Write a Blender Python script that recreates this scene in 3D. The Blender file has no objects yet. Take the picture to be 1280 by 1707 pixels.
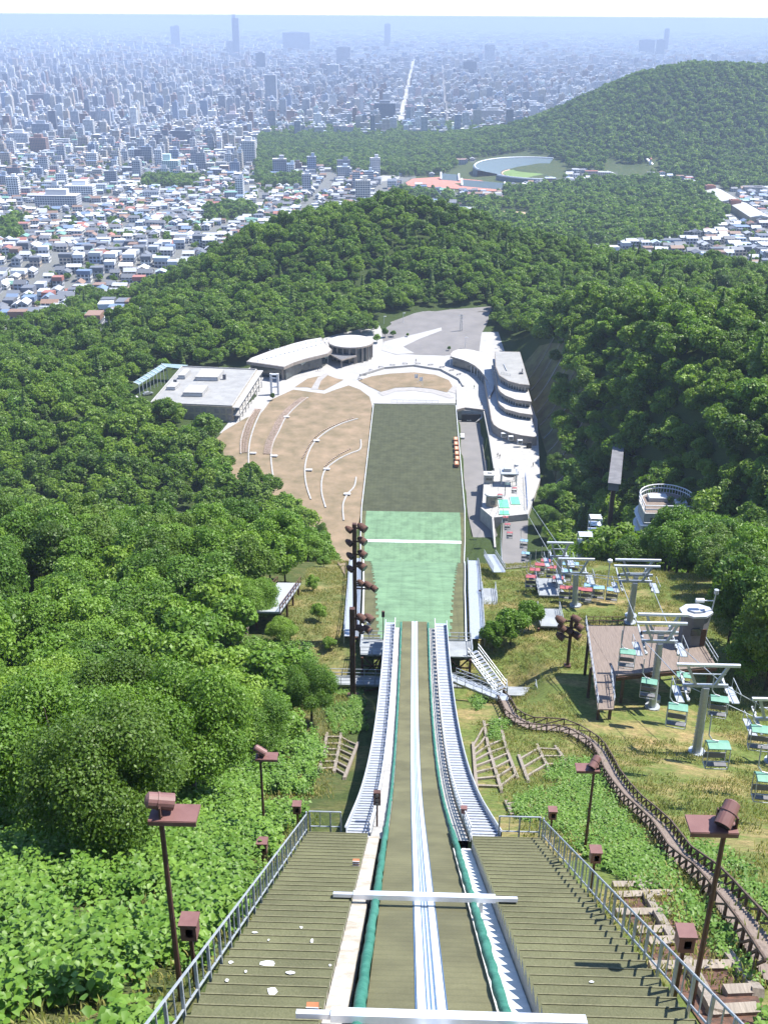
import bpy, bmesh, math, random
import numpy as np
from mathutils import Vector, Matrix
from mathutils.geometry import delaunay_2d_cdt
R = math.radians
rnd = random.Random(7)
nr = np.random.default_rng(11)
SC = bpy.context.scene
COL = SC.collection
# ------------------------------------------------------------------ camera
F, CXP, CYP = 1726.0, 640.0, 853.5          # focal length and centre in photograph pixels
CAMP = Vector((-0.68, 0.0, 154.0))
PITCH, YAW, ROLL = R(25.6), R(1.66), R(0.33)
def cam_axes():
    f = Vector((-math.sin(YAW)*math.cos(PITCH), math.cos(YAW)*math.cos(PITCH), -math.sin(PITCH)))
    r = Vector((math.cos(YAW), math.sin(YAW), 0))
    u = r.cross(f)
    rr = r*math.cos(ROLL) + u*math.sin(ROLL)
    uu = rr.cross(f)
    return f, rr, uu
CF, CR, CU = cam_axes()
def ray(px, py):
    return CF + CR*((px-CXP)/F) - CU*((py-CYP)/F)
def project(p):
    d = Vector(p) - CAMP
    z = d.dot(CF)
    return (CXP + F*d.dot(CR)/z, CYP - F*d.dot(CU)/z, z)
def on_z(px, py, z):
    d = ray(px, py); t = (z - CAMP.z)/d.z
    return CAMP + d*t
def on_y(px, py, y):
    d = ray(px, py); return CAMP + d*(y/d.y)
def on_d(px, py, dist):
    return CAMP + ray(px, py)*dist
cam_d = bpy.data.cameras.new('camera'); cam = bpy.data.objects.new('camera', cam_d); COL.objects.link(cam)
cam_d.sensor_fit = 'VERTICAL'; cam_d.sensor_height = 36.0; cam_d.lens = 36.0*F/1707.0
cam_d.clip_start = 0.5; cam_d.clip_end = 120000
m = Matrix((CR, CU, -CF)).transposed().to_4x4(); m.translation = CAMP
cam.matrix_world = m
SC.camera = cam
# ------------------------------------------------------------------ render, light, sky
SC.view_settings.view_transform = 'Standard'; SC.view_settings.look = 'None'
SC.view_settings.gamma = 1; SC.view_settings.use_curve_mapping = False
SC.view_settings.exposure = EXPO = 1.3
cy = SC.cycles
cy.max_bounces = 4; cy.diffuse_bounces = 2; cy.glossy_bounces = 2; cy.transmission_bounces = 2
cy.volume_bounces = 1; cy.transparent_max_bounces = 4
cy.use_denoising = True; cy.use_adaptive_sampling = True; cy.adaptive_threshold = 0.02
cy.caustics_reflective = False; cy.caustics_refractive = False
SUN_AZ, SUN_EL = R(74), R(60)                # right of the track direction, above the horizon
sdir = Vector((math.sin(SUN_AZ)*math.cos(SUN_EL), math.cos(SUN_AZ)*math.cos(SUN_EL), math.sin(SUN_EL)))
sd = bpy.data.lights.new('sun', 'SUN'); sd.energy = 4.2; sd.angle = R(0.53); sd.color = (1.0, 0.955, 0.88)
so = bpy.data.objects.new('sun', sd); COL.objects.link(so)
so.rotation_euler = sdir.to_track_quat('Z', 'Y').to_euler(); so.location = (0, 0, 400)
W = bpy.data.worlds.new('World'); SC.world = W; W.use_nodes = True
wn = W.node_tree.nodes; wl = W.node_tree.links
bg = wn['Background']; sky = wn.new('ShaderNodeTexSky'); sky.sky_type = 'NISHITA'
sky.sun_disc = False; sky.sun_elevation = SUN_EL; sky.sun_rotation = SUN_AZ
sky.altitude = 300; sky.air_density = 1.0; sky.dust_density = 0.4; sky.ozone_density = 1.0
tint = wn.new('ShaderNodeMix'); tint.data_type = 'RGBA'; tint.blend_type = 'MULTIPLY'; tint.inputs['Factor'].default_value = 1.0; tint.inputs['B'].default_value = (0.57,0.64,0.78,1)
wl.new(sky.outputs[0], tint.inputs['A']); wl.new(tint.outputs['Result'], bg.inputs['Color']); bg.inputs['Strength'].default_value = 0.15
# ------------------------------------------------------------------ materials
def newmat(name):
    m = bpy.data.materials.new(name); m.use_nodes = True
    nt = m.node_tree; b = nt.nodes['Principled BSDF']
    return m, nt, b
def N(nt, t, **kw):
    n = nt.nodes.new(t)
    for k, v in kw.items():
        if k in n.inputs: n.inputs[k].default_value = v
        else: setattr(n, k, v)
    return n
def c4(c): return (c[0], c[1], c[2], 1.0)
def noise_col(nt, c1, c2, scale, detail=5, lo=0.35, hi=0.65, coord='Object', stretch=None):
    tc = N(nt, 'ShaderNodeTexCoord')
    src = tc.outputs[coord]
    if stretch:
        mp = N(nt, 'ShaderNodeMapping'); mp.inputs['Scale'].default_value = stretch
        nt.links.new(src, mp.inputs[0]); src = mp.outputs[0]
    no = N(nt, 'ShaderNodeTexNoise', Scale=scale, Detail=detail, Roughness=0.6)
    nt.links.new(src, no.inputs['Vector'])
    cr = N(nt, 'ShaderNodeValToRGB')
    cr.color_ramp.elements[0].position = lo; cr.color_ramp.elements[0].color = c4(c1)
    cr.color_ramp.elements[1].position = hi; cr.color_ramp.elements[1].color = c4(c2)
    nt.links.new(no.outputs['Fac'], cr.inputs[0])
    return cr.outputs[0], no.outputs['Fac'], src
def pmat(name, c1, c2=None, scale=1.0, rough=0.8, metal=0.0, bump=0.0, bscale=None, stretch=None, lo=0.35, hi=0.65, spec=0.3):
    m, nt, b = newmat(name)
    b.inputs['Roughness'].default_value = rough; b.inputs['Metallic'].default_value = metal
    b.inputs['Specular IOR Level'].default_value = spec
    if c2 is None: c2 = tuple(x*0.8 for x in c1)
    col, fac, src = noise_col(nt, c1, c2, scale, stretch=stretch, lo=lo, hi=hi)
    nt.links.new(col, b.inputs['Base Color'])
    if bump:
        n2 = N(nt, 'ShaderNodeTexNoise', Scale=bscale or scale*6, Detail=4); nt.links.new(src, n2.inputs['Vector'])
        bp = N(nt, 'ShaderNodeBump', Strength=bump, Distance=0.05); nt.links.new(n2.outputs['Fac'], bp.inputs['Height'])
        nt.links.new(bp.outputs[0], b.inputs['Normal'])
    return m
# ------------------------------------------------------------------ mesh helpers
class MB:
    def __init__(s): s.v = []; s.f = []; s.m = []
    def add(s, vs, fs, mi=0):
        o = len(s.v); s.v += [tuple(v) for v in vs]
        for f in fs: s.f.append(tuple(o+i for i in f)); s.m.append(mi)
        return s
    def box(s, c, size, rot=None, mi=0):
        x, y, z = (a/2 for a in size)
        vs = [Vector(p) for p in ((-x,-y,-z),(x,-y,-z),(x,y,-z),(-x,y,-z),(-x,-y,z),(x,-y,z),(x,y,z),(-x,y,z))]
        if rot is not None:
            if isinstance(rot, (int, float)): rot = Matrix.Rotation(rot, 3, 'Z')
            vs = [rot @ v for v in vs]
        c = Vector(c); vs = [v+c for v in vs]
        return s.add(vs, [(0,3,2,1),(4,5,6,7),(0,1,5,4),(1,2,6,5),(2,3,7,6),(3,0,4,7)], mi)
    def bar(s, a, b, w, h=None, mi=0, up=(0,0,1)):
        a, b = Vector(a), Vector(b); h = h or w
        d = (b-a)
        if d.length < 1e-6: return s
        d.normalize(); upv = Vector(up)
        if abs(d.dot(upv)) > 0.98: upv = Vector((0,1,0))
        x = d.cross(upv).normalized(); z = x.cross(d)
        vs = []
        for p in (a, b):
            for i, j in ((-1,-1),(1,-1),(1,1),(-1,1)): vs.append(p + x*(w/2*i) + z*(h/2*j))
        return s.add(vs, [(0,1,2,3),(7,6,5,4),(0,4,5,1),(1,5,6,2),(2,6,7,3),(3,7,4,0)], mi)
    def tube(s, pts, r, n=8, mi=0, cap=True):
        pts = [Vector(p) for p in pts]; k = len(pts)
        rs = r if isinstance(r, (list, tuple)) else [r]*k
        vs = []; ref = None
        for i, p in enumerate(pts):
            d = (pts[min(i+1,k-1)] - pts[max(i-1,0)])
            d = d.normalized() if d.length > 1e-9 else Vector((0,0,1))
            if ref is None:
                ref = d.cross(Vector((0,0,1)) if abs(d.z) < 0.9 else Vector((1,0,0))).normalized()
            x = (ref - d*ref.dot(d)).normalized(); y = d.cross(x); ref = x
            for j in range(n):
                a = 2*math.pi*j/n; vs.append(p + x*math.cos(a)*rs[i] + y*math.sin(a)*rs[i])
        fs = [(i*n+j, i*n+(j+1)%n, (i+1)*n+(j+1)%n, (i+1)*n+j) for i in range(k-1) for j in range(n)]
        if cap: fs += [tuple(range(n-1,-1,-1)), tuple((k-1)*n+j for j in range(n))]
        return s.add(vs, fs, mi)
    def prism(s, poly, z0, z1, mi=0, mtop=None):
        n = len(poly)
        z0f = z0 if callable(z0) else (lambda x, y: z0); z1f = z1 if callable(z1) else (lambda x, y: z1)
        vs = [(p[0],p[1],z0f(p[0],p[1])) for p in poly] + [(p[0],p[1],z1f(p[0],p[1])) for p in poly]
        ar = sum(poly[i][0]*poly[(i+1)%n][1]-poly[(i+1)%n][0]*poly[i][1] for i in range(n))
        fs = [(i,(i+1)%n,n+(i+1)%n,n+i) for i in range(n)]
        top = tuple(n+i for i in range(n)); bot = tuple(range(n-1,-1,-1))
        if ar < 0: fs = [f[::-1] for f in fs]; top = top[::-1]; bot = bot[::-1]
        s.add(vs, fs, mi); s.add(vs, [top], mi if mtop is None else mtop); s.add(vs, [bot], mi)
        return s
    def sheet(s, rows, mi=0):
        k = len(rows[0]); vs = [p for r in rows for p in r]
        fs = [(i*k+j, i*k+j+1, (i+1)*k+j+1, (i+1)*k+j) for i in range(len(rows)-1) for j in range(k-1)]
        return s.add(vs, fs, mi)
    def strip(s, line, w, h, mi=0):     # a wall of width w and height h along a polyline (z = its bottom)
        line = [Vector(p) for p in line]; k = len(line); rows = []
        for i, p in enumerate(line):
            d = line[min(i+1,k-1)] - line[max(i-1,0)]; d.z = 0; d.normalize(); nx = Vector((d.y,-d.x,0))*(w/2)
            rows.append([p-nx, p-nx+Vector((0,0,h)), p+nx+Vector((0,0,h)), p+nx])
        vs = [p for r in rows for p in r]
        fs = [(i*4+j, (i+1)*4+j, (i+1)*4+(j+1)%4, i*4+(j+1)%4) for i in range(k-1) for j in range(4)]
        fs += [(0,1,2,3), tuple((k-1)*4+j for j in (3,2,1,0))]
        return s.add(vs, fs, mi)
    def mesh(s, name):
        me = bpy.data.meshes.new(name); me.from_pydata(s.v, [], s.f)
        if any(s.m): me.polygons.foreach_set('material_index', s.m)
        me.update(); return me
def link(name, me, mats, parent=None, loc=None, rotz=0):
    o = bpy.data.objects.new(name, me); COL.objects.link(o)
    if me is not None and mats is not None and not me.materials:
        for mt in (mats if isinstance(mats, (list, tuple)) else [mats]): me.materials.append(mt)
    if parent: o.parent = parent
    if loc is not None: o.location = loc
    o.rotation_euler.z = rotz
    return o
def obj(name, mb, mats, parent=None, loc=None, rotz=0, smooth=False):
    me = mb.mesh(name)
    if smooth: me.polygons.foreach_set('use_smooth', [True]*len(me.polygons))
    return link(name, me, mats, parent, loc, rotz)
def tag(o, label=None, cat=None, group=None, kind=None):
    if label: o['label'] = label
    if cat: o['category'] = cat
    if group: o['group'] = group
    if kind: o['kind'] = kind
    return o
def thing(name, label, cat, loc=(0,0,0), rotz=0, group=None):
    o = bpy.data.objects.new(name, None); COL.objects.link(o); o.empty_display_size = 0.3
    o.location = loc; o.rotation_euler = (0,0,rotz)
    return tag(o, label, cat, group)
def dup(root, loc, rotz=0, label=None, group=None, scale=None):
    r = root.copy(); COL.objects.link(r); r.location = loc; r.rotation_euler = (0,0,rotz)
    if scale: r.scale = scale
    if label: r['label'] = label
    if group: r['group'] = group
    for ch in root.children:
        c = ch.copy(); COL.objects.link(c); c.parent = r
        for g in ch.children:
            d = g.copy(); COL.objects.link(d); d.parent = c
    return r
def np_mesh(name, V, Q, smooth=False):
    """mesh from arrays: V (n,3), Q (m,k) faces of k corners"""
    me = bpy.data.meshes.new(name); V = np.asarray(V, dtype=np.float32); Q = np.asarray(Q, dtype=np.int32); k = Q.shape[1]
    me.vertices.add(len(V)); me.vertices.foreach_set('co', V.ravel())
    me.loops.add(Q.size); me.loops.foreach_set('vertex_index', Q.ravel())
    me.polygons.add(len(Q)); me.polygons.foreach_set('loop_start', np.arange(0, Q.size, k, dtype=np.int32))
    if smooth: me.polygons.foreach_set('use_smooth', np.ones(len(Q), dtype=bool))
    me.update(calc_edges=True)
    return me
def vcol(me, name, data, domain='POINT'):
    a = me.color_attributes.new(name, 'FLOAT_COLOR', domain)
    d = np.ones((len(a.data), 4), dtype=np.float32); d[:, :data.shape[1]] = data
    a.data.foreach_set('color', d.ravel())
def sstep(a, b, x):
    t = np.clip((x-a)/(b-a), 0, 1); return t*t*(3-2*t)
def in_poly(px, py, poly):
    px = np.asarray(px, float); py = np.asarray(py, float); ins = np.zeros(px.shape, bool); n = len(poly)
    for i in range(n):
        x0, y0 = poly[i][:2]; x1, y1 = poly[(i+1)%n][:2]
        if y0 == y1: continue
        c = ((y0 > py) != (y1 > py)) & (px < (x1-x0)*(py-y0)/(y1-y0)+x0); ins ^= c
    return ins
# ------------------------------------------------------------------ profiles and terrain
Y0, LIP = 109.05, 66.85                    # take-off: distance from the camera and drop below it
TILT = 0.00785
def _inrun0(Y):
    Y = np.asarray(Y, float)
    a = 21.6 + (np.minimum(Y, 45)-17.6)*0.708
    t = np.clip(Y, 45, 102)-45; b = 0.708*t - 0.514*t*t/114.0
    c = np.clip(Y-102, 0, None)*0.194
    return a+b+c
_iy = np.linspace(-60, 130, 1901); _id = _inrun0(_iy)
def inrun_drop(Y): return np.interp(np.asarray(Y, float), _iy+_id*TILT, _id-_iy*TILT)
def inrun_z(Y): return 154.0 - inrun_drop(Y)
_yy = np.linspace(0, 400, 4001); 
_sl = np.where(_yy < 85, 0.16+0.567*_yy/85, np.where(_yy < 108, 0.727, np.clip(0.727*(1-(_yy-108)/78.7), 0, None)))
_ld = 71.0 + np.concatenate([[0], np.cumsum((_sl[1:]+_sl[:-1])*0.05)])
_ly, _lz = 108.5+_yy+_ld*TILT, _ld-(108.5+_yy)*TILT - 0.75*sstep(222, 310, _yy)
def land_z(Y): return 154.0 - np.interp(np.asarray(Y, float), _ly, _lz)
_TY = [-60,-30,0,17.6,25,37,45,60,77.8,90,100,108]; _TD = [-28,-10,9.0,23.2,28.6,37.2,42.9,52.6,62.2,66.8,69.8,71.5]
_TY, _TD = np.array(_TY, float)+np.array(_TD)*TILT, np.array(_TD, float)-np.array(_TY)*TILT
_ty = np.arange(-60, 560, 2.0)
_tz = np.where(_ty < 108, 154-np.interp(_ty, _TY, _TD), land_z(_ty)-0.45)
_tz = np.where(_ty > 419, 3.7, _tz)
_BY = [560,600,674,786,1043,1477,2223,3000,4270,6830,12800,60000]; _BZ = [2.5,-4,-20,-36,-57,-85,-110,-125,-135,-142,-150,-152]
PY = np.concatenate([_ty, _BY]); PZ = np.concatenate([_tz, _BZ])
def base_z(Y): return np.interp(Y, PY, PZ)
_wv = [(0.013,0.021,1.1,2.2),(0.031,-0.017,0.3,1.3),(-0.052,0.043,2.2,0.7),(0.11,0.07,4.0,0.25)]
def h(X, Y):
    X = np.asarray(X, float); Y = np.asarray(Y, float)
    z = base_z(Y)
    # central wooded hill
    dx = X+22; sx = np.where(dx < 0, 92, 72)
    z = z + 61*np.exp(-0.5*((dx/sx)**2 + ((Y-705)/np.where(Y < 705, 62, 85))**2))
    z = z + 24*np.exp(-0.5*(((X-170)/90)**2 + ((Y-690)/90)**2))
    # the wide wooded mountain beyond the park
    dm = X-590; z = z + 172*np.exp(-0.5*((np.where(dm < 0, dm, dm*0.42)/225)**2 + ((Y-2420)/235)**2))
    z = z + 14*np.exp(-0.5*(((X-1100)/180)**2 + ((Y-2400)/200)**2))
    # right hand ridge above the terrace building
    cz = np.interp(Y, [100,170,200,300,350,460,520,620], [0,71,68,60,55,36,15,-9])
    foot = np.interp(Y, [60,120,200,300,330,450,520], [70,62,56,52,49.5,47,42]); wd = np.interp(Y, [100,300,460], [60,46,30])
    rz = np.maximum(cz - z, 0)*sstep(0, 1, (X-foot)/wd)*sstep(110, 190, Y)*(1-sstep(480, 640, Y))
    z = z + rz
    # lower valley on the left
    z = z - 16*sstep(-105, -210, X)*sstep(400, 560, Y)*(1-sstep(800, 1000, Y))
    # left lawn climbs gently away from the outrun
    z = z + 0.03*np.clip(-18-X, 0, 40)*sstep(290, 330, Y)*(1-sstep(385, 430, Y))
    # sunken service road beside the outrun
    cut = sstep(17.8, 18.6, X)*(1-sstep(27.5, 29, X))*sstep(296, 306, Y)*(1-sstep(423, 427, Y)); z = z*(1-cut) + (-0.45)*cut
    # roughness away from the works
    amp = (sstep(14, 45, np.abs(X))*(1-sstep(285, 310, Y)*(1-sstep(560, 600, Y))*(1-sstep(75, 120, np.abs(X)))))*np.interp(Y, [0,800,1200,3000], [0.8,1.2,0.5,0.0])
    for a, b, c, d in _wv: z = z + d*np.sin(a*X*2+b*Y*2+c)*amp
    # hollow under and beside the take-off
    z = z - 3.0*np.exp(-((Y-101.5)/7.5)**2)*(1-sstep(11, 17, np.abs(X)))
    return z
def hz(x, y): return float(h(x, y))
_T = np.geomspace(8, 60000, 5000)
def gpt(px, py, up=0.0):
    d = ray(px, py); X = CAMP.x+d.x*_T; Y = d.y*_T; Z = CAMP.z+d.z*_T
    s = Z - (h(X, Y)+up); i = int(np.argmax(s < 0)) if (s < 0).any() else len(_T)-1
    if i > 0:
        a, b = s[i-1], s[i]; t = _T[i-1] + (_T[i]-_T[i-1])*(a/(a-b) if a != b else 0)
    else: t = _T[0]
    return Vector((CAMP.x+d.x*t, d.y*t, CAMP.z+d.z*t))
def bpt(px, py):
    d = ray(px, py); Y = d.y*_T; s = CAMP.z+d.z*_T - base_z(Y)
    i = int(np.argmax(s < 0)) if (s < 0).any() else len(_T)-1
    t = _T[i]; return Vector((CAMP.x+d.x*t, d.y*t, CAMP.z+d.z*t))
def drape(poly, off=0.1, step=3.0, hf=None):
    """a sheet over the ground inside a world polygon"""
    hf = hf or h
    dense = []
    n = len(poly)
    for i in range(n):
        a, b = Vector(poly[i][:2]), Vector(poly[(i+1)%n][:2]); k = max(1, int((b-a).length/step))
        for j in range(k): dense.append(a+(b-a)*(j/k))
    xs = [p.x for p in dense]; ys = [p.y for p in dense]
    gx = np.arange(min(xs)+step/2, max(xs), step); gy = np.arange(min(ys)+step/2, max(ys), step)
    GX, GY = np.meshgrid(gx, gy); ins = in_poly(GX, GY, [(p.x, p.y) for p in dense])
    pts = [Vector((float(a), float(b))) for a, b in zip(GX[ins], GY[ins])]
    allp = [p.copy() for p in dense] + pts; nb = len(dense)
    r = delaunay_2d_cdt(allp, [(i, (i+1)%nb) for i in range(nb)], [list(range(nb))], 1, 1e-5)
    V = np.array([(p[0], p[1]) for p in r[0]]); Z = hf(V[:,0], V[:,1]) + off
    mb = MB(); tri = []
    for f in r[2]:
        a = sum(V[f[i]][0]*V[f[(i+1)%len(f)]][1]-V[f[(i+1)%len(f)]][0]*V[f[i]][1] for i in range(len(f)))
        tri.append(tuple(f) if a > 0 else tuple(f)[::-1])
    mb.add([(V[i,0], V[i,1], Z[i]) for i in range(len(V))], tri)
    return mb
# ------------------------------------------------------------------ zones (world polygons on the plain)
def bpoly(pts): return [tuple(bpt(*p)[:2]) for p in pts]
PARK = bpoly([(428,300),(424,240),(455,212),(560,209),(720,208),(900,207),(1000,200),(1340,190),(1340,272),(1230,268),(1170,262),(1080,262),(980,272),(940,278),(870,262),(770,275),(740,292),(690,296),(600,290),(500,280)])
LOWER = bpoly([(870,318),(955,310),(1000,306),(1100,306),(1180,318),(1212,362),(1180,402),(1080,408),(1000,416),(890,412),(830,388),(780,352),(770,344),(842,338),(838,318)])
TREEROW = bpoly([(640,322),(690,324),(770,334),(845,340),(845,348),(770,344),(680,332)])
WEDGE = bpoly([(-60,552),(40,530),(70,505),(130,482),(230,466),(300,446),(380,424),(500,415),(720,400),(800,400),(900,425),(1060,432),(1200,468),(1340,500),(1340,560),(900,560),(200,560),(-60,560)])
GARDENS = [bpoly(p) for p in ([(340,352),(420,350),(425,362),(340,372)],[(0,372),(30,368),(40,402),(0,410)],[(240,300),(330,302),(330,316),(240,312)],[(420,300),(500,300),(520,312),(430,312)],
   [(960,440),(1100,440),(1100,470),(960,462)],[(1130,290),(1300,280),(1300,318),(1190,320)],[(1205,372),(1290,352),(1290,372),(1215,400)])]
CLUSTER = bpoly([(118,532),(158,492),(236,498),(240,515),(190,532)])
HOUSES_R = bpoly([(1080,410),(1190,385),(1215,372),(1340,330),(1340,470),(1200,462),(1080,432)])
STADIUM = bpoly([(670,308),(690,297),(738,294),(766,278),(800,272),(875,272),(945,284),(948,298),(900,304),(848,314),(832,323),(760,320)])
PARKFUN = bpoly([(1002,296),(1008,284),(1050,292),(1096,288),(1100,298),(1050,305)])
BALL = bpoly([(826,362),(838,350),(885,352),(880,368)])
BIGROOF = bpoly([(1170,322),(1195,312),(1275,362),(1240,376)])
CLEAR = [STADIUM, PARKFUN, BALL, BIGROOF]
def hillmask(X, Y):
    X = np.asarray(X, float); Y = np.asarray(Y, float)
    return (h(X, Y) - base_z(Y) > 8) & (Y > 500)
def forest_far(X, Y):
    m = in_poly(X, Y, PARK) | in_poly(X, Y, LOWER) | in_poly(X, Y, TREEROW) | in_poly(X, Y, WEDGE)
    for g in GARDENS: m |= in_poly(X, Y, g)
    m |= hillmask(X, Y)
    m &= ~in_poly(X, Y, CLUSTER) & ~in_poly(X, Y, HOUSES_R)
    for c in CLEAR: m &= ~in_poly(X, Y, c)
    return m
def green_floor(X, Y):
    m = in_poly(X, Y, STADIUM) | in_poly(X, Y, PARKFUN) | in_poly(X, Y, BALL)
    return m
# near ground plan, all read off the ground itself
def gp(px, py): p = gpt(px, py); return (p.x, p.y)
def zp(px, py, z=4.0): p = on_z(px, py, z); return (p.x, p.y)
PLAZA_CLEAR = [zp(*p) for p in ((222,655),(228,628),(280,610),(330,614),(400,612),(425,600),(520,574),(585,563),(626,562),(645,566),(668,548),(655,536),(700,524),(818,522),(815,552),(835,575),(882,582),(905,640),(912,700),(920,790),(900,862),(880,935),(840,905),(800,905),(790,1000),(600,1000),(560,905),(520,862),(470,820),(400,790),(360,735),(330,705),(225,690))]
TREELINE_L = [(-300,-20),(-7,-20),(-7.5,40),(-12,60),(-12,85),(-13.5,100),(-15.5,112),(-17,130),(-18,150),(-19,180),(-20.5,215),(-22,245),(-25,262),(-34,300),(-45,320),(-62,345),(-76,372),(-100,402),(-110,470),(-90,500),(-62,520),(-45,545),(-20,560),(-15,600),(-330,600)]
# ------------------------------------------------------------------ ground sheet
def rowsY():
    y = list(np.arange(-45, 130, 1.1)) + list(np.arange(130, 470, 1.5))
    s = 2.0
    while y[-1] < 52000: y.append(y[-1]+s); s *= 1.035
    return np.array(y)
Yr = rowsY(); NU = 380
u = np.linspace(-1, 1, NU); us = np.sign(u)*np.abs(u)**1.35
GX = us[None,:]*(100+0.66*np.clip(Yr, 0, None))[:,None]; GY = np.repeat(Yr[:,None], NU, 1); GZ = h(GX, GY)
gV = np.stack([GX, GY, GZ], -1).reshape(-1, 3)
ii = (np.arange(len(Yr)-1)[:,None]*NU + np.arange(NU-1)[None,:]).ravel()
gQ = np.stack([ii, ii+1, ii+NU+1, ii+NU], -1)
gme = np_mesh('ground', gV, gQ, True)
gx, gy = gV[:,0], gV[:,1]
colr = np.zeros((len(gV), 4), np.float32)
colr[:] = (0.15,0.155,0.15,0.0)                                    # streets and yards of the city
far = gy > 9000; colr[far] = (0.16,0.19,0.13,0)
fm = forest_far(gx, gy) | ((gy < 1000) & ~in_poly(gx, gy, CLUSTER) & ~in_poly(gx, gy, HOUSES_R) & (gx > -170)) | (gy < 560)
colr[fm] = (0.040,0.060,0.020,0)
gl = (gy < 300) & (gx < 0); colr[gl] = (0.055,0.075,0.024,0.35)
gfl = green_floor(gx, gy); colr[gfl] = (0.05,0.075,0.03,0.25)
gr_ = (gy < 190) & (gx > 0) & (gx < np.interp(gy, [0,60,120,200], [60,46,50,60])); colr[gr_] = (0.105,0.135,0.036,1.0)
kn = (gy > 104) & (gy < 300) & (gx < 0) & (gx > -17); colr[kn] = (0.105,0.125,0.042,0.7)
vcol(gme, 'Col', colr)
gm, nt, b = newmat('ground_cover')
at = N(nt, 'ShaderNodeVertexColor', layer_name='Col')
tc = N(nt, 'ShaderNodeTexCoord')
n1 = N(nt, 'ShaderNodeTexNoise', Scale=0.16, Detail=8, Roughness=0.7); nt.links.new(tc.outputs['Object'], n1.inputs['Vector'])
n2 = N(nt, 'ShaderNodeTexNoise', Scale=2.2, Detail=6, Roughness=0.75); nt.links.new(tc.outputs['Object'], n2.inputs['Vector'])
r1 = N(nt, 'ShaderNodeMapRange'); r1.inputs['From Min'].default_value=0.47; r1.inputs['From Max'].default_value=0.66
nt.links.new(n1.outputs['Fac'], r1.inputs['Value'])
mu = N(nt, 'ShaderNodeMath', operation='MULTIPLY'); nt.links.new(r1.outputs[0], mu.inputs[0]); nt.links.new(at.outputs['Alpha'], mu.inputs[1])
mx = N(nt, 'ShaderNodeMix', data_type='RGBA'); mx.inputs['B'].default_value = (0.27,0.20,0.095,1)
nt.links.new(mu.outputs[0], mx.inputs['Factor']); nt.links.new(at.outputs['Color'], mx.inputs['A'])
r2 = N(nt, 'ShaderNodeMapRange'); r2.inputs['From Min'].default_value=0.3; r2.inputs['From Max'].default_value=0.7; r2.inputs['To Min'].default_value=0.55; r2.inputs['To Max'].default_value=1.45
nt.links.new(n2.outputs['Fac'], r2.inputs['Value'])
m2 = N(nt, 'ShaderNodeMix', data_type='RGBA', blend_type='MULTIPLY'); m2.inputs['Factor'].default_value = 1
nt.links.new(mx.outputs['Result'], m2.inputs['A']); nt.links.new(r2.outputs[0], m2.inputs['B'])
nt.links.new(m2.outputs['Result'], b.inputs['Base Color']); b.inputs['Roughness'].default_value = 0.95; b.inputs['Specular IOR Level'].default_value = 0.1
bp = N(nt, 'ShaderNodeBump', Strength=0.6, Distance=0.15); nt.links.new(n2.outputs['Fac'], bp.inputs['Height']); nt.links.new(bp.outputs[0], b.inputs['Normal'])
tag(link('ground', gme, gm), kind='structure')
# ------------------------------------------------------------------ haze: one closed box of pale air
hb = MB(); hb.box((0, 26000, (-170+156.5)/2), (75000, 56000, 326.5))
hm = bpy.data.materials.new('haze_air'); hm.use_nodes = True; nt = hm.node_tree; nt.nodes.remove(nt.nodes['Principled BSDF'])
pv = nt.nodes.new('ShaderNodeVolumePrincipled'); pv.inputs['Color'].default_value = (0.46,0.55,0.73,1); pv.inputs['Density'].default_value = 0.000115
pv.inputs['Anisotropy'].default_value = 0.0
nt.links.new(pv.outputs[0], nt.nodes['Material Output'].inputs['Volume'])
tag(obj('haze', hb, hm), 'pale blue summer haze over the city', kind='stuff')
# ------------------------------------------------------------------ trees
def leaf_mat(name, c1, c2, c3, trans=0.32):
    c1, c2, c3 = (tuple(v*k for v, k in zip(c, (1.10,1.14,1.0))) for c in (c1, c2, c3))
    m, nt, b = newmat(name)
    at = N(nt, 'ShaderNodeVertexColor', layer_name='Col')
    oi = N(nt, 'ShaderNodeObjectInfo')
    cr = N(nt, 'ShaderNodeValToRGB'); e = cr.color_ramp.elements
    e[0].position = 0.0; e[0].color = c4(c1); e[1].position = 1.0; e[1].color = c4(c3)
    k = e.new(0.5); k.color = c4(c2)
    sp = N(nt, 'ShaderNodeSeparateColor'); nt.links.new(at.outputs['Color'], sp.inputs[0])
    ad = N(nt, 'ShaderNodeMath', operation='MULTIPLY_ADD'); ad.inputs[1].default_value = 0.72
    nt.links.new(oi.outputs['Random'], ad.inputs[0])
    m0 = N(nt, 'ShaderNodeMath', operation='MULTIPLY'); m0.inputs[1].default_value = 0.42
    nt.links.new(sp.outputs[0], m0.inputs[0]); nt.links.new(m0.outputs[0], ad.inputs[2])
    nt.links.new(ad.outputs[0], cr.inputs[0])
    nt.links.new(cr.outputs[0], b.inputs['Base Color']); b.inputs['Roughness'].default_value = 0.48; b.inputs['Specular IOR Level'].default_value = 0.32
    tr = N(nt, 'ShaderNodeBsdfTranslucent'); 
    hs = N(nt, 'ShaderNodeMix', data_type='RGBA', blend_type='MULTIPLY'); hs.inputs['Factor'].default_value = 1; hs.inputs['B'].default_value = (1.3,1.45,0.5,1)
    nt.links.new(cr.outputs[0], hs.inputs['A']); nt.links.new(hs.outputs['Result'], tr.inputs['Color'])
    ms = N(nt, 'ShaderNodeMixShader'); ms.inputs[0].default_value = trans
    nt.links.new(b.outputs[0], ms.inputs[1]); nt.links.new(tr.outputs[0], ms.inputs[2])
    nt.links.new(ms.outputs[0], nt.nodes['Material Output'].inputs['Surface'])
    return m
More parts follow.
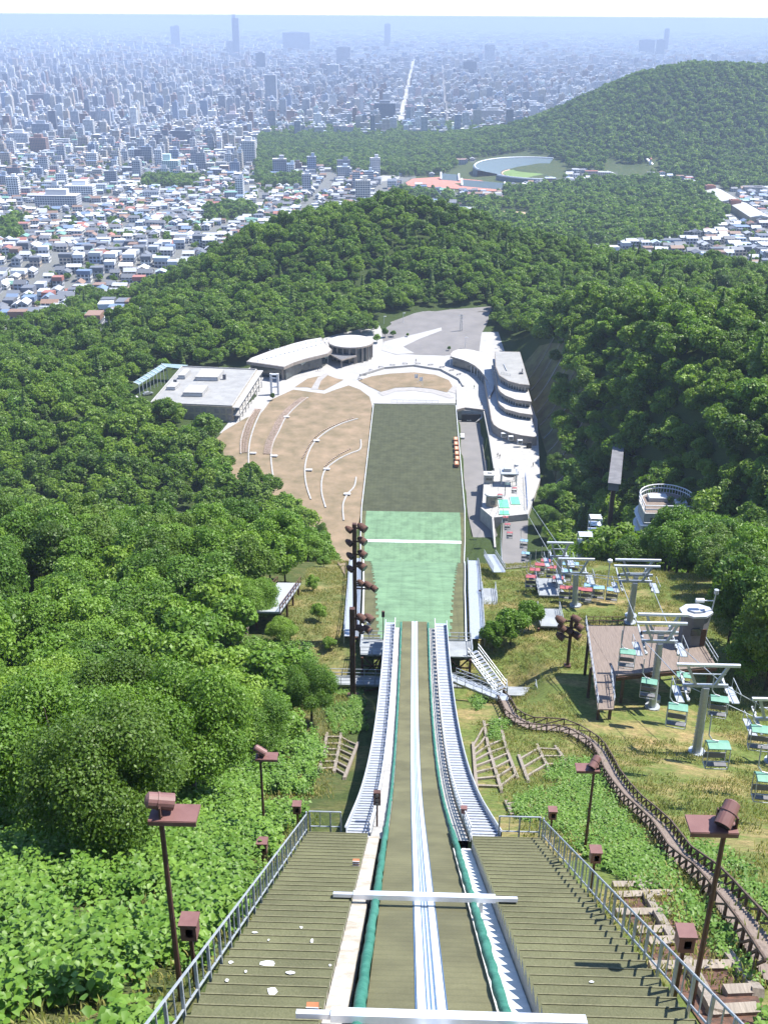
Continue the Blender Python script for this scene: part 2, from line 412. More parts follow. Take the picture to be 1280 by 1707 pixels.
LEAF = {
 'broad': leaf_mat('leaf_broad', (0.048,0.098,0.015), (0.088,0.164,0.022), (0.152,0.248,0.036)),
 'lime': leaf_mat('leaf_lime', (0.078,0.152,0.018), (0.118,0.205,0.026), (0.180,0.265,0.040), 0.3),
 'dark': leaf_mat('leaf_dark', (0.048,0.090,0.014), (0.078,0.134,0.020), (0.125,0.188,0.034)),
 'far': leaf_mat('leaf_far', (0.058,0.108,0.014), (0.102,0.172,0.020), (0.170,0.245,0.034), 0.4),
}
BARK = pmat('bark', (0.10,0.08,0.06), (0.05,0.04,0.03), 3, 0.9)
def quads(P, Nn, size, rg, shape='kite', asp=0.62):
    """leaf faces at points P facing Nn (random turn), size per leaf"""
    n = len(P); a = rg.normal(size=(n, 3)); a -= Nn*(a*Nn).sum(1, keepdims=True); a /= np.linalg.norm(a, axis=1, keepdims=True)+1e-9
    bb = np.cross(Nn, a); s = size[:, None]
    if shape == 'kite':
        V = np.stack([P-a*s*0.5, P-bb*s*0.5*asp+a*s*0.05, P+a*s*0.5, P+bb*s*0.5*asp+a*s*0.05], 1)
    else:
        V = np.stack([P-a*s*0.5-bb*s*0.4, P+a*s*0.5-bb*s*0.4, P+a*s*0.45+bb*s*0.4, P-a*s*0.5+bb*s*0.4], 1)
    return V.reshape(-1, 3), np.arange(n*4).reshape(n, 4)
def crown_arrays(seed, Rr, Hc, zc, nl, nleaf, leaf, droop=0.0, core=True):
    rg = np.random.default_rng(seed)
    # lobes over an uneven dome
    d = rg.normal(size=(nl, 3)); d[:,2] = np.abs(d[:,2])*0.9-0.25; d /= np.linalg.norm(d, axis=1, keepdims=True)
    rad = 0.62+0.22*rg.random(nl)
    C = d*np.array([Rr, Rr, Hc])*rad[:,None]; C[:,2] += zc
    lr = Rr*(0.20+0.24*rg.random(nl))
    C = np.vstack([C, [[0,0,zc-0.1*Hc]]]); lr = np.append(lr, Rr*0.55)
    w = lr**2; w /= w.sum(); k = rg.choice(len(C), nleaf, p=w)
    dd = rg.normal(size=(nleaf, 3)); dd[:,2] += 0.35; dd /= np.linalg.norm(dd, axis=1, keepdims=True)
    q = 0.62+0.52*rg.random(nleaf)
    P = C[k] + dd*(lr[k]*q)[:,None]*np.array([1,1,0.82])
    nn = dd*0.8 + rg.normal(size=(nleaf, 3))*0.6 + np.array([0,0,0.35]); nn /= np.linalg.norm(nn, axis=1, keepdims=True)
    sz = leaf*(0.65+0.7*rg.random(nleaf))
    lobev = rg.random(len(C))
    V, Q = quads(P, nn, sz, rg)
    val = np.clip(0.55*lobev[k]+0.45*rg.random(nleaf), 0, 1)
    return V, Q, np.repeat(val, 4)
def crown_mesh(name, mat, *a, **kw):
    V, Q, val = crown_arrays(*a, **kw)
    me = np_mesh(name, V, Q); vcol(me, 'Col', np.repeat(val[:,None], 3, 1)); me.materials.append(mat); return me
def fir_arrays(seed, Rr, H, n, leaf):
    rg = np.random.default_rng(seed); t = rg.random(n)**0.7
    ang = rg.random(n)*2*np.pi; z = H*(0.12+0.88*(1-t)); lay = np.abs(np.sin((1-t)*20))*0.25+0.75
    r = Rr*t*lay*(0.55+0.5*rg.random(n))
    P = np.stack([np.cos(ang)*r, np.sin(ang)*r, z-0.12*r], 1)
    nn = np.stack([np.cos(ang)*0.6, np.sin(ang)*0.6, np.full(n, 0.8)], 1)+rg.normal(size=(n,3))*0.3; nn /= np.linalg.norm(nn, axis=1, keepdims=True)
    V, Q = quads(P, nn, leaf*(0.6+0.7*rg.random(n)), rg); return V, Q, np.repeat(rg.random(n), 4)
def trunk_mesh(name, H, r, seed, limbs=5):
    rr = random.Random(seed); mb = MB()
    pts = [(0,0,-1.0),(rr.uniform(-.1,.1),rr.uniform(-.1,.1),H*0.35),(rr.uniform(-.3,.3),rr.uniform(-.3,.3),H*0.7),(rr.uniform(-.5,.5),rr.uniform(-.5,.5),H*0.95)]
    mb.tube(pts, [r*1.2, r*0.85, r*0.5, r*0.12], 7)
    for i in range(limbs):
        z0 = H*(0.3+0.09*i); a = rr.uniform(0, 6.28)+i*2.4; L = H*0.28
        mb.tube([(0,0,z0),(math.cos(a)*L*.5,math.sin(a)*L*.5,z0+L*.45),(math.cos(a)*L,math.sin(a)*L,z0+L*.75)], [r*0.42,r*0.28,r*0.08], 5)
    me = mb.mesh(name); me.materials.append(BARK); return me
NEAR = []     # (crown mesh, trunk mesh, kind, radius)
for i in range(5): NEAR.append((crown_mesh('crown', LEAF['broad'], 100+i, 3.9, 4.2, 5.6, 34, 11500, 0.37), trunk_mesh('trunk', 8.0, 0.2, i), 'broad', 3.9))
for i in range(3): NEAR.append((crown_mesh('crown', LEAF['lime'], 120+i, 3.3, 3.0, 4.0, 24, 8000, 0.40), trunk_mesh('trunk', 5.8, 0.14, 20+i), 'lime', 3.3))
for i in range(3): NEAR.append((crown_mesh('crown', LEAF['dark'], 140+i, 3.5, 4.6, 5.8, 30, 11500, 0.34), trunk_mesh('trunk', 8.4, 0.2, 40+i), 'dark', 3.5))
NFINE = len(NEAR)
NEAR.append((crown_mesh('crown', LEAF['dark'], 170, 3.9, 4.2, 5.2, 44, 50000, 0.18), trunk_mesh('trunk', 8.4, 0.2, 60), 'dark', 3.9))
NEAR.append((crown_mesh('crown', LEAF['broad'], 171, 3.9, 4.0, 5.0, 44, 48000, 0.19), trunk_mesh('trunk', 8.0, 0.2, 61), 'broad', 3.9))
NEAR.append((crown_mesh('crown', LEAF['lime'], 172, 3.3, 2.6, 4.2, 30, 34000, 0.20), trunk_mesh('trunk', 6.0, 0.15, 62), 'lime', 3.3))
PROTO = bpy.data.collections.new('tree_kinds_mid'); PROTO2 = bpy.data.collections.new('tree_kinds_far')
for i in range(5):
    me = crown_mesh('crown_mid', LEAF['far'], 200+i, 3.9, 4.0, 5.6, 22, 2200, 0.74); PROTO.objects.link(bpy.data.objects.new('a%d_tree' % i, me))
PROTO.objects.link(bpy.data.objects.new('a5_tree', crown_mesh('crown_mid', LEAF['lime'], 215, 3.6, 3.4, 5.0, 20, 2000, 0.72)))
PROTO.objects.link(bpy.data.objects.new('a6_tree', crown_mesh('crown_mid', LEAF['dark'], 216, 3.4, 5.0, 6.2, 22, 2200, 0.70)))
V, Q, val = fir_arrays(3, 2.4, 12.5, 1100, 0.8); me = np_mesh('crown_fir', V, Q); vcol(me, 'Col', np.repeat(val[:,None],3,1)); me.materials.append(LEAF['dark'])
PROTO.objects.link(bpy.data.objects.new('b_tree', me))
for i in range(4):
    me = crown_mesh('crown_far', LEAF['far'], 300+i, 4.6, 4.4, 5.2, 14, 520, 1.75); PROTO2.objects.link(bpy.data.objects.new('a%d_tree' % i, me))
def scatter(name, P, rot, scl, idx, coll, label, kind='stuff', tilt=None):
    me = bpy.data.meshes.new(name); me.vertices.add(len(P)); me.vertices.foreach_set('co', np.asarray(P, np.float32).ravel())
    for an, ty, dat in (('rz','FLOAT',rot),('sc','FLOAT',scl)):
        a = me.attributes.new(an, ty, 'POINT'); a.data.foreach_set('value', np.asarray(dat, np.float32))
    a = me.attributes.new('ix', 'INT', 'POINT'); a.data.foreach_set('value', np.asarray(idx, np.int32))
    o = link(name, me, None); tag(o, label, kind=kind)
    ng = bpy.data.node_groups.new(name, 'GeometryNodeTree')
    ng.interface.new_socket('Geometry', in_out='INPUT', socket_type='NodeSocketGeometry'); ng.interface.new_socket('Geometry', in_out='OUTPUT', socket_type='NodeSocketGeometry')
    gi = ng.nodes.new('NodeGroupInput'); go = ng.nodes.new('NodeGroupOutput')
    ci = ng.nodes.new('GeometryNodeCollectionInfo'); ci.inputs['Collection'].default_value = coll; ci.inputs['Separate Children'].default_value = True; ci.inputs['Reset Children'].default_value = True
    ip = ng.nodes.new('GeometryNodeInstanceOnPoints'); ip.inputs['Pick Instance'].default_value = True
    def na(nm, ty):
        n = ng.nodes.new('GeometryNodeInputNamedAttribute'); n.data_type = ty; n.inputs['Name'].default_value = nm
        return [s for s in n.outputs if s.enabled and s.name == 'Attribute'][0]
    cx = ng.nodes.new('ShaderNodeCombineXYZ'); ng.links.new(na('rz','FLOAT'), cx.inputs['Z'])
    ng.links.new(gi.outputs[0], ip.inputs['Points']); ng.links.new(ci.outputs[0], ip.inputs['Instance'])
    ng.links.new(na('ix','INT'), ip.inputs['Instance Index']); ng.links.new(cx.outputs[0], ip.inputs['Rotation']); ng.links.new(na('sc','FLOAT'), ip.inputs['Scale'])
    ng.links.new(ip.outputs[0], go.inputs[0])
    md = o.modifiers.new('scatter', 'NODES'); md.node_group = ng
    return o
def jitter_grid(x0, x1, y0, y1, s, rg, j=0.42):
    gx = np.arange(x0, x1, s); gy = np.arange(y0, y1, s); X, Y = np.meshgrid(gx, gy)
    X = X + (np.arange(len(gy)) % 2)[:,None]*s*0.5
    X = X + rg.uniform(-j, j, X.shape)*s; Y = Y + rg.uniform(-j, j, Y.shape)*s
    return X.ravel(), Y.ravel()
def infrust(X, Y, Z, mx=130, my=120):
    d = np.stack([X-CAMP.x, Y-CAMP.y, Z-CAMP.z], -1); z = d @ np.array(CF); px = CXP + F*(d @ np.array(CR))/np.maximum(z, .1); py = CYP - F*(d @ np.array(CU))/np.maximum(z, .1)
    return (z > 1) & (px > -mx) & (px < 1280+mx) & (py < 1707+my), z, px, py
rg = np.random.default_rng(5)
# near and mid trees: left slope, right ridge, hill
X, Y = jitter_grid(-330, 420, 10, 960, 5.9, rg)
left = in_poly(X, Y, TREELINE_L) & (Y > 40)
RT = [tuple(gpt(*p)[:2]) for p in ((1112,930),(1135,960),(1180,1010),(1196,1060),(1222,1140),(1300,1196),(1500,1196),(1500,800),(1075,840))]
rightf = (X > np.interp(Y, [100,140,170,215,250,275,300,330,450,520,560], [68,48,42,39,38,41,46,53,60,46,36])) & (Y > 95) & (Y < 570) | (in_poly(X, Y, RT) & (Y < 200))
mid = ((Y >= 556) | ((Y > 470) & (X > -230) & (X < -20))) & (forest_far(X, Y) | ((Y < 620) & (X > -170) & (X < 330)))
ok = (left | rightf | mid) & ~in_poly(X, Y, PLAZA_CLEAR) & ~in_poly(X, Y, CLUSTER)
# low plants, not trees, along the foot of the stairs and on the near left
ok &= ~((X > np.interp(Y, [0,40,46,60,75,90,110,135], [-90,-60,-13.5,-12.5,-12.5,-13,-13,-13])) & (X < 0) & (Y < 135))

sp = gpt(468, 1085); ok &= ~((np.abs(X-(sp.x-2.2)) < 3.4) & (Y > sp.y-9) & (Y < sp.y+20))
gap = np.sin(X*.19+1.1)*np.sin(Y*.17+.4)+.5*np.sin(X*.07-Y*.11); ok &= ~((gap > 1.12) & (Y > 120)) & (rg.random(len(X)) > .05)
X, Y = X[ok], Y[ok]; Z = h(X, Y)
fr, dep, tpx, tpy = infrust(X, Y, Z+5); X, Y, Z, dep = X[fr], Y[fr], Z[fr], dep[fr]
vis = ~((tpx[fr] > 1040) & (tpx[fr] < 1118) & (tpy[fr] > 835) & (tpy[fr] < 912) & (dep < 282)); X, Y, Z, dep = X[vis], Y[vis], Z[vis], dep[vis]
order = np.argsort(dep); X, Y, Z, dep = X[order], Y[order], Z[order], dep[order]
TREE_N = 258
TX, TY, TZ, TDp = X[:TREE_N], Y[:TREE_N], Z[:TREE_N], dep[:TREE_N]
print('near trees reach', TDp[-1], 'of', len(X))
mX, mY, mZ, mD = X[TREE_N:], Y[TREE_N:], Z[TREE_N:], dep[TREE_N:]
n = len(mX); big = rg.random(n)
ixm = rg.integers(0, 7, n); ixm[(rg.random(n) < 0.07)] = 7
def part(mask, name, label):
    if mask.sum(): scatter(name, np.stack([mX, mY, mZ-0.3], 1)[mask], rg.random(mask.sum())*6.28, (0.6+0.85*big**1.7)[mask], ixm[mask], PROTO, label)
zl = (mX < 0) & (mY < 560); zr = (mX >= 0) & (mY < 540); zh = ~(zl | zr)
part(zl, 'forest', 'dense green broadleaf forest filling the slope left of the dry lawn')
part(zr, 'forest', 'shaded forest on the steep ridge behind the tiered terrace building')
part(zh, 'forest', 'round wooded hill standing between the car park and the city')
bX, bY = jitter_grid(36, 190, 140, 500, 3.7, rg)
bk = (bX > np.interp(bY, [140,170,215,250,275,300,330,450,500], [58,46,42,40,43,47,60,64,52])) & ~in_poly(bX, bY, PLAZA_CLEAR) & (rg.random(len(bX)) < .8); bX, bY = bX[bk], bY[bk]; bZ = h(bX, bY); bf, _, bpx_, bpy_ = infrust(bX, bY, bZ); bf &= ~((bpx_ > 1040) & (bpx_ < 1118) & (bpy_ > 835) & (bpy_ < 912)); bX, bY, bZ = bX[bf], bY[bf], bZ[bf]
scatter('bushes', np.stack([bX, bY, bZ-.4], 1), rg.random(len(bX))*6.28, .28+.34*rg.random(len(bX)), rg.integers(0, 6, len(bX)), PROTO, 'dense low bushes growing between the trees of the steep right hand slope')
# distant woods
X, Y = jitter_grid(-700, 2300, 955, 3600, 10.5, rg)
ok = forest_far(X, Y); X, Y = X[ok], Y[ok]; Z = h(X, Y); fr, dep, _, _ = infrust(X, Y, Z, 80); X, Y, Z = X[fr], Y[fr], Z[fr]
mt = (h(X, Y)-base_z(Y) > 6)
s = 0.75+1.0*rg.random(len(X))**1.6; ix = rg.integers(0, 4, len(X)); P = np.stack([X, Y, Z-0.5], 1); ro = rg.random(len(X))*6.28
scatter('forest', P[mt], ro[mt], s[mt], ix[mt], PROTO2, 'hazy wooded mountain rising at the right edge of the city')
scatter('forest', P[~mt], ro[~mt], s[~mt], ix[~mt], PROTO2, 'flat parkland forest around the stadium below the mountain')
print('far trees', len(X))
# the nearest trees, each its own thing
KIND_TXT = {'broad': ('broadleaf_tree','rounded mid green broadleaf tree'), 'lime': ('broadleaf_tree','low bright yellow green tree'), 'dark': ('broadleaf_tree','tall dark green tree')}
def place_tree(k, x, y, z, s, rz, label, group):
    cm, tm, kd, rr = NEAR[k]
    t = thing('broadleaf_tree', label, 'tree', (x, y, z-0.2), rz, group); t.scale = (s, s, s*rnd.uniform(0.85, 1.35))
    link('trunk', tm, None, t); link('crown', cm, None, t); return t
# ------------------------------------------------------------------ the city on the plain
def bmat():
    m, nt, b = newmat('building_wall')
    at = N(nt, 'ShaderNodeVertexColor', layer_name='Col'); uv = N(nt, 'ShaderNodeUVMap', uv_map='UVMap')
    sx = N(nt, 'ShaderNodeSeparateXYZ'); nt.links.new(uv.outputs[0], sx.inputs[0])
    def band(o, period, lo, hi):
        f = N(nt, 'ShaderNodeMath', operation='PINGPONG'); nt.links.new(o, f.inputs[0]); f.inputs[1].default_value = period/2
        c = N(nt, 'ShaderNodeMapRange'); c.inputs['From Min'].default_value = lo; c.inputs['From Max'].default_value = hi
        nt.links.new(f.outputs[0], c.inputs['Value']); return c.outputs[0]
    a = band(sx.outputs[0], 3.4, 0.45, 0.6); c = band(sx.outputs[1], 3.1, 0.5, 0.65)
    gz = N(nt, 'ShaderNodeMath', operation='GREATER_THAN'); nt.links.new(sx.outputs[1], gz.inputs[0]); gz.inputs[1].default_value = 0.3
    mm = N(nt, 'ShaderNodeMath', operation='MULTIPLY'); nt.links.new(a, mm.inputs[0]); nt.links.new(c, mm.inputs[1])
    m3 = N(nt, 'ShaderNodeMath', operation='MULTIPLY'); nt.links.new(mm.outputs[0], m3.inputs[0]); nt.links.new(gz.outputs[0], m3.inputs[1])
    mx = N(nt, 'ShaderNodeMix', data_type='RGBA'); mx.inputs['B'].default_value = (0.045,0.06,0.085,1)
    nt.links.new(m3.outputs[0], mx.inputs['Factor']); nt.links.new(at.outputs['Color'], mx.inputs['A'])
    nt.links.new(mx.outputs['Result'], b.inputs['Base Color']); b.inputs['Roughness'].default_value = 0.6
    return m
BW = bmat()
PAL = [('white',(.66,.66,.64)),('pale grey',(.46,.47,.48)),('cream',(.55,.50,.42)),('mid grey',(.34,.35,.37)),('brown',(.27,.17,.13)),('dark grey',(.19,.20,.23)),('beige',(.50,.41,.32)),('blue grey',(.30,.36,.46)),('pinkish',(.58,.44,.40))]
PW = [5,4,3,3,1.3,1.5,2,1.2,.6]
ROOF = [('white',(.62,.63,.64)),('silver grey',(.36,.38,.41)),('blue',(.15,.21,.31)),('red',(.31,.13,.10)),('dark grey',(.13,.14,.16)),('brown',(.22,.14,.10)),('green',(.14,.28,.22)),('pale blue',(.38,.45,.52))]
RW = [2.6,4.5,1.1,.6,4.6,2.2,.6,.8]
class Blk:
    def __init__(s): s.V = []; s.Q = []; s.U = []; s.C = []
    def face(s, pts, uvs, col):
        o = len(s.V); s.V += pts; s.Q.append((o,o+1,o+2,o+3)); s.U += uvs; s.C += [col]*4
    def box(s, x, y, z0, w, d, hh, a, wc, rc, win=True):
        ca, sa = math.cos(a), math.sin(a)
        P = [(x+ca*i*w/2-sa*j*d/2, y+sa*i*w/2+ca*j*d/2) for i, j in ((-1,-1),(1,-1),(1,1),(-1,1))]
        L = [w,d,w,d]
        for k in range(4):
            p, q = P[k], P[(k+1)%4]; v0 = 0.0 if win else -hh-1
            s.face([(p[0],p[1],z0-3),(q[0],q[1],z0-3),(q[0],q[1],z0+hh),(p[0],p[1],z0+hh)], [(0,v0-3),(L[k],v0-3),(L[k],v0+hh),(0,v0+hh)], wc)
        s.face([(p[0],p[1],z0+hh) for p in P], [(0,-5)]*4, rc)
    def gable(s, x, y, z0, w, d, hw, hr, a, wc, rc, parts=None):
        rf = parts or s
        s.box(x, y, z0, w, d, hw, a, wc, wc)
        ca, sa = math.cos(a), math.sin(a); tr = lambda i, j, z: (x+ca*i-sa*j, y+sa*i+ca*j, z0+z)
        e = 0.5; W2, D2 = w/2+e, d/2+e
        rf.face([tr(-W2,-D2,hw-.15),tr(W2,-D2,hw-.15),tr(W2,0,hw+hr),tr(-W2,0,hw+hr)], [(0,-5)]*4, rc)
        rf.face([tr(W2,D2,hw-.15),tr(-W2,D2,hw-.15),tr(-W2,0,hw+hr),tr(W2,0,hw+hr)], [(0,-5)]*4, rc)
        for sgn in (-1,1):
            s.face([tr(sgn*w/2,-d/2,hw),tr(sgn*w/2,d/2,hw),tr(sgn*w/2,0,hw+hr*.97),tr(sgn*w/2,0,hw+hr*.97)], [(0,-5)]*4, wc)
    def mesh(s, name):
        me = np_mesh(name, np.array(s.V), np.array(s.Q))
        uv = me.uv_layers.new(name='UVMap'); uv.data.foreach_set('uv', np.array(s.U, np.float32).ravel())
        vcol(me, 'Col', np.array(s.C, np.float32)); me.materials.append(BW); return me
    def pivot(s, x, y, z):
        s.V = [(a-x, b-y, c-z) for a, b, c in s.V]; return s
def pick(lst, wt): return rnd.choices(lst, wt)[0]
def var(c, k=.12):
    f = 1+rnd.uniform(-k, k); return tuple(min(.85, max(.02, v*f)) for v in c)
# hand placed landmarks: (px left, px right, py top, py base, depth m, wall, roof, label)
USED = []
def landmark(pl, pr, pt, pb, dep, wall, roof, label, name='apartment_tower', cat='tower', steps=None):
    p = bpt((pl+pr)/2, pb); D = (p-CAMP).dot(CF); w = (pr-pl)/F*D*0.93
    zt = CAMP.z + ray((pl+pr)/2, pt).z/ray((pl+pr)/2, pt).y*p.y
    hh = zt-p.z; k = Blk(); k.box(0, dep/2, 0, w, dep, hh, 0, wall, roof)
    t = link(name, k.mesh('wall'), None, None, (p.x, p.y, p.z)); tag(t, label, cat, 'landmark buildings of the city')
    c = Blk()
    for (a, b_, hh2) in steps or [(0.0, 0.5, 4.0)]: c.box(w*a*.5, dep/2, hh+3.0-0.02, w*b_, dep*b_, hh2-3.0+3.0, 0, wall, roof, False)
    o = link('penthouse', c.mesh('penthouse'), None, t)
    USED.append((p.x, p.y+dep/2, max(w, dep)*0.75)); return t
g1, g2, g3, wh, be, br, dk = (.50,.52,.55),(.40,.43,.48),(.30,.33,.38),(.72,.72,.72),(.55,.47,.38),(.27,.16,.12),(.17,.19,.23)
landmark(443,463,125,190,24,g1,(.6,.6,.62),'tall pale slab tower standing alone above the middle of the city')
landmark(403,427,235,275,18,(.58,.57,.55),(.7,.7,.7),'lone pale apartment tower at the left corner of the park forest')
landmark(389,401,30,95,40,g2,g1,'tallest twin-topped grey tower near the horizon',steps=[(-.4,.5,22)])
landmark(286,302,44,80,40,g2,g1,'slim hazy tower left of the tallest tower',steps=[(.3,.5,10)])
landmark(640,651,40,78,36,g3,g2,'slim dark tower on the horizon left of the straight street')
landmark(470,519,54,86,60,g1,g1,'very wide pale office block on the skyline',name='office_block',cat='office block')
landmark(806,824,74,112,40,(.66,.68,.7),(.6,.62,.65),'white hotel tower right of the straight street',steps=[(0,.8,8)])
landmark(770,794,102,132,34,dk,g3,'dark square office block right of the straight street',name='office_block',cat='office block')
landmark(51,80,230,256,20,br,(.3,.2,.17),'brown brick apartment block at the left edge')
landmark(283,319,218,236,18,dk,g2,'dark wide apartment block among white flats')
landmark(140,158,200,226,16,(.62,.62,.6),wh,'narrow white apartment tower left of the dark block')
landmark(622,660,172,206,30,dk,g3,'dark flat-topped block beside the foot of the straight street')
landmark(427,444,88,122,26,g3,g2,'grey tower behind the tall slab tower')
landmark(377,400,190,206,18,(.66,.60,.6),(.7,.6,.58),'pink fronted flats left of the slab tower')
landmark(800,840,184,204,22,(.55,.5,.45),g2,'grey flats on the edge of the park under the hotel')
landmark(712,742,188,206,20,g3,wh,'low dark flats on the edge of the park forest')
landmark(874,900,172,192,20,(.6,.62,.64),wh,'pale twin flats at the left foot of the mountain')
landmark(1104,1112,48,86,30,g3,g2,'slim tower on the horizon above the mountain')
landmark(1063,1090,66,92,40,g2,g2,'wide hazy office block above the mountain',name='office_block',cat='office block')
landmark(1092,1106,66,94,40,g3,g2,'hazy dark tower just right of the wide block above the mountain')
landmark(560,585,78,112,40,g1,g1,'hazy pale tower right of the wide skyline block')
landmark(545,566,108,140,30,(.6,.62,.65),wh,'white tower with two shafts in the middle of the city')
landmark(378,392,68,94,30,(.62,.64,.68),wh,'white tower at the foot of the tallest tower')
landmark(18,50,222,246,16,(.66,.66,.66),wh,'white stepped flats at the far left')
landmark(54,86,206,228,18,g3,g2,'grey flats behind the brown brick block')
landmark(45,92,158,180,24,(.22,.19,.2),g3,'long dark slab block at the left')
landmark(92,106,160,184,20,g3,g2,'dark narrow tower joined to the long slab')
landmark(271,300,268,292,22,(.45,.58,.55),(.55,.70,.66),'pale green stepped roof building among the houses',name='office_block',cat='office block',steps=[(-.5,.45,7)])
landmark(108,158,310,330,20,(.78,.78,.76),(.8,.8,.8),'long white school building among the houses',name='school',cat='school')
landmark(57,132,326,346,24,(.50,.50,.5),(.55,.55,.57),'long grey flat hall in front of the white school',name='school_hall',cat='school')
STREET = bpt(668, 205), bpt(690, 95)
def nearest_used(x, y):
    for a, b_, r in USED:
        if abs(x-a) < r+8 and abs(y-b_) < r+8: return True
    return False
streets = [(bpt(668,205).x, bpt(692,85).x, 13), (bpt(745,205).x, bpt(735,85).x, 9), (bpt(600,205).x, bpt(655,85).x, 9), (bpt(845,160).x, bpt(838,100).x, 9)]
sy0, sy1 = bpt(668,205).y, bpt(690,85).y
def on_street(x, y):
    for a, b_, w in streets:
        c = a + (b_-a)*(y-sy0)/(sy1-sy0)
        if abs(x-c) < w + (y-sy0)*0.0016: return True
    return False
cityforest = []
def build_city():
    houses, blocks, restH, restB, restF = [], [], Blk(), Blk(), Blk()
    def frust(x, y, z, m=25):
        d = Vector((x,y,z))-CAMP; zz = d.dot(CF); px = CXP+F*d.dot(CR)/zz; py = CYP-F*d.dot(CU)/zz
        return -m < px < 1280+m and py < 700
    # residential blocks of small houses
    y = 630.0
    while y < 3000:
        step = 11.5 if y < 1600 else 13.5
        wx = 0.46*y+60; x = -wx
        row = int(y/step)
        if row % 4 == 0: y += step*0.75; continue
        while x < wx:
            xx = x+rnd.uniform(-1.5,1.5); yy = y+rnd.uniform(-1.5,1.5); x += step*rnd.uniform(.95,1.5)
            if int(x/step) % 9 == 0: continue
            cityforest.append((xx, yy))
    # handled vectorised below
        y += step
    P = np.array(cityforest); X, Y = P[:,0], P[:,1]
    bad = forest_far(X, Y) | ((Y < 1000) & ~in_poly(X, Y, CLUSTER) & ~in_poly(X, Y, HOUSES_R) & ((X > -150) | (Y < 640)))
    for c in CLEAR: bad |= in_poly(X, Y, c)
    bad |= np.array([nearest_used(a, b_) or on_street(a, b_) if b_ > 900 else False for a, b_ in zip(X, Y)])
    Z = h(X, Y); fr, dep, _, _ = infrust(X, Y, Z, 25); keep = ~bad & fr
    X, Y, Z, dep = X[keep], Y[keep], Z[keep], dep[keep]
    o = np.argsort(dep); X, Y, Z, dep = X[o], Y[o], Z[o], dep[o]
    treepts = []
    for x, y, z, d in zip(X, Y, Z, dep):
        x, y, z = float(x), float(y), float(z)
        r = rnd.random()
        pap = sstep(1300, 2700, y)*0.28 + (0.02 if y > 900 else 0)
        if r < 0.24: treepts.append((x, y, z)); continue
        a = 0.06+rnd.gauss(0, .05) + (math.pi/2 if rnd.random() < .4 else 0)
        if r > 1-pap: blocks.append((x, y, z, d, rnd.uniform(12,24), rnd.uniform(10,15), rnd.choice([7,9,10,13,13,16,22,30]) if y > 1500 and x < 60 else rnd.choice([6,7,9]), a)); continue
        houses.append((x, y, z, d, rnd.uniform(8.0,12.5), rnd.uniform(7,9.5), rnd.uniform(4.8,6.4), a))
    # the denser town further out
    y = 2750.0
    while y < 8200:
        step = np.interp(y, [2750,5000,8200], [27,30,44]); wx = 0.44*y; x = -wx
        while x < wx:
            xx = x+rnd.uniform(-.2,.2)*step; yy = y+rnd.uniform(-.2,.2)*step; x += step*rnd.uniform(.8,1.25)
            z = float(base_z(yy))
            if not frust(xx, yy, z+20) or on_street(xx, yy) or nearest_used(xx, yy): continue
            if rnd.random() < .06: treepts.append((xx, yy, z)); continue
            dt = math.hypot((xx-100)/2200, (yy-5200)/2000); f = math.exp(-dt*dt)
            hh = rnd.choice([6,8,10,12,16,22,26,32]) * (0.6+0.75*f*rnd.random()+.25*f)
            if rnd.random() < .045+.09*f: hh = rnd.uniform(34,64)
            blocks.append((xx, yy, z, float(yy), rnd.uniform(.42,.88)*step, rnd.uniform(.4,.7)*step, hh, 0.05+rnd.gauss(0,.03)))
        y += step*0.92
    y = 8200.0
    while y < 26000:
        step = np.interp(y, [8200,14000,26000], [62,120,300]); wx = 0.44*y; x = -wx
        while x < wx:
            xx = x+rnd.uniform(-.4,.4)*step; yy = y+rnd.uniform(-.4,.4)*step; x += step
            if rnd.random() < np.interp(y, [8200,26000], [.25,.75]): continue
            if not frust(xx, yy, -140, 10): continue
            c = var(pick(PAL, PW)[1]); rc = var(pick(ROOF, RW)[1])
            restF.box(xx, yy, float(base_z(yy)), rnd.uniform(.3,.75)*step, rnd.uniform(.25,.6)*step, rnd.choice([6,8,10,14,22,34]), .05, c, rc, False)
        y += step*.9
    # things: the houses and blocks that show largest
    o = {}
    houses.sort(key=lambda t: t[3])
    for i, (x, y, z, d, w, dd, hw, a) in enumerate(houses):
        wn_, wc = pick(PAL[:4]+PAL[6:], PW[:4]+PW[6:]); rn, rc = pick(ROOF, RW); wc = var(wc); rc = var(rc); flat = rnd.random() < .35
        if i < 290:
            k = Blk(); rf = Blk()
            if flat: k.box(0,0,0,w,dd,hw,a,wc,wc); rf.box(0,0,hw+3.02,w+.5,dd+.5,.35,a,rc,rc,False); rf.V = [(p[0],p[1],max(p[2],hw+.02)) for p in rf.V]
            else: k.gable(0,0,0,w,dd,hw,rnd.uniform(1.6,2.8),a,wc,rc,rf)
            t = link('house', k.mesh('wall'), None, None, (x,y,z))
            tag(t, '%s house with %s %s roof in the suburb' % (wn_, rn, 'flat' if flat else 'pitched'), 'house', None)
            link('roof', rf.mesh('roof'), None, t); o.setdefault(t['label'], []).append(t)
        elif flat: restH.box(x,y,z,w,dd,hw,a,wc,rc)
        else: restH.gable(x,y,z,w,dd,hw,rnd.uniform(1.4,2.6),a,wc,rc)
    blocks.sort(key=lambda t: -(t[4]*t[6])/(t[3]**2))
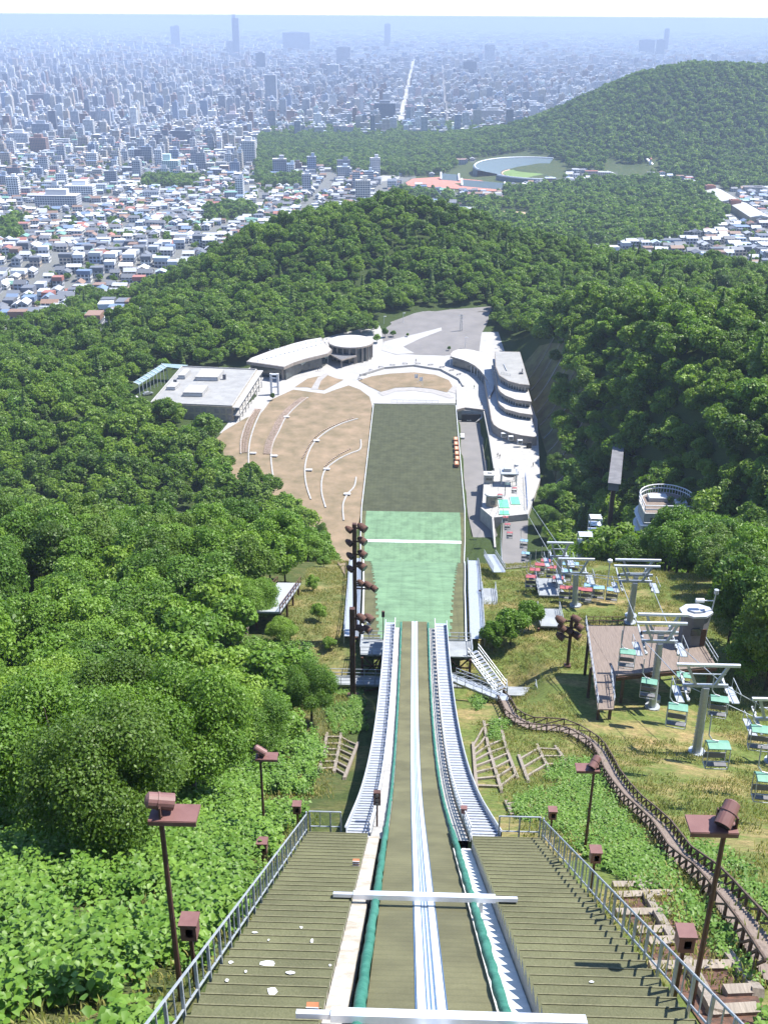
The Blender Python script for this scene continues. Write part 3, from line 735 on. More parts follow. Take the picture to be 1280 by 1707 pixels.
    for i, (x, y, z, d, w, dd, hh, a) in enumerate(blocks):
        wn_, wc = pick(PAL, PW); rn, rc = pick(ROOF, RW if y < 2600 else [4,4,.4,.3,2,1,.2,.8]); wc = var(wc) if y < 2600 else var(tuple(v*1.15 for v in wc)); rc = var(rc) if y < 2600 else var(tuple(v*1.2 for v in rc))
        k = Blk() if i < 250 else restB
        ox, oy, oz = (0,0,0) if i < 250 else (x,y,z)
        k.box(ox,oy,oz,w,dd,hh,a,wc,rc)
        if hh > 14 and (i < 250 or y < 5500): k.box(ox+w*.15,oy,oz+hh+3-.02,w*.35,dd*.5,.9+rnd.random()*2-0.0,a,wc,rc,False)
        if i < 250:
            for j in range(len(k.V)):
                if j >= 20 and k.V[j][2] < hh: k.V[j] = (k.V[j][0],k.V[j][1],hh+.01)
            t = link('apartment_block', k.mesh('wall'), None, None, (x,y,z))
            size = 'low' if hh < 12 else 'mid-height' if hh < 25 else 'tall'
            t['label'] = '%s %s apartment block with %s roof in the %s' % (size, wn_, rn, 'near suburb' if y < 2000 else 'outer city' if y < 3200 else 'dense centre')
            t['category'] = 'apartment block'; o.setdefault(t['label'], []).append(t)
    for lab, ts in o.items():
        for t in ts: t['group'] = lab.split(' in the ')[0] + 's in the ' + lab.split(' in the ')[1] if len(ts) > 1 else 'single ' + t['category'] + 's of the city'
    for nm, k, lab in (('suburb_houses', restH, 'countless small houses packed over the suburb'), ('city_blocks', restB, 'countless grey and white blocks of the dense city'), ('far_suburbs', restF, 'faint outer districts fading into haze at the horizon')):
        tag(link(nm, k.mesh(nm), None), lab, kind='stuff')
    tp = np.array(treepts)
    scatter('garden_trees', np.stack([tp[:,0], tp[:,1], tp[:,2]-.5], 1), nr.random(len(tp))*6.28, 0.55+.35*nr.random(len(tp)), nr.integers(0,4,len(tp)), PROTO2, 'countless small trees between the houses of the city')
    print('houses', len(houses), 'blocks', len(blocks), 'far', len(restF.Q)//5)
build_city()
# streets of the city
st2 = pmat('side_street_asphalt', (.20,.20,.20), (.16,.16,.16), .05, .9)
st = pmat('street_asphalt', (.42,.41,.40), (.36,.36,.36), .05, .9)
for a, b_, w in streets:
    rows = []
    for y in np.geomspace(sy0-40, 14000, 60):
        c = a+(b_-a)*(y-sy0)/(sy1-sy0); ww = (w + (y-sy0)*.0016)*.85; z = float(base_z(y))+.5
        rows.append([(c-ww,y,z),(c+ww,y,z)])
    mb = MB(); mb.sheet(rows); tag(obj('road', mb, st if w == 13 else st2), 'straight street running towards the horizon', kind='structure')
# ------------------------------------------------------------------ materials of the works
def matmat(name, c1, c2, row=0.33, k=0.75, xrow=None, scale=18):
    m, nt, b = newmat(name)
    col, fac, src = noise_col(nt, c1, c2, scale, detail=8, lo=.3, hi=.7)
    big, f2, _ = noise_col(nt, (.78,.78,.78), (1.15,1.15,1.12), .35, detail=5, lo=.35, hi=.65)
    m1 = N(nt, 'ShaderNodeMix', data_type='RGBA', blend_type='MULTIPLY'); m1.inputs['Factor'].default_value = 1
    nt.links.new(col, m1.inputs['A']); nt.links.new(big, m1.inputs['B']); out = m1.outputs['Result']
    for dr, per in (('Y', row), ('X', xrow)):
        if not per: continue
        wv = N(nt, 'ShaderNodeTexWave', wave_type='BANDS', bands_direction=dr, wave_profile='SAW'); wv.inputs['Scale'].default_value = 2*math.pi/(20*per); wv.inputs['Distortion'].default_value = .15
        nt.links.new(src, wv.inputs['Vector'])
        cr = N(nt, 'ShaderNodeMapRange'); cr.inputs['From Min'].default_value = 0.0; cr.inputs['From Max'].default_value = .35; cr.inputs['To Min'].default_value = k; cr.inputs['To Max'].default_value = 1.0
        nt.links.new(wv.outputs['Fac'], cr.inputs['Value'])
        m2 = N(nt, 'ShaderNodeMix', data_type='RGBA', blend_type='MULTIPLY'); m2.inputs['Factor'].default_value = 1
        nt.links.new(out, m2.inputs['A']); nt.links.new(cr.outputs[0], m2.inputs['B']); out = m2.outputs['Result']
    nt.links.new(out, b.inputs['Base Color']); b.inputs['Roughness'].default_value = .85; b.inputs['Specular IOR Level'].default_value = .2
    bp = N(nt, 'ShaderNodeBump', Strength=.5, Distance=.03); nt.links.new(fac, bp.inputs['Height']); nt.links.new(bp.outputs[0], b.inputs['Normal'])
    return m
M = {}
M['olive'] = matmat('olive_mat', (.112,.108,.058), (.146,.140,.080), .42, .86)
M['olive_step'] = matmat('olive_step_mat', (.090,.094,.050), (.130,.132,.074), None, 1, 1.25)
M['nosing'] = pmat('highlit_mat_edge', (.165,.158,.092), (.125,.12,.07), 9, .9, lo=.4, hi=.6)  # paler than the steps: the highlight along their edges put into the colour
M['dark_mat'] = matmat('dark_green_mat', (.056,.063,.036), (.068,.075,.043), 2.4, .90, 1.3, 9)
M['green_mat'] = matmat('pale_green_mat', (.120,.212,.122), (.150,.245,.147), 1.2, .90, 2.0, 5)
M['olive_hill'] = matmat('olive_hill_mat', (.085,.088,.042), (.120,.118,.060), .8, .88, 1.4, 5)
M['white'] = pmat('white_paint', (.66,.67,.68), (.56,.58,.60), 2.5, .45)
M['ceramic'] = pmat('ceramic_white', (.78,.80,.81), (.66,.70,.72), 3, .3, spec=.5)
M['blue'] = pmat('blue_strip', (.05,.12,.26), (.08,.16,.30), 4, .5)
M['groove'] = pmat('ice_groove', (.34,.41,.48), (.44,.50,.55), 6, .4)
M['pad'] = pmat('green_padding', (.022,.125,.090), (.050,.190,.140), 2.2, .55, bump=.8, bscale=5)
M['concrete'] = pmat('concrete', (.46,.43,.38), (.30,.26,.20), 1.6, .9, bump=.3)
M['conc_white'] = pmat('pale_concrete', (.385,.375,.36), (.30,.295,.28), .7, .9, bump=.15)
M['steel'] = pmat('galvanised_steel', (.42,.45,.48), (.33,.36,.39), 5, .45, .35, spec=.5)
M['alu'] = pmat('aluminium', (.66,.68,.71), (.58,.60,.64), 3, .38, .3, spec=.5)
M['grating'] = matmat('steel_grating', (.24,.26,.28), (.32,.34,.36), .3, .5, None, 8)
M['brown'] = pmat('brown_paint', (.150,.072,.064), (.185,.095,.083), 2.5, .5, spec=.4)
M['brown_dk'] = pmat('dark_brown_steel', (.070,.036,.028), (.095,.050,.038), 2.5, .55)
M['rust'] = pmat('rusty_brown', (.12,.055,.035), (.075,.04,.03), 6, .7)
M['lens'] = pmat('lamp_glass', (.03,.03,.035), (.05,.05,.05), 3, .12, spec=.6)
M['black'] = pmat('black_rubber_and_shade', (.02,.02,.022), (.03,.03,.03), 4, .6)
M['tread'] = pmat('stair_tread', (.40,.42,.46), (.30,.32,.36), 3, .5, .2)
M['panel'] = pmat('mesh_panel', (.36,.38,.41), (.44,.46,.49), 9, .5, .2)
M['orange'] = pmat('orange_paint', (.40,.14,.06), (.32,.11,.05), 4, .6)
M['wood'] = pmat('weathered_wood', (.29,.25,.205), (.19,.16,.13), 2.2, .85, bump=.4, stretch=(6,.6,6))
M['wood_dk'] = pmat('old_log', (.115,.080,.060), (.070,.050,.040), 3, .85, bump=.4)
M['plank'] = pmat('grey_brown_plank', (.225,.180,.152), (.150,.120,.100), 1.4, .85, bump=.3, stretch=(7,.5,4))
# ------------------------------------------------------------------ the ski jump inrun
def lofty(fx0, fx1, y0, y1, dz=0.0, step=1.0, zf=None, lip=0.0):
    zf = zf or inrun_z; ys = np.arange(y0, y1+1e-6, step); ys = np.append(ys[ys < y1-.01], y1)
    return [[(fx0(y), y, float(zf(y))+dz), (fx1(y), y, float(zf(y))+dz)] for y in ys]
k_ = lambda v: (lambda y: v)
INR = thing('ski_jump_inrun', 'long olive inrun with white ski tracks and green side padding plunging to the valley', 'ski jump', (0,20,float(inrun_z(20))))
def pt(name, mb, mat, parent, smooth=False):
    """child mesh given in world coordinates"""
    loc = Vector(parent.location); p = parent.parent
    while p: loc += Vector(p.location); p = p.parent
    mb.v = [(a-loc.x, b-loc.y, c-loc.z) for a, b, c in mb.v]
    return obj(name, mb, mat, parent, None, 0, smooth)
mb = MB(); ys = np.append(np.arange(4, 108.4, .8), Y0)
rows = [[(-1.5,y,float(inrun_z(y))-.5),(-1.5,y,float(inrun_z(y))),(1.5,y,float(inrun_z(y))),(1.5,y,float(inrun_z(y))-.5)] for y in ys]
mb.sheet(rows); mb.add([rows[-1][0],rows[-1][1],rows[-1][2],rows[-1][3]], [(3,2,1,0)]); pt('track_surface', mb, M['olive'], INR)
for a, b_ in ((-.335,-.125),(.125,.335)):
    mb = MB(); mb.sheet([[(a,y,float(inrun_z(y))+.012),(a+.012,y,float(inrun_z(y))+.035),(b_-.012,y,float(inrun_z(y))+.035),(b_,y,float(inrun_z(y))+.012)] for y in ys]); pt('ceramic_rail', mb, M['ceramic'], INR)
mb = MB(); mb.sheet([[(-.125,y,float(inrun_z(y))+.008),(.125,y,float(inrun_z(y))+.008)] for y in ys]); pt('centre_strip', mb, M['groove'], INR)
for a in (-.36,-.105,.0,.105,.36):
    w = .014
    mb = MB(); mb.sheet([[(a-w,y,float(inrun_z(y))+.022),(a+w,y,float(inrun_z(y))+.022)] for y in ys]); pt('blue_line', mb, M['blue'], INR)
for sgn in (-1,1):
    mb = MB(); rr = random.Random(3+sgn); pts=[]; rad=[]
    for y in np.arange(4, 108.6, .45):
        kk = 1.0 if y < 40 else .72
        pts.append((sgn*(1.64+rr.uniform(-.018,.018)), y, float(inrun_z(y))+.17*kk)); rad.append((.142+rr.uniform(-.016,.018))*kk)
    mb.tube(pts, rad, 9); pt('edge_pad', mb, M['pad'], INR, True)
mb = MB(); mb.sheet([[(-2.42,y,float(inrun_z(y))-.6),(-2.42,y,float(inrun_z(y))+.10),(-1.92,y,float(inrun_z(y))+.10),(-1.92,y,float(inrun_z(y))-.6)] for y in np.arange(4, 38.1, 1)]); pt('concrete_kerb', mb, M['concrete'], INR)
mb = MB(); mb.sheet([[(1.5,y,float(inrun_z(y))-.5),(2.46,y,float(inrun_z(y))-.5)] for y in np.arange(4, 38.1, 1)]); pt('side_channel', mb, M['white'], INR)
for sgn in (-1,1):
    mb = MB(); mb.sheet([[(sgn*1.5,y,float(inrun_z(y))-.06),(sgn*2.36,y,float(inrun_z(y))-.06)] if sgn > 0 else [(-2.36,y,float(inrun_z(y))-.06),(-1.5,y,float(inrun_z(y))-.06)] for y in np.arange(38.1, 107.9, 1)]); pt('edge_slab', mb, M['conc_white'], INR)
# girders and legs under the free part
for sgn in (-1,1):
    mb = MB(); mb.sheet([[(sgn*2.3-.12,y,float(inrun_z(y))-1.1),(sgn*2.3-.12,y,float(inrun_z(y))-.08),(sgn*2.3+.12,y,float(inrun_z(y))-.08),(sgn*2.3+.12,y,float(inrun_z(y))-1.1),(sgn*2.3-.12,y,float(inrun_z(y))-1.1)] for y in np.arange(39, 107.5, 1)]); pt('girder', mb, M['brown_dk'], INR)
    for y in range(50, 108, 8):
        mb = MB(); zt = float(inrun_z(y))-1.0; mb.bar((sgn*2.3,y,hz(sgn*2.3,y)-1),(sgn*2.3,y,zt),.4,.4); pt('leg', mb, M['brown_dk'], INR)
for y in range(50, 108, 8):
    mb = MB(); zt = float(inrun_z(y))-.9; zb = hz(0,y); mb.bar((-2.3,y,zt),(2.3,y,zb+.3),.16); mb.bar((2.3,y,zt),(-2.3,y,zb+.3),.16); mb.bar((-2.3,y,zt),(2.3,y,zt),.3); pt('cross_brace', mb, M['rust'], INR)
# start beams lying across the track
for y, x0, x1, a0, a1, lab in ((25.7,-3.05,3.1,-2.38,2.36,'silver start beam laid across the track in full view'),(15.35,-2.95,3.25,-2.2,3.25,'silver start beam cut by the lower edge of the photo')):
    z = float(inrun_z(y))+.42; t = thing('start_beam', lab, 'start beam', (0,y,z), 0, 'start beams across the inrun')
    sl = math.atan(.708); rot = Matrix.Rotation(-sl*.5, 3, 'X')
    mb = MB(); mb.box((0,0,0), (x1-x0,.16,.12), rot); mb.v = [(v[0]+(x0+x1)/2, v[1], v[2]) for v in mb.v]; obj('inner_bar', mb, M['alu'], t)
    mb = MB(); mb.box((0,0,0), (a1-a0,.30,.17), rot); mb.v = [(v[0]+(a0+a1)/2, v[1]-.02, v[2]+.03) for v in mb.v]; obj('seat_bar', mb, M['alu'], t)
    for xx in (-1.9,1.9):
        mb = MB(); mb.box((xx,0,-.30), (.12,.2,.5)); obj('bracket', mb, M['steel'], t)
# ------------------------------------------------------------------ mat covered stairways beside the start
def zst(y): return float(inrun_z(y))+.32
TR = .66
def stairway(x0, x1, label):
    t = thing('start_stairway', label, 'stairway', ((x0+x1)/2, 8, zst(8)), 0, 'mat covered stairways beside the start')
    rows = []; y = 37.6; top = None
    while y > 3:
        z = zst(y); rr = rnd.uniform(-.012,.012)
        rows.append([(x0,y,z+rr),(x1,y,z+rr)]); rows.append([(x0,y-TR+.015,z+.03+rr),(x1,y-TR+.015,z+.03+rr)]); y -= TR
    rows = [rows[0][:]] + rows; rows[0] = [(p[0],p[1],p[2]-2.2) for p in rows[0]]
    mb = MB(); mb.sheet([r[::-1] for r in rows]); pt('steps', mb, M['olive_step'], t)
    mb = MB()
    for r in rows[1::2]: p, q = r[0], r[1]; mb.box(((p[0]+q[0])/2, p[1]+.02, p[2]+.008), (x1-x0-.02, .03, .03))
    ns = pt('nosing', mb, M['nosing'], t)
    for xs in (x0, x1):
        mb = MB(); prof = [(xs, r[0][1], r[0][2]-.01) for r in rows[1:]]
        for a, b_ in zip(prof[:-1], prof[1:]):
            if abs(a[1]-b_[1]) < .05: continue
            mb.add([a, b_, (xs,b_[1],b_[2]-2.4), (xs,a[1],a[2]-2.4)], [(0,1,2,3)])
        pt('side_panel', mb, M['conc_white'] if xs == x0 and x0 > 0 else M['concrete'], t)
    return t
stairway(-5.3, -2.44, 'mat covered stairway with pale scraps left of the inrun')
stairway(2.48, 5.75, 'mat covered stairway with railing shadows right of the inrun')
def railing(name, label, pts, hgt=1.02, step=.76, mat=None, posts=2, group=None, thin=.035, kick=True, cat='railing'):
    """pts: polyline along the walking surface"""
    pts = [Vector(p) for p in pts]; t = thing(name, label, cat, pts[0], 0, group)
    up = Vector((0,0,1)); mat = mat or M['steel']
    mb = MB(); mb.tube([p+up*hgt for p in pts], thin, 6); pt('top_rail', mb, mat, t)
    mb = MB(); mb.tube([p+up*.14 for p in pts], thin*.9, 6); pt('bottom_rail', mb, mat, t)
    i = 0; bme = None
    for a, b_ in zip(pts[:-1], pts[1:]):
        L = (b_-a).length; n = max(1, int(round(L/step)))
        for k in range(n):
            p = a+(b_-a)*(k/n)
            if i % posts == 0: 
                mp = MB(); mp.bar(p-up*.3, p+up*hgt, .07, .07); pt('post', mp, mat, t)
            else:
                if bme is None:
                    mq = MB(); mq.bar((0,0,.14),(0,0,hgt),.03,.03); bme = mq.mesh('baluster')
                link('baluster', bme, mat, t, p-t.location)
            i += 1
    mp = MB(); mp.bar(pts[-1]-up*.3, pts[-1]+up*hgt, .07, .07); pt('post', mp, mat, t)
    return t
for sgn, lab in ((-1,'grey steel railing along the outer edge of the left start stairway'),(1,'grey steel railing along the outer edge of the right start stairway')):
    ox = 5.37 if sgn < 0 else 5.82; pl = [(sgn*ox, y, zst(y)) for y in np.arange(4.4, 37.9, .76*4)]+[(sgn*ox,37.9,zst(37.7))]
    railing('stair_railing', lab, pl, 1.05, .76, group='railings of the start stairways')
    railing('end_railing', 'short grey end railing closing the %s start stairway' % ('left' if sgn < 0 else 'right'), [(sgn*(ox-.15),37.95,zst(37.7)),(sgn*3.75,37.95,zst(37.7))], 1.05, .5, group='railings of the start stairways')
# ------------------------------------------------------------------ long steel stairs beside the inrun
def long_stair(x0, x1, sgn, label):
    t = thing('steel_stairway', label, 'stairway', ((x0+x1)/2, 38, float(inrun_z(38))), 0, 'long steel stairways beside the inrun')
    rows = []; y = 38.0
    while y < 108: rows += [[(x0,y,float(inrun_z(y))+.02),(x1,y,float(inrun_z(y))+.02)],[(x0,y+.46,float(inrun_z(y))+.0),(x1,y+.46,float(inrun_z(y))+.0)]]; y += .46
    mb = MB(); mb.sheet(rows); y = 38.0
    while y < 107.8: mb.box(((x0+x1)/2, y+.43, float(inrun_z(y))+.03), (x1-x0-.1, .05, .06), None, 1); y += .92
    pt('treads', mb, [M['tread'], M['steel']], t)
    xo = x0 if sgn < 0 else x1; xi = x1 if sgn < 0 else x0
    ysx = np.append(np.arange(37.9, 107.9, 1.2), 108)
    mb = MB(); mb.sheet([[(xo,y,float(inrun_z(y))-.55),(xo,y,float(inrun_z(y))+.62)] for y in ysx]); mb.sheet([[(xo+sgn*.05,y,float(inrun_z(y))+.62),(xo+sgn*.05,y,float(inrun_z(y))-.55)] for y in ysx]); pt('side_panel', mb, M['panel'], t)
    mb = MB(); mb.tube([(xo+sgn*.025,y,float(inrun_z(y))+.66) for y in ysx], .05, 6); pt('top_rail', mb, M['alu'], t)
    # inner guard: posts with slats
    for zz in (.95,.66,.38):
        mb = MB(); mb.tube([(xi-sgn*.06,y,float(inrun_z(y))+zz) for y in ysx], .038, 5); pt('guard_rail', mb, M['white'], t)
    mq = MB(); mq.bar((0,0,-.1),(0,0,.97),.06); mq = mq.mesh('guard_post')
    for y in np.arange(38.2, 108, 1.15): link('guard_post', mq, M['white'], t, Vector((xi-sgn*.06,y,float(inrun_z(y))))-t.location)
    mb = MB()
    for y in np.arange(38.6, 108, 1.15): mb.box((xi-sgn*.06,y,float(inrun_z(y))+.30),(.03,.62,.5), Matrix.Rotation(-math.atan(.5),3,'X'))
    pt('guard_panel', mb, M['white'] if sgn > 0 else M['panel'], t)
    return t
long_stair(-3.5,-2.42,-1,'narrow silver stairway running down the left side of the inrun')
long_stair(2.5,3.85,1,'wider silver stairway with mesh side running down right of the inrun')
# ------------------------------------------------------------------ landing hill
HW = lambda y: float(np.interp(y-Y0, [0,20,52,110,135,187,210,302], [6.3,7.1,8.8,12,13.6,16.6,17.4,17.4]))
GWt = lambda y: float(np.interp(y-Y0, [0,20,52,110,135,187,210], [4.6,5.8,7.9,11.2,12.9,15.6,16.0]))
HILL = thing('landing_hill', 'landing slope with pale green mats running out into a dark green outrun', 'ski slope', (0,Y0,float(land_z(Y0))))
def wall_rows(ysx, fx, a, b_): return [[(fx(y),y,float(land_z(y))+a),(fx(y),y,float(land_z(y))+b_)] for y in ysx]
ysh = np.append(np.arange(Y0-.9, 419.9, 1.5), 420.0)
mb = MB(); mb.sheet([[(-HW(y),y,float(land_z(y))-2.5),(-HW(y),y,float(land_z(y)))]+[(HW(y)*q,y,float(land_z(y))) for q in (-.5,0,.5)]+[(HW(y),y,float(land_z(y))),(HW(y),y,float(land_z(y))-2.5)] for y in ysh if y < 318]); pt('slope_mat', mb, M['olive_hill'], HILL)
mb = MB(); mb.sheet([[(-HW(y),y,float(land_z(y))-2.5),(-HW(y),y,float(land_z(y))),(0,y,float(land_z(y))),(HW(y),y,float(land_z(y))),(HW(y),y,float(land_z(y))-2.5)] for y in np.append(np.arange(316.7,420,1.5),420)]); pt('outrun_mat', mb, M['dark_mat'], HILL)
mb = MB(); y = Y0-.5
while y < 316.6:
    y2 = min(y+1.2, 316.7); j = (.28 if int(y/1.2) % 2 else .0)*(1 if y < 168 else .0)
    g = GWt(y)-j-rnd.uniform(0,.12)
    mb.sheet([[(-g,y,float(land_z(y))+.06),(0,y,float(land_z(y))+.06),(g,y,float(land_z(y))+.06)],[(-g,y2,float(land_z(y2))+.06),(0,y2,float(land_z(y2))+.06),(g,y2,float(land_z(y2))+.06)]]); y = y2
pt('green_mat', mb, M['green_mat'], HILL)
def hillpt(px, py):
    d = ray(px, py); Y = np.linspace(150, 430, 2801); z = CAMP.z + d.z/d.y*Y; s = z-land_z(Y); s[Y < 175] = 1
    i = int(np.argmax(s < 0)); y = float(Y[i]); return Vector((CAMP.x+d.x/d.y*y, y, float(land_z(y))))
yl = hillpt(690, 903).y
mb = MB(); mb.sheet([[(-GWt(yl),y,float(land_z(y))+.09),(0,y,float(land_z(y))+.09),(GWt(yl),y,float(land_z(y))+.09)] for y in (yl-.9,yl+.9)]); pt('distance_line', mb, M['white'], HILL)
for sgn in (-1,1):
    mb = MB(); mb.strip([(sgn*(HW(y)+.15),y,float(land_z(y))-.2) for y in np.arange(Y0,420.5,2)], .22, .55); pt('edge_board', mb, M['white'], HILL)
mb = MB(); mb.strip([(x,420.2,3.3) for x in (-17.6,0,17.6)], .3, .9); pt('end_kerb', mb, M['conc_white'], HILL)
# stairs beside the knoll
def knoll_stair(sgn, label):
    t = thing('knoll_stairway', label, 'stairway', (sgn*7.5,112,float(land_z(112))), 0, 'silver stairways beside the knoll')
    f = lambda y: sgn*(HW(y)+.6); rows = []
    y = 110.0
    while y < 172: rows += [[(f(y),y,float(land_z(y))+.25),(f(y)+sgn*1.8,y,float(land_z(y))+.25)],[(f(y),y+.62,float(land_z(y))+.22),(f(y)+sgn*1.8,y+.62,float(land_z(y))+.22)]]; y += .7
    mb = MB(); mb.sheet(rows); pt('treads', mb, M['steel'], t)
    for off in (0,1.85):
        ysx = np.arange(110,172.1,2)
        for zz in (1.1,.65):
            mb = MB(); mb.tube([(f(y)+sgn*off,y,float(land_z(y))+zz) for y in ysx], .05, 5); pt('rail', mb, M['steel'], t)
        mq = MB(); mq.bar((0,0,-.8),(0,0,1.1),.07); mq = mq.mesh('rail_post')
        for y in ysx: link('rail_post', mq, M['steel'], t, Vector((f(y)+sgn*off,y,float(land_z(y))))-t.location)
    mb = MB()
    for y in np.arange(112,172,6):
        mb.bar((f(y)+sgn*1.6,y,hz(f(y)+sgn*1.6,y)-1),(f(y)+sgn*1.6,y,float(land_z(y))+.1),.18)
    pt('legs', mb, M['rust'], t); return t
knoll_stair(-1,'silver stairway down the left edge of the pale green knoll')
knoll_stair(1,'silver stairway down the right edge of the pale green knoll')
# decks each side of the take-off
def deck(name, label, x0, x1, y0, y1, z, open_sides, group=None, mat=None, legs=True):
    t = thing(name, label, 'platform', ((x0+x1)/2,(y0+y1)/2,z), 0, group)
    mb = MB(); mb.box(((x0+x1)/2,(y0+y1)/2,z-.1),(x1-x0,y1-y0,.2)); pt('floor', mb, mat or M['grating'], t)
    C = [Vector((x0,y0,z)),Vector((x1,y0,z)),Vector((x1,y1,z)),Vector((x0,y1,z))]
    for k in range(4):
        if k in open_sides: continue
        a, b_ = C[k], C[(k+1)%4]; n = max(2, int((b_-a).length/1.2)); mb = MB()
        for q in range(n+1): p = a+(b_-a)*(q/n); mb.bar(p, p+Vector((0,0,1.1)), .06)
        for zz in (1.1,.6,.15): mb.bar(a+Vector((0,0,zz)), b_+Vector((0,0,zz)), .055)
        pt('guard_rail', mb, M['steel'], t)
    if legs:
        for p in C:
            q = Vector((p.x+(.25 if p.x == x0 else -.25), p.y+(.25 if p.y == y0 else -.25), z-.2)); mb = MB(); mb.bar((q.x,q.y,hz(q.x,q.y)-1), q, .28); pt('leg', mb, M['rust'], t)
        mb = MB(); mb.bar((x0+.3,y0+.3,z-.4),(x1-.3,y0+.3,z-3.2),.14); mb.bar((x1-.3,y0+.3,z-.4),(x0+.3,y0+.3,z-3.2),.14); mb.bar((x0+.3,y0+.3,z-1.8),(x1-.3,y0+.3,z-1.8),.14); pt('bracing', mb, M['rust'], t)
    return t
deck('take_off_deck','small steel deck left of the take-off above a brown frame',-6.5,-3.6,105.1,108.7,84.5,{1}, 'decks beside the take-off')
deck('take_off_deck','small steel deck right of the take-off above a brown frame',3.95,7.0,105.1,108.7,84.5,{3,0}, 'decks beside the take-off')
def flight(name, label, a, b_, w, step=.3, group=None, mat=None, rail=True, cat='stairway'):
    """a straight stair flight from a down to b"""
    a, b_ = Vector(a), Vector(b_); t = thing(name, label, cat, b_, 0, group); d = b_-a; n = max(3, int(abs(d.z)/.19)); fl = Vector((d.x,d.y,0)); sd = Vector((-fl.y,fl.x,0)).normalized()*(w/2)
    mb = MB()
    for k in range(n+1):
        p = a+d*(k/n); q = fl*(.46/n); mb.add([p-sd-q,p+sd-q,p+sd+q,p-sd+q,p-sd-q-Vector((0,0,.06)),p+sd-q-Vector((0,0,.06)),p+sd+q-Vector((0,0,.06)),p-sd+q-Vector((0,0,.06))],[(0,1,2,3),(7,6,5,4),(0,4,5,1),(1,5,6,2),(2,6,7,3),(3,7,4,0)])
    pt('treads', mb, mat or M['steel'], t)
    for s in (-1,1):
        mb = MB(); mb.bar(a+sd*s*1.05-Vector((0,0,.12)), b_+sd*s*1.05-Vector((0,0,.12)), .07, .28); pt('stringer', mb, M['steel'], t)
        if rail:
            mb = MB(); m_ = max(2, int(d.length/1.1))
            for zz in (1.0,.55): mb.bar(a+sd*s*1.05+Vector((0,0,zz)), b_+sd*s*1.05+Vector((0,0,zz)), .055)
            for q in range(m_+1): p = a+d*(q/m_)+sd*s*1.05; mb.bar(p, p+Vector((0,0,1.0)), .055)
            pt('guard_rail', mb, M['steel'], t)
    return t
flight('deck_stairs','steel stairs dropping from the right take-off deck',(7.1,106.0,84.5),(10.4,101.6,hz(10.4,101.6)+.3),1.5)
flight('lower_stairs','second lower steel stairs leading to the log path',(4.4,99.5,hz(6,99)+2.6),(9.8,94.4,hz(10,94)+.6),1.2)
deck('walkway','steel walkway under the right take-off deck',4.0,10.0,102.8,104.1,81.7,{1,3},None,None,False)
deck('walkway','pale steel walkway reaching left from under the take-off',-12.6,-3.2,101.1,102.7,82.9,{1,3},None,None,True)
flight('side_steps','steel steps standing right of the knoll stairway',(12.6,154,float(land_z(154))+2.2),(13.1,141,float(land_z(141))+1.0),1.8)
# ------------------------------------------------------------------ brown lamps, boxes and masts
def bpos(px, py): return gpt(px, py)
def lamp(px, py, hgt, side, aim, label):
    p = bpos(px, py); t = thing('floodlight_pole', label, 'floodlight', p, 0, 'brown floodlight poles beside the start stairways'); H = hgt
    mb = MB(); mb.tube([(0,0,-.6),(0,0,H)], [.085,.065], 8); obj('pole', mb, M['brown_dk'], t)
    mb = MB(); mb.box((side*.36,-.02,H+.05),(1.18,.62,.07)); mb.box((side*.36,-.33,H-.0),(1.18,.03,.13)); mb.box((0,0,H-.1),(.26,.26,.2)); obj('top_plate', mb, M['brown'], t)
    d = Vector(aim).normalized(); c = Vector((-side*.0,.0,H+.42))
    mb = MB(); mb.tube([c-d*.34, c-d*.28, c-d*.05, c-d*.05, c+d*.0, c+d*.0, c+d*.36], [.10,.20,.205,.225,.225,.205,.215], 16); hd = obj('lamp_head', mb, M['brown'], t, smooth=False)
    mb = MB(); mb.tube([c+d*.35, c+d*.365], .185, 16); obj('lens', mb, M['lens'], hd)
    mb = MB(); sdv = d.cross(Vector((0,0,1))).normalized()*.25
    for s in (-1,1): mb.bar(c+sdv*s, Vector((c.x,c.y,H+.09))+sdv*s, .04,.09)
    mb.bar(Vector((c.x,c.y,H+.11))-sdv, Vector((c.x,c.y,H+.11))+sdv, .09,.04); obj('yoke', mb, M['brown_dk'], t); return t
lamp(303,1668,6.6,1,(.85,.25,-.28),'brown floodlight on the tall leaning pole nearest the left lower corner')
lamp(442,1402,5.9,1,(.75,-.15,-.42),'smaller brown floodlight pole near the far end of the left stairway')
lamp(973,1428,5.9,-1,(-.45,-.55,-.45),'brown floodlight pole before the log path on the right')
lamp(1150,1684,6.6,-1,(-.45,-.6,-.5),'large brown floodlight pole at the right edge')
BOXES = []
def postbox(px, py, tx, ty, label):
    p = bpos(px, py); hgt = on_y(tx, ty, p.y).z-p.z-.2; BOXES.append(p); t = thing('control_box', label, 'control box', p, 0, 'brown boxes on posts along the stairways')
    mb = MB(); mb.bar((0,0,-.6),(0,0,hgt-.35),.10); obj('post', mb, M['brown_dk'], t)
    mb = MB(); mb.box((0,0,hgt-.1),(.44,.44,.58)); mb.box((0,0,hgt+.2),(.52,.52,.07)); obj('box', mb, M['brown'], t)
    mb = MB(); mb.box((.03,-.21,hgt-.1),(.2,.02,.3)); obj('cover_plate', mb, M['brown'], t)
for a in ((497,1392,496,1340,'brown box on a post at the far end of the left stairway railing'),(440,1448,440,1402,'brown box on a post midway along the left stairway railing'),(327,1645,322,1533,'brown box on a post beside the pole nearest the left corner'),
          (916,1400,916,1349,'brown box on a post at the far end of the right stairway railing'),(984,1488,990,1416,'brown box on a post midway along the right stairway railing'),(1123,1665,1140,1552,'brown box on a post beside the large right floodlight pole')): postbox(*a)
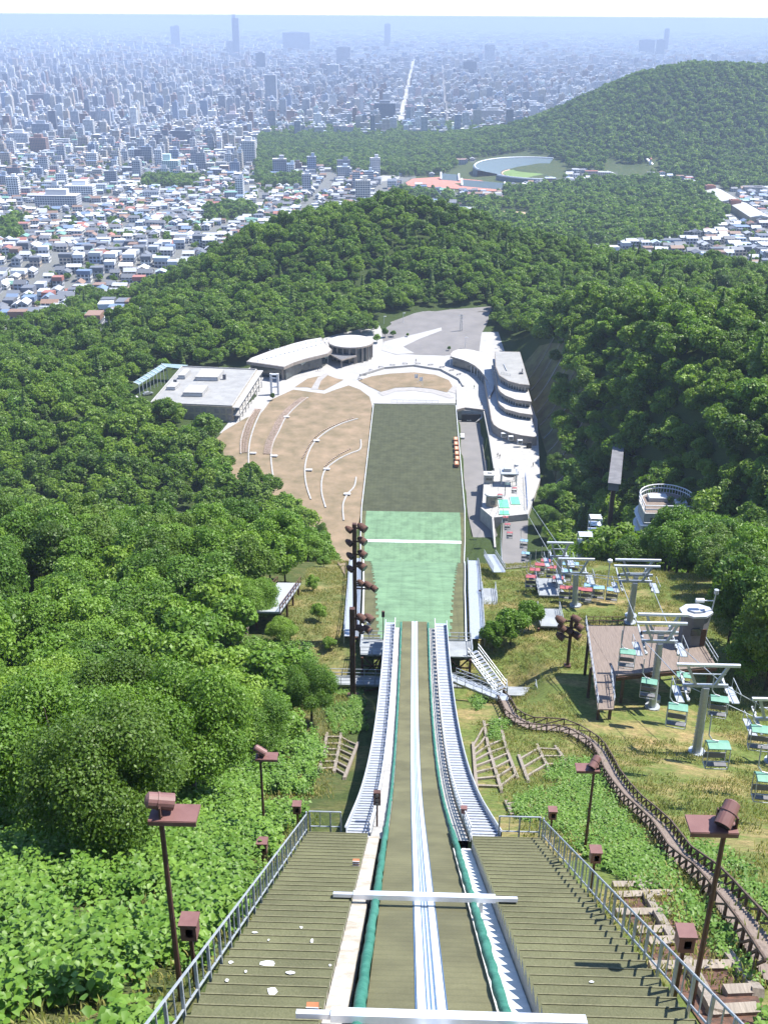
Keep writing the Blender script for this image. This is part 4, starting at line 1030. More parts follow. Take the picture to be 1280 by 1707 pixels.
def signal(x, y, z0, hgt, label):
    t = thing('start_signal', label, 'signal light', (x,y,z0), 0, 'signal heads beside the inrun')
    mb = MB(); mb.bar((0,0,-.2),(0,0,hgt),.09); obj('post', mb, M['brown_dk'], t)
    mb = MB(); mb.box((0,0,hgt+.35),(.36,.26,.8)); hd = obj('signal_box', mb, M['brown_dk'], t)
    for zz in (.62,.35,.08):
        mb = MB(); mb.tube([(0,-.13,hgt+zz),(0,-.2,hgt+zz)], .10, 12); obj('light', mb, M['lens'], hd)
    return t
signal(-2.15,41.5,float(inrun_z(41.5)),1.5,'brown signal light on a post at the top of the left silver stairway')
signal(-3.85,108.4,84.5,3.4,'brown signal light on a thin post beside the take-off')
t = thing('signal_box','small brown box on a post right of the padded inrun','control box',(2.38,42.5,float(inrun_z(42.5))))
mb = MB(); mb.bar((0,0,-.2),(0,0,.9),.07); obj('post', mb, M['steel'], t)
mb = MB(); mb.box((0,0,1.0),(.3,.25,.3)); mb.box((0,0,1.17),(.34,.29,.05)); obj('box', mb, M['brown'], t)
t = thing('wind_gauge','small white wind gauge on a post left of the take-off','wind gauge',(-5.6,108.5,84.5))
mb = MB(); mb.bar((0,0,-.3),(0,0,2.1),.06); obj('post', mb, M['steel'], t)
mb = MB(); mb.box((0,0,2.3),(.5,.3,.4)); mb.tube([(-.5,0,2.6),(.5,0,2.6)],.06,6); obj('sensor', mb, M['white'], t)
def mast(x, y, hgt, w, lamps, label, group):
    z = hz(x, y); t = thing('floodlight_mast', label, 'floodlight mast', (x,y,z), 0, group)
    mb = MB(); mb.bar((0,0,-1),(0,0,hgt),w,w); mb.box((0,0,.1),(w*2.2,w*2.2,.5)); obj('mast', mb, M['brown_dk'], t)
    for zz, dx, r in lamps:
        mb = MB(); mb.bar((0,0,zz),(dx,-.1,zz),.16); obj('arm', mb, M['brown_dk'], t)
        d = Vector((.75,-.55,-.35)).normalized(); c = Vector((dx,-.25,zz+.2)); mb = MB()
        mb.tube([c-d*r*1.6, c-d*r*.6, c+d*r*1.1],[r*.5,r,r*1.05],14); hd = obj('lamp_head', mb, M['rust'], t)
        mb = MB(); mb.tube([c+d*r*1.06,c+d*r*1.12], r*.9, 14); obj('lens', mb, M['lens'], hd)
mast(-6.9,97.0,11.9,.58,[(10.6,1.1,.42),(9.2,1.0,.40),(10.6,1.9,.42),(9.2,1.7,.38)],'thick nearer brown steel mast with four lamps by the take-off','floodlight masts')
mast(-7.5,112,16.2,.5,[(15.6,1.0,.46),(15.3,-.6,.36),(13.8,1.0,.44),(13.5,-.6,.36),(12.0,1.0,.44),(11.7,-.5,.36),(10.3,.9,.46),(9.9,-.5,.36),(7.9,.8,.36),(7.6,1.7,.42),(7.2,2.4,.38)],'taller rear brown steel mast crowded with lamps left of the green mats','floodlight masts')
p = bpos(945, 1112)
mast(p.x,p.y,7.0,.34,[(6.6,.5,.42),(6.4,-1.3,.45),(5.5,.9,.42),(5.3,-1.0,.42),(4.4,.7,.42),(4.2,-1.1,.42),(5.0,-.2,.4)],'short brown mast with clustered lamps left of the wooden deck','floodlight masts')
# scraps and markers on the steps
def stairpt(px, py):
    d = ray(px, py); Y = np.linspace(8, 40, 3201); s = CAMP.z+d.z/d.y*Y-(inrun_z(Y)+.33); y = float(Y[int(np.argmax(s < 0))])
    kk = math.floor((37.6-y)/TR); fr_y = 37.6-kk*TR; z = zst(fr_y)+.03; y2 = fr_y-.17; t_ = (z-CAMP.z)/d.z; return Vector((CAMP.x+d.x*t_, y2, z))
for px, py, w, d_, lab in ((447,1607,.42,.22,'largest white scrap on the left start stairway'),(455,1645,.24,.3,'jagged white scrap below the largest one'),(485,1626,.3,.1,'thin white strip of scrap on the left stairway'),(503,1541,.12,.1,'small white scrap highest up the left stairway'),
    (425,1556,.22,.07,'narrow white streak of scrap beside the left railing'),(449,1561,.07,.08,'tiny white scrap right of the narrow streak'),(385,1604,.14,.12,'grey scrap near the left railing'),(410,1620,.09,.09,'tiny round scrap under the grey one'),(378,1637,.13,.1,'pale scrap lowest by the left railing'),
    (550,1612,.08,.08,'tiny scrap at the inner edge of the left stairway'),(985,1634,.16,.08,'single white scrap on the right start stairway'),(521,1565,.1,.16,'small upright scrap right of the streak')):
    p = stairpt(px, py); mb = MB(); n = 7; r_ = random.Random(px)
    poly = [(math.cos(a)*w*.5*r_.uniform(.6,1.15), math.sin(a)*d_*.5*r_.uniform(.6,1.15)) for a in [6.283*i/n for i in range(n)]]
    mb.prism(poly, 0, .012); tag(obj('paper_scrap', mb, M['white'], None, p), lab, 'scrap', 'scraps on the stairs')
for px, py, lab in ((594,1440,'orange and white striped block on the far steps of the left stairway'),(521,1698,'orange and white striped block under the nearest start beam')):
    p = stairpt(px, py); t = thing('marker_block', lab, 'marker', p, 0, 'striped marker blocks')
    mb = MB(); mb.box((0,0,.16),(.26,.14,.32)); obj('block', mb, M['orange'], t)
    mb = MB()
    for zz in (.08,.2,.3): mb.box((0,-.075,zz),(.27,.02,.05))
    obj('stripes', mb, M['white'], t)
# brown and grey stand among the trees at the left
p = bpos(468, 1085); sx, sy = p.x-2.2, p.y+6
zt_ = on_y(470,1018,sy).z
t = thing('viewing_stand','narrow grey roofed stand on brown posts at the edge of the left forest','viewing stand',(sx,sy,hz(sx,sy)))
mb = MB(); mb.prism([(sx-2.2,sy-1),(sx+1.6,sy-1),(sx+2.3,sy+16),(sx-1.0,sy+16)], lambda x,y: zt_-.12-.32*(y-sy), lambda x,y: zt_+.12-.32*(y-sy)); pt('sloping_floor', mb, M['panel'], t)
for dx0, dx1 in ((-2.2,-1.0),(1.6,2.3)):
    mb = MB()
    for zz in (.55,1.1): mb.bar((sx+dx0,sy-1,zt_+zz+.32),(sx+dx1,sy+16,zt_+zz-.32*16),.09)
    for q in range(9): yy = sy-1+q*17/8; xx = sx+dx0+(dx1-dx0)*q/8; mb.bar((xx,yy,zt_-.32*(yy-sy)),(xx,yy,zt_+1.1-.32*(yy-sy)),.09)
    pt('guard_rail', mb, M['rust'], t)
for q in range(4):
    for dx in (-1.6,1.5):
        yy = sy+q*4.8; mb = MB(); mb.bar((sx+dx+q*.2,yy,hz(sx+dx,yy)-1),(sx+dx+q*.2,yy,zt_-.1-.32*(yy-sy)),.26); pt('leg', mb, M['rust'], t)
mb = MB()
for q in range(8): mb.box((sx-2.9,sy-1.2-.45*q,zt_+.2-.42*q),(1.4,.4,.1))
mb.bar((sx-2.2,sy-1,zt_+1.1),(sx-2.2,sy-4.8,zt_-2.4),.08); pt('entry_steps', mb, M['plank'], t)
# ------------------------------------------------------------------ the arena floor: lawn, plaza, roads
def Zp(zx, zy, z=4.0): return zp(600+zx/3.2, 500+zy/3.2, z)           # from the enlarged right half
def Zl(zx, zy, z=4.0): return zp(200+zx/2.56, 500+zy/2.56, z)          # from the enlarged left half
M['lawn'] = pmat('dry_lawn', (.262,.193,.128), (.135,.112,.066), .17, .95, lo=.3, hi=.72, bump=.3, bscale=3)
M['plaza'] = pmat('plaza_paving', (.37,.365,.355), (.305,.30,.29), .18, .85, lo=.3, hi=.7)
M['tile'] = pmat('grey_paving', (.33,.315,.30), (.27,.26,.25), .5, .85)
M['asphalt'] = pmat('asphalt', (.20,.19,.185), (.155,.15,.148), .12, .9, lo=.3, hi=.7)
M['roof_white'] = pmat('white_roof', (.44,.44,.43), (.36,.36,.35), .25, .7)
M['roof_grey'] = pmat('grey_roof', (.30,.30,.29), (.235,.235,.23), .25, .8)
M['stone'] = pmat('brown_grey_stone', (.30,.265,.23), (.23,.20,.175), .8, .85)
M['tan_wall'] = pmat('tan_concrete', (.40,.34,.25), (.30,.26,.19), .6, .9)
M['glass'] = pmat('window_glass', (.035,.045,.05), (.06,.075,.08), .4, .12, spec=.7)
M['glass_green'] = pmat('greenish_glass', (.20,.27,.26), (.27,.34,.33), .3, .15, spec=.7)
M['dark_roof'] = pmat('dark_roof', (.12,.12,.13), (.17,.17,.18), .5, .7)
M['sand'] = pmat('sand', (.50,.37,.26), (.42,.31,.20), .1, .95)
M['red_track'] = pmat('red_track', (.46,.20,.15), (.40,.17,.13), .1, .9)
M['turf'] = pmat('turf', (.16,.24,.07), (.13,.20,.06), .08, .95)
M['seat_blue'] = pmat('blue_seats', (.08,.12,.14), (.115,.155,.175), .8, .7)
M['red_brick'] = pmat('red_brick', (.30,.14,.10), (.24,.11,.08), .5, .9)
M['flower'] = pmat('seat_blocks', (.42,.31,.26), (.22,.18,.12), 1.6, .9)
def sheet(name, poly, off, mat, kind='structure', step=4.0, **kw):
    o = obj(name, drape(poly, off, step), mat); tag(o, kind=kind, **kw); return o
PL = [(366,724),(392,693),(428,660),(405,618),(470,585),(560,560),(632,548),(642,565),(700,590),(760,590),(800,560),(830,560),(845,600),(850,650),(812,690),(768,690),(757,672),(622,672),(612,700),(520,690),(430,700)]
sheet('plaza', [zp(*p) for p in PL], .10, M['plaza'])
sheet('lawn', [gp(*p) for p in ((603,850),(620,676),(616,662),(600,650),(581,643),(560,650),(541,657),(489,650),(452,667),(437,688),(411,697),(372,720),(352,742),(395,800),(440,868),(520,935),(575,962),(590,905))], .22, M['lawn'], label='dry tan grass of the spectator lawn')
sheet('small_lawn', [Zl(*p) for p in ((745,372),(800,335),(880,318),(925,335),(955,340),(870,385),(830,378),(800,372))], .20, M['lawn'])
sheet('path', [Zl(*p) for p in ((815,380),(845,330),(880,312),(890,318),(858,345),(845,380))], .26, M['tile'])
sheet('round_lawn', [zp(*p) for p in ((597,634),(620,627),(650,623),(690,621),(725,625),(748,634),(754,644),(745,654),(720,648),(690,645),(660,646),(635,653),(615,644))], .24, M['lawn'])
sheet('paving', [zp(*p) for p in ((630,654),(660,647),(690,646),(720,649),(747,656),(757,663),(750,664),(720,655),(690,651),(660,652),(638,660))], .20, M['tile'])
sheet('paving', [Zp(*p) for p in ((462,486),(500,455),(540,470),(515,500))], .21, M['tile'])
sheet('parking_lot', [zp(*p) for p in ((640,580),(636,556),(655,546),(700,534),(750,528),(818,525),(812,548),(802,562),(798,590),(740,594),(690,592),(660,590))], .19, M['asphalt'])
sheet('plaza', [zp(*p) for p in ((636,585),(640,572),(668,566),(700,560),(735,553),(736,557),(700,568),(672,580),(690,590),(660,592))], .24, M['plaza'])
sheet('road', [zp(*p) for p in ((640,556),(690,545),(745,534),(816,527),(820,532),(750,540),(700,550),(645,563))], .20, M['asphalt'])
sheet('parking_bays', [zp(*p) for p in ((650,545),(690,535),(706,533),(722,537),(690,543),(655,550))], .21, M['asphalt'])
mb = MB()
for k in range(9):
    a = Vector(zp(654+k*7.2,546-k*1.45)); b_ = a+Vector((-2.2,6.0)); mb.bar((a.x,a.y,4.33),(b_.x,b_.y,4.33),.25,.01)
for k in range(10):
    a = Vector(Zp(205+k*15, 285-k*4.5)); mb.bar((a.x-1.2,a.y,4.33),(a.x+4,a.y+1.4,4.33),1.1,.01)
mb.bar((*zp(690,548),4.33),(*zp(745,537),4.33),.2,.01); mb.bar((*zp(745,537),4.33),(*zp(815,530),4.33),.2,.01)
tag(obj('road_markings', mb, M['white']), kind='structure')
# service road, lower than the plaza
mb = MB(); mb.add([(*zp(*p, 0.0), 0.02) for p in ((757,672),(815,672),(820,760),(834,850),(842,884),(818,920),(792,912),(780,860),(769,760))][::-1], [tuple(range(9))]); tag(obj('service_road', mb, M['asphalt']), kind='structure')
# terrace slab on the right
TERR = [(760,650),(761,684),(809,688),(815,722),(824,786),(807,792),(803,848),(822,864),(880,858),(900,800),(895,700),(885,590),(820,585),(790,600)]
t = thing('terrace', 'white paved terrace held by a concrete wall beside the sunken road', 'terrace', (*zp(850,760), 0))
mb = MB(); mb.prism([zp(*p) for p in TERR], -1.2, 4.32); pt('slab', mb, M['conc_white'], t)
mb = MB(); mb.strip([(*zp(*p), 4.34) for p in ((806,690),(809,705),(815,735),(823,786))], .35, 1.0); pt('parapet', mb, M['conc_white'], t)
mb = MB(); mb.strip([(*zp(*p), 4.34) for p in ((762,687),(775,684),(808,688))], .4, 1.0); pt('parapet', mb, M['stone'], t)
mb = MB(); a = zp(763,686); b_ = zp(808,688); mb.box(((a[0]+b_[0])/2,(a[1]+b_[1])/2-.6,1.6),(b_[0]-a[0]-3.2,.5,3.4)); pt('tunnel_shade', mb, M['black'], t)  # solid black block painting in the shade inside the underpass
t = thing('retaining_wall','pale concrete wall stepping down from the terrace to the service road','wall',(*zp(822,880),0))
mb = MB(); a = Vector((*zp(803,850),0)); b_ = Vector((*zp(821,866),0)); c = Vector((*zp(822,905,1.0),0))
mb.prism([(a.x-.5,a.y),(a.x+.2,a.y),(b_.x+.4,b_.y+.3),(b_.x-.2,b_.y-.3)], -1, 4.9); mb.add([(b_.x-.3,b_.y,-1),(b_.x-.3,b_.y,4.9),(c.x-.2,c.y-6,2.6),(c.x-.2,c.y-6,-1),(b_.x+.3,b_.y,-1),(b_.x+.3,b_.y,4.9),(c.x+.4,c.y-6,2.6),(c.x+.4,c.y-6,-1)],[(3,2,1,0),(4,5,6,7),(1,2,6,5),(0,1,5,4),(2,3,7,6)]); pt('wall', mb, M['conc_white'], t)
# ---- tiered building
def poly_inset(poly, d):
    c = Vector((sum(p[0] for p in poly)/len(poly), sum(p[1] for p in poly)/len(poly))); r = []
    for p in poly:
        v = Vector(p)-c; r.append(tuple(c+v*(1-d/max(v.length,.1))))
    return r
tb = thing('tiered_building','brown grey terrace building with curved stepped floors and white roofs','building',(*zp(860,735),4.3))
RX = lambda y: 47.2
def tier(front, z, zlow, back):
    f = [Zp(*p, z) for p in front]; P = f + [(RX(0), f[-1][1]), (RX(0), back), (f[0][0]+.3, back)]
    return P
yb = zp(848,588,16.5)[1]
tops = [([(700,640),(712,665),(740,685),(800,708),(860,722),(922,730)], 8.0), ([(738,548),(748,560),(775,582),(850,603),(914,612)], 10.6), ([(736,472),(748,490),(775,510),(830,532),(908,542)], 13.6), ([(720,300),(722,355),(742,402),(790,432),(850,449),(903,454)], 17.0)]
polys = [tier(f, z, 0, yb) for f, z in tops]; zl = 4.2
for i, P in enumerate(polys):
    z = tops[i][1]; lo = zl
    if i == 0:
        mb = MB(); mb.prism(P, lo, z); w = pt('wall', mb, M['stone'], tb)
    else:
        mb = MB(); mb.prism(poly_inset(P, 1.3), lo+.02, z-1.25); gl = pt('window_band', mb, M['glass'], tb)
        n = len(tops[i][0]); Q = poly_inset(P, 1.2)
        mb = MB()
        for a, b_ in zip(Q[:n-1], Q[1:n]):
            a, b_ = Vector(a), Vector(b_); kk = max(2, int((b_-a).length/1.3))
            for q in range(kk): p = a+(b_-a)*(q/kk); mb.bar((p.x,p.y,lo+.03),(p.x,p.y,z-1.26),.16)
        obj_ = pt('mullions', mb, M['white'], gl)
        mb = MB(); mb.prism(P, z-1.25, z); pt('parapet', mb, M['stone'], tb)
    mb = MB(); mb.prism(poly_inset(P, .45), z-.04, z+.04); pt('roof', mb, M['roof_white'] if i < 3 else M['roof_grey'], tb)
    zl = z+.02
for zx in (765,803,852):
    p = Vector(Zp(zx, 722+(zx-765)*.42, 6.2)); mb = MB(); mb.box((p.x,p.y-.1,6.4),(1.9,1.2,1.6)); wf = pt('window', mb, M['white'], tb); mb = MB(); mb.box((p.x,p.y-.75,6.4),(1.5,.1,1.2)); pt('pane', mb, M['glass'], wf)
p = Vector(Zp(900,778,5.2)); mb = MB(); mb.box((p.x,p.y+.2,5.4),(1.8,1.4,2.3)); pt('door', mb, M['black'], tb)
p = Vector(Zp(858,395,17)); mb = MB(); mb.box((p.x,p.y,17.4),(1.6,1.2,.8)); mb.tube([(p.x+.3,p.y,17.4),(p.x+.6,p.y+1,19)],.25,6); pt('roof_vent', mb, M['dark_roof'], tb)
mb = MB()
for q in range(7): p = Vector(Zp(752+q*8,395+q*2,17)); mb.bar((p.x,p.y,17),(p.x,p.y,18.1),.12)
p = Vector(Zp(765,345,17)); mb.bar((p.x,p.y,17.3),(p.x+.6,p.y-9,17.3),.25); pt('roof_pipes', mb, M['steel'], tb)
# ---- curved wing
wg = thing('curved_wing','low curved wing with a white roof and pale columns beside the terrace','building',(*zp(790,600),4.3))
inner = [(482,300),(510,308),(545,318),(580,332),(610,350),(640,374),(662,400),(682,430),(694,470),(690,520)]; outer = [(712,480),(722,440),(716,420),(714,302),(690,290),(640,276),(600,266),(560,261),(520,263),(495,272),(482,286)]
WP = [Zp(*p, 8.8) for p in inner+outer]
mb = MB(); mb.prism(WP, 8.0, 8.8); pt('roof_slab', mb, M['stone'], wg)
mb = MB(); mb.prism(poly_inset(WP, .6), 8.76, 8.86); pt('roof', mb, M['roof_white'], wg)
mb = MB(); mb.prism(poly_inset(WP, 1.8), 4.2, 8.02); pt('window_band', mb, M['glass'], wg)
for q in range(14):
    u_ = q/13*6.5; i = int(u_); f = u_-i; a, b_ = Vector(WP[i]), Vector(WP[i+1]); p = a+(b_-a)*f; mb = MB(); mb.bar((p.x,p.y+.4,4.2),(p.x,p.y+.4,8.02),.32); pt('column', mb, M['white'], wg)
mb = MB(); mb.strip([(*Zp(*p, 4.3), 4.3) for p in ((694,470),(688,520),(690,600),(700,650),(716,690),(745,720))], .4, 1.5); pt('side_wall', mb, M['stone'], wg)
# ---- museum with the round end
mu_ = thing('museum','long curved museum with a white roof ending in a round columned hall','building',(*zp(520,610),4))
fr_ = [(540,263),(620,274),(700,286),(740,268),(790,252),(840,240),(888,228)]; bk = [(905,212),(870,178),(860,160),(800,170),(740,185),(650,213),(560,247)]
MP = [Zl(*p, 11.0) for p in fr_+bk]
mb = MB(); mb.prism(MP, 9.6, 11.0); pt('roof_edge', mb, M['stone'], mu_)
mb = MB(); mb.prism(poly_inset(MP, .7), 10.96, 11.08); pt('roof', mb, M['roof_white'], mu_)
mb = MB(); mb.prism(poly_inset(MP, 3.0), 4.0, 9.62); gl = pt('glass_wall', mb, M['glass'], mu_)
mb = MB(); up_ = [Vector((*Zl(*p, 9.6), 9.58)) for p in ((742,270),(790,256),(840,244),(886,233))]; dn = [Vector((*Zl(*p, 7.2), 7.2)) for p in ((737,292),(790,275),(840,259),(888,246))]
mb.sheet([list(dn), list(up_)]); mb.sheet([[p-Vector((0,0,.15)) for p in up_],[p-Vector((0,0,.15)) for p in dn]]); pt('sloping_glass', mb, M['glass_green'], mu_)
mb = MB()
for q in range(13):
    u_ = q/12*3-1e-6; i = max(0, int(u_)); f = u_-i; a = dn[i]+(dn[i+1]-dn[i])*f; b_ = up_[i]+(up_[i+1]-up_[i])*f; mb.bar(a+Vector((0,0,.05)), b_+Vector((0,0,.05)), .14); mb.bar(a, (a.x,a.y,4), .14)
pt('glazing_bars', mb, M['white'], mu_)
for zx, zy in ((560,268),(625,278),(694,290)):
    p = Vector(Zl(zx, zy, 9.6)); mb = MB(); mb.bar((p.x,p.y+.8,3.6),(p.x,p.y+.8,9.61),.9); pt('pillar', mb, M['stone'], mu_)
mb = MB()
for q in range(16):
    a = Vector(Zl(590+q*19, 262-q*5.2, 11)); mb.box((a.x,a.y,11.25),(.5,.5,.4))
for q in range(12): a = Vector(Zl(640+q*22, 215-q*4.2, 11)); mb.box((a.x,a.y,11.25),(.5,.5,.4))
pt('roof_vents', mb, M['steel'], mu_)
cc = Vector(Zl(985,176,12.0)); rx = 11.0
circ = [(cc.x+math.cos(a)*rx, cc.y+math.sin(a)*rx) for a in np.linspace(0, 2*math.pi, 49)[:-1]]
mb = MB(); mb.prism(circ, 11.3, 12.0); hall = pt('round_roof', mb, M['stone'], mu_)
mb = MB(); mb.prism([(cc.x+(p[0]-cc.x)*.96, cc.y+(p[1]-cc.y)*.96) for p in circ], 11.95, 12.08); pt('roof', mb, M['roof_white'], hall)
mb = MB(); mb.prism([(cc.x+(p[0]-cc.x)*.86, cc.y+(p[1]-cc.y)*.86) for p in circ], 3.5, 11.31); pt('glass_drum', mb, M['glass'], mu_)
for q in range(20):
    a = q/20*2*math.pi; mb = MB(); mb.bar((cc.x+math.cos(a)*rx*.93, cc.y+math.sin(a)*rx*.93, 3.5),(cc.x+math.cos(a)*rx*.93, cc.y+math.sin(a)*rx*.93, 11.31),.75); pt('column', mb, M['stone'], mu_)
PC = [Zl(*p, 8.2) for p in ((885,226),(940,214),(1010,238),(945,256))]
mb = MB(); mb.prism(PC, 7.6, 8.2); pt('porch_roof', mb, M['stone'], mu_); mb = MB(); mb.prism(poly_inset(PC, .5), 8.18, 8.26); pt('porch_top', mb, M['dark_roof'], mu_)
for p in poly_inset(PC, 1.0)[2:]: mb = MB(); mb.bar((p[0],p[1],3.6),(p[0],p[1],7.61),.5); pt('porch_post', mb, M['stone'], mu_)
# ---- square flat roofed building
sq = thing('flat_building','square flat roofed building with roof skylights above the dry lawn','building',(*zp(388,709),4))
SQ = [Zl(*p, 10.8) for p in ((130,442),(480,457),(586,298),(265,285))]
mb = MB(); mb.prism(SQ, 3.0, 10.8, mi=0); w = pt('wall', mb, M['tan_wall'], sq)
mb = MB(); mb.prism(poly_inset(SQ, .8), 10.78, 10.86); pt('roof', mb, M['roof_grey'], sq)
mb = MB(); mb.strip([(p[0],p[1],10.86) for p in poly_inset(SQ, .5)+poly_inset(SQ, .5)[:1]], .5, .5); pt('parapet', mb, M['conc_white'], sq)
for x0, y0, x1, y1, hh in ((250,338,296,312,1.8),(322,345,438,312,1.8),(270,412,372,380,1.8),(200,385,250,365,1.5)):
    a, b_ = Vector(Zl(x0,y0,10.9)), Vector(Zl(x1,y1,10.9)); mb = MB(); mb.prism([(a.x,a.y),(b_.x,a.y),(b_.x+.8,b_.y),(a.x+.8,b_.y)], 10.87, 10.9+hh); sk = pt('skylight', mb, M['conc_white'], sq)
    mb = MB(); mb.box(((a.x+b_.x)/2,a.y-.04,11.7),((b_.x-a.x)*.9,.06,.9)); pt('pane', mb, M['panel'], sk)
for zx, zy in ((447,338),(238,360)):
    a = Vector(Zl(zx,zy,10.9)); mb = MB(); mb.box((a.x,a.y,12.0),(1.3,1.3,2.2)); pt('chimney', mb, M['dark_roof'], sq)
a, b_ = Vector(SQ[1]), Vector(SQ[2]); dr = (b_-a).normalized(); nx = Vector((dr.y,-dr.x)); L = (b_-a).length
mb = MB(); c = (a+b_)/2+nx*.06; ang = math.atan2(dr.y, dr.x)
for zz in (5.6,8.6): mb.box((c.x,c.y,zz),(L*.92,.1,1.6),ang)
pt('window_band', mb, M['glass'], sq)
mb = MB(); c = (a+b_)/2+nx*1.4; mb.box((c.x,c.y,7.1),(L,2.6,.35),ang); mb.box((c.x,c.y,10.5),(L,2.6,.3),ang)
for q in range(9): p = a+dr*(L*(q+.3)/9)+nx*2.5; mb.bar((p.x,p.y,3.2),(p.x,p.y,10.5),.3)
pt('balcony', mb, M['conc_white'], sq)
a, b_ = Vector(SQ[0]), Vector(SQ[1]); mb = MB()
for r_ in range(2):
    for q in range(13):
        if (q+r_) % 5 == 4: continue
        p = a+(b_-a)*((q+.5)/13); mb.box((p.x,p.y-.05,8.9-r_*2.7),((b_-a).length/13*.72,.1,1.9),math.atan2((b_-a).y,(b_-a).x))
pt('wall_panels', mb, M['stone'], sq)
# ---- glass canopy, gate, walls, benches, flags
gc = thing('glass_canopy','blue green glass canopy on white posts behind the square building','canopy',(*zp(250,620),4))
G = [Vector((*Zl(*p, 8.5), 8.5)) for p in ((58,352),(82,362),(200,288),(178,275))]; G2 = [Vector((*Zl(*p, 8.5), 8.5)) for p in ((200,288),(262,296),(292,280),(178,273))]
mb = MB(); mb.add([p+Vector((0,0,.1)) for p in G]+[p-Vector((0,0,.1)) for p in G], [(0,1,2,3),(7,6,5,4),(0,4,5,1),(1,5,6,2),(2,6,7,3),(3,7,4,0)]); mb.add([p+Vector((0,0,.3)) for p in G2]+[p+Vector((0,0,.12)) for p in G2], [(0,1,2,3),(7,6,5,4),(0,4,5,1),(1,5,6,2),(2,6,7,3),(3,7,4,0)]); pt('glass_roof', mb, M['glass_green'], gc)
mb = MB()
for q in range(9): a = G[0]+(G[3]-G[0])*(q/8); b_ = G[1]+(G[2]-G[1])*(q/8); mb.bar(a+Vector((0,0,.2)), b_+Vector((0,0,.2)), .25); mb.bar(b_, (b_.x,b_.y,hz(b_.x,b_.y)), .25)
pt('frame', mb, M['white'], gc)
p = Vector(Zl(662,402,4)); wgt = thing('gate_tower','slim white twin pillar monument by the museum plaza','monument',(p.x,p.y,4.1))
for s in (-1,1): mb = MB(); mb.box((s*1.5,0,4.6),(.85,1.2,9.4)); obj('pillar', mb, M['white'], wgt)
mb = MB(); mb.box((0,0,8.9),(2.2,1.1,.5)); mb.box((0,0,7.2),(2.2,.9,.35)); mb.box((0,0,3.2),(2.2,.9,.35)); obj('cross_piece', mb, M['white'], wgt)
mb = MB(); mb.strip([(*zp(*p), 4.1) for p in ((600,627),(640,615),(690,611),(735,618),(765,634),(772,646))], .6, .9); cw = obj('low_wall', mb, M['conc_white']); tag(cw, 'long low curved wall around the round lawn', 'wall')
for q in range(11):
    a = math.pi*(.93-.078*q); p = Vector(zp(686+88*math.cos(a), 640-33*math.sin(a))); t = thing('bench','dark bench beside the curved wall round the lawn','bench',(p.x,p.y,4.15),-(a-math.pi/2)*.6,'benches along the curved wall')
    mb = MB(); mb.box((0,0,.45),(2.6,.5,.12)); obj('seat', mb, M['dark_roof'], t)
    for s in (-1,1): mb = MB(); mb.box((s,0,.2),(.15,.45,.4)); obj('leg', mb, M['dark_roof'], t)
for px, py, lab in ((696,640,'white flag on the pole left of its neighbour on the round lawn'),(704,645,'white flag on the pole right of its neighbour on the round lawn')):
    p = zp(px, py); t = thing('flag', lab, 'flag', (*p, 4.2), 0, 'white flags on the round lawn')
    mb = MB(); mb.tube([(0,0,0),(0,0,4.5)], .07, 6); obj('pole', mb, M['white'], t)
    mb = MB(); mb.sheet([[(-.05-.28*i, .18*math.sin(i*1.3), 4.4), (-.05-.28*i, .18*math.sin(i*1.3), 2.5)] for i in range(6)]); obj('cloth', mb, M['white'], t)
railing('end_fence','thin railing across the top end of the dark outrun',[(x,421.2,4.3) for x in (-10,-5,0,5,10)],1.3,1.4,thin=.06)
# arcs of stone seating on the lawn
def wl(pts): return [gpt(200+a/2.56, 500+b_/2.56) for a, b_ in pts]
def smooth_line(P, n=6):
    out = []
    for i in range(len(P)-1):
        p0, p1, p2, p3 = P[max(i-1,0)], P[i], P[i+1], P[min(i+2,len(P)-1)]
        for k in range(n):
            t_ = k/n; out.append(0.5*((2*p1)+(p2-p0)*t_+(2*p0-5*p1+4*p2-p3)*t_*t_+(3*p1-p0-3*p2+p3)*t_**3))
    return out+[P[-1]]
ARCS = [([(517,660),(518,600),(545,520),(575,478)],'thin outermost stone kerb curving beside the square building'),([(550,705),(553,620),(575,540),(612,460)],'second stone kerb curving below the square building'),
 ([(655,765),(645,670),(655,610),(680,560),(708,505),(755,455),(802,420)],'long stone kerb along the wide seating band'),
 ([(815,855),(795,790),(790,720),(805,655),(835,605),(890,560),(950,530),(1015,510)],'middle stone kerb sweeping across the lawn'),
 ([(878,890),(862,830),(862,770),(880,725),(930,685),(985,658),(1025,640),(1028,600)],'inner stone kerb with a bent tip by the outrun'),([(955,945),(952,880),(970,835),(1000,800),(1008,760)],'shortest stone kerb lowest on the lawn')]
for pts, lab in ARCS:
    ln = smooth_line(wl(pts)); mb = MB(); mb.strip([(p.x,p.y,hz(p.x,p.y)-.2) for p in ln], .5, .75); o = obj('stone_kerb', mb, M['conc_white']); tag(o, lab, 'kerb', 'curved stone kerbs on the dry lawn')
BANDS = [([(528,655),(532,600),(556,525),(590,470)],3.0,3,'row of seat blocks between the two outermost kerbs'),([(630,660),(640,610),(665,555),(695,500),(740,455),(790,420)],3.0,4,'wide band of seat blocks beside the long kerb'),([(780,680),(812,620),(845,580),(885,553),(940,528),(1000,505)],.9,1,'dotted single row of seat blocks above the middle kerb'),([(875,715),(920,675),(990,635)],.9,1,'dotted single row of seat blocks above the inner kerb')]
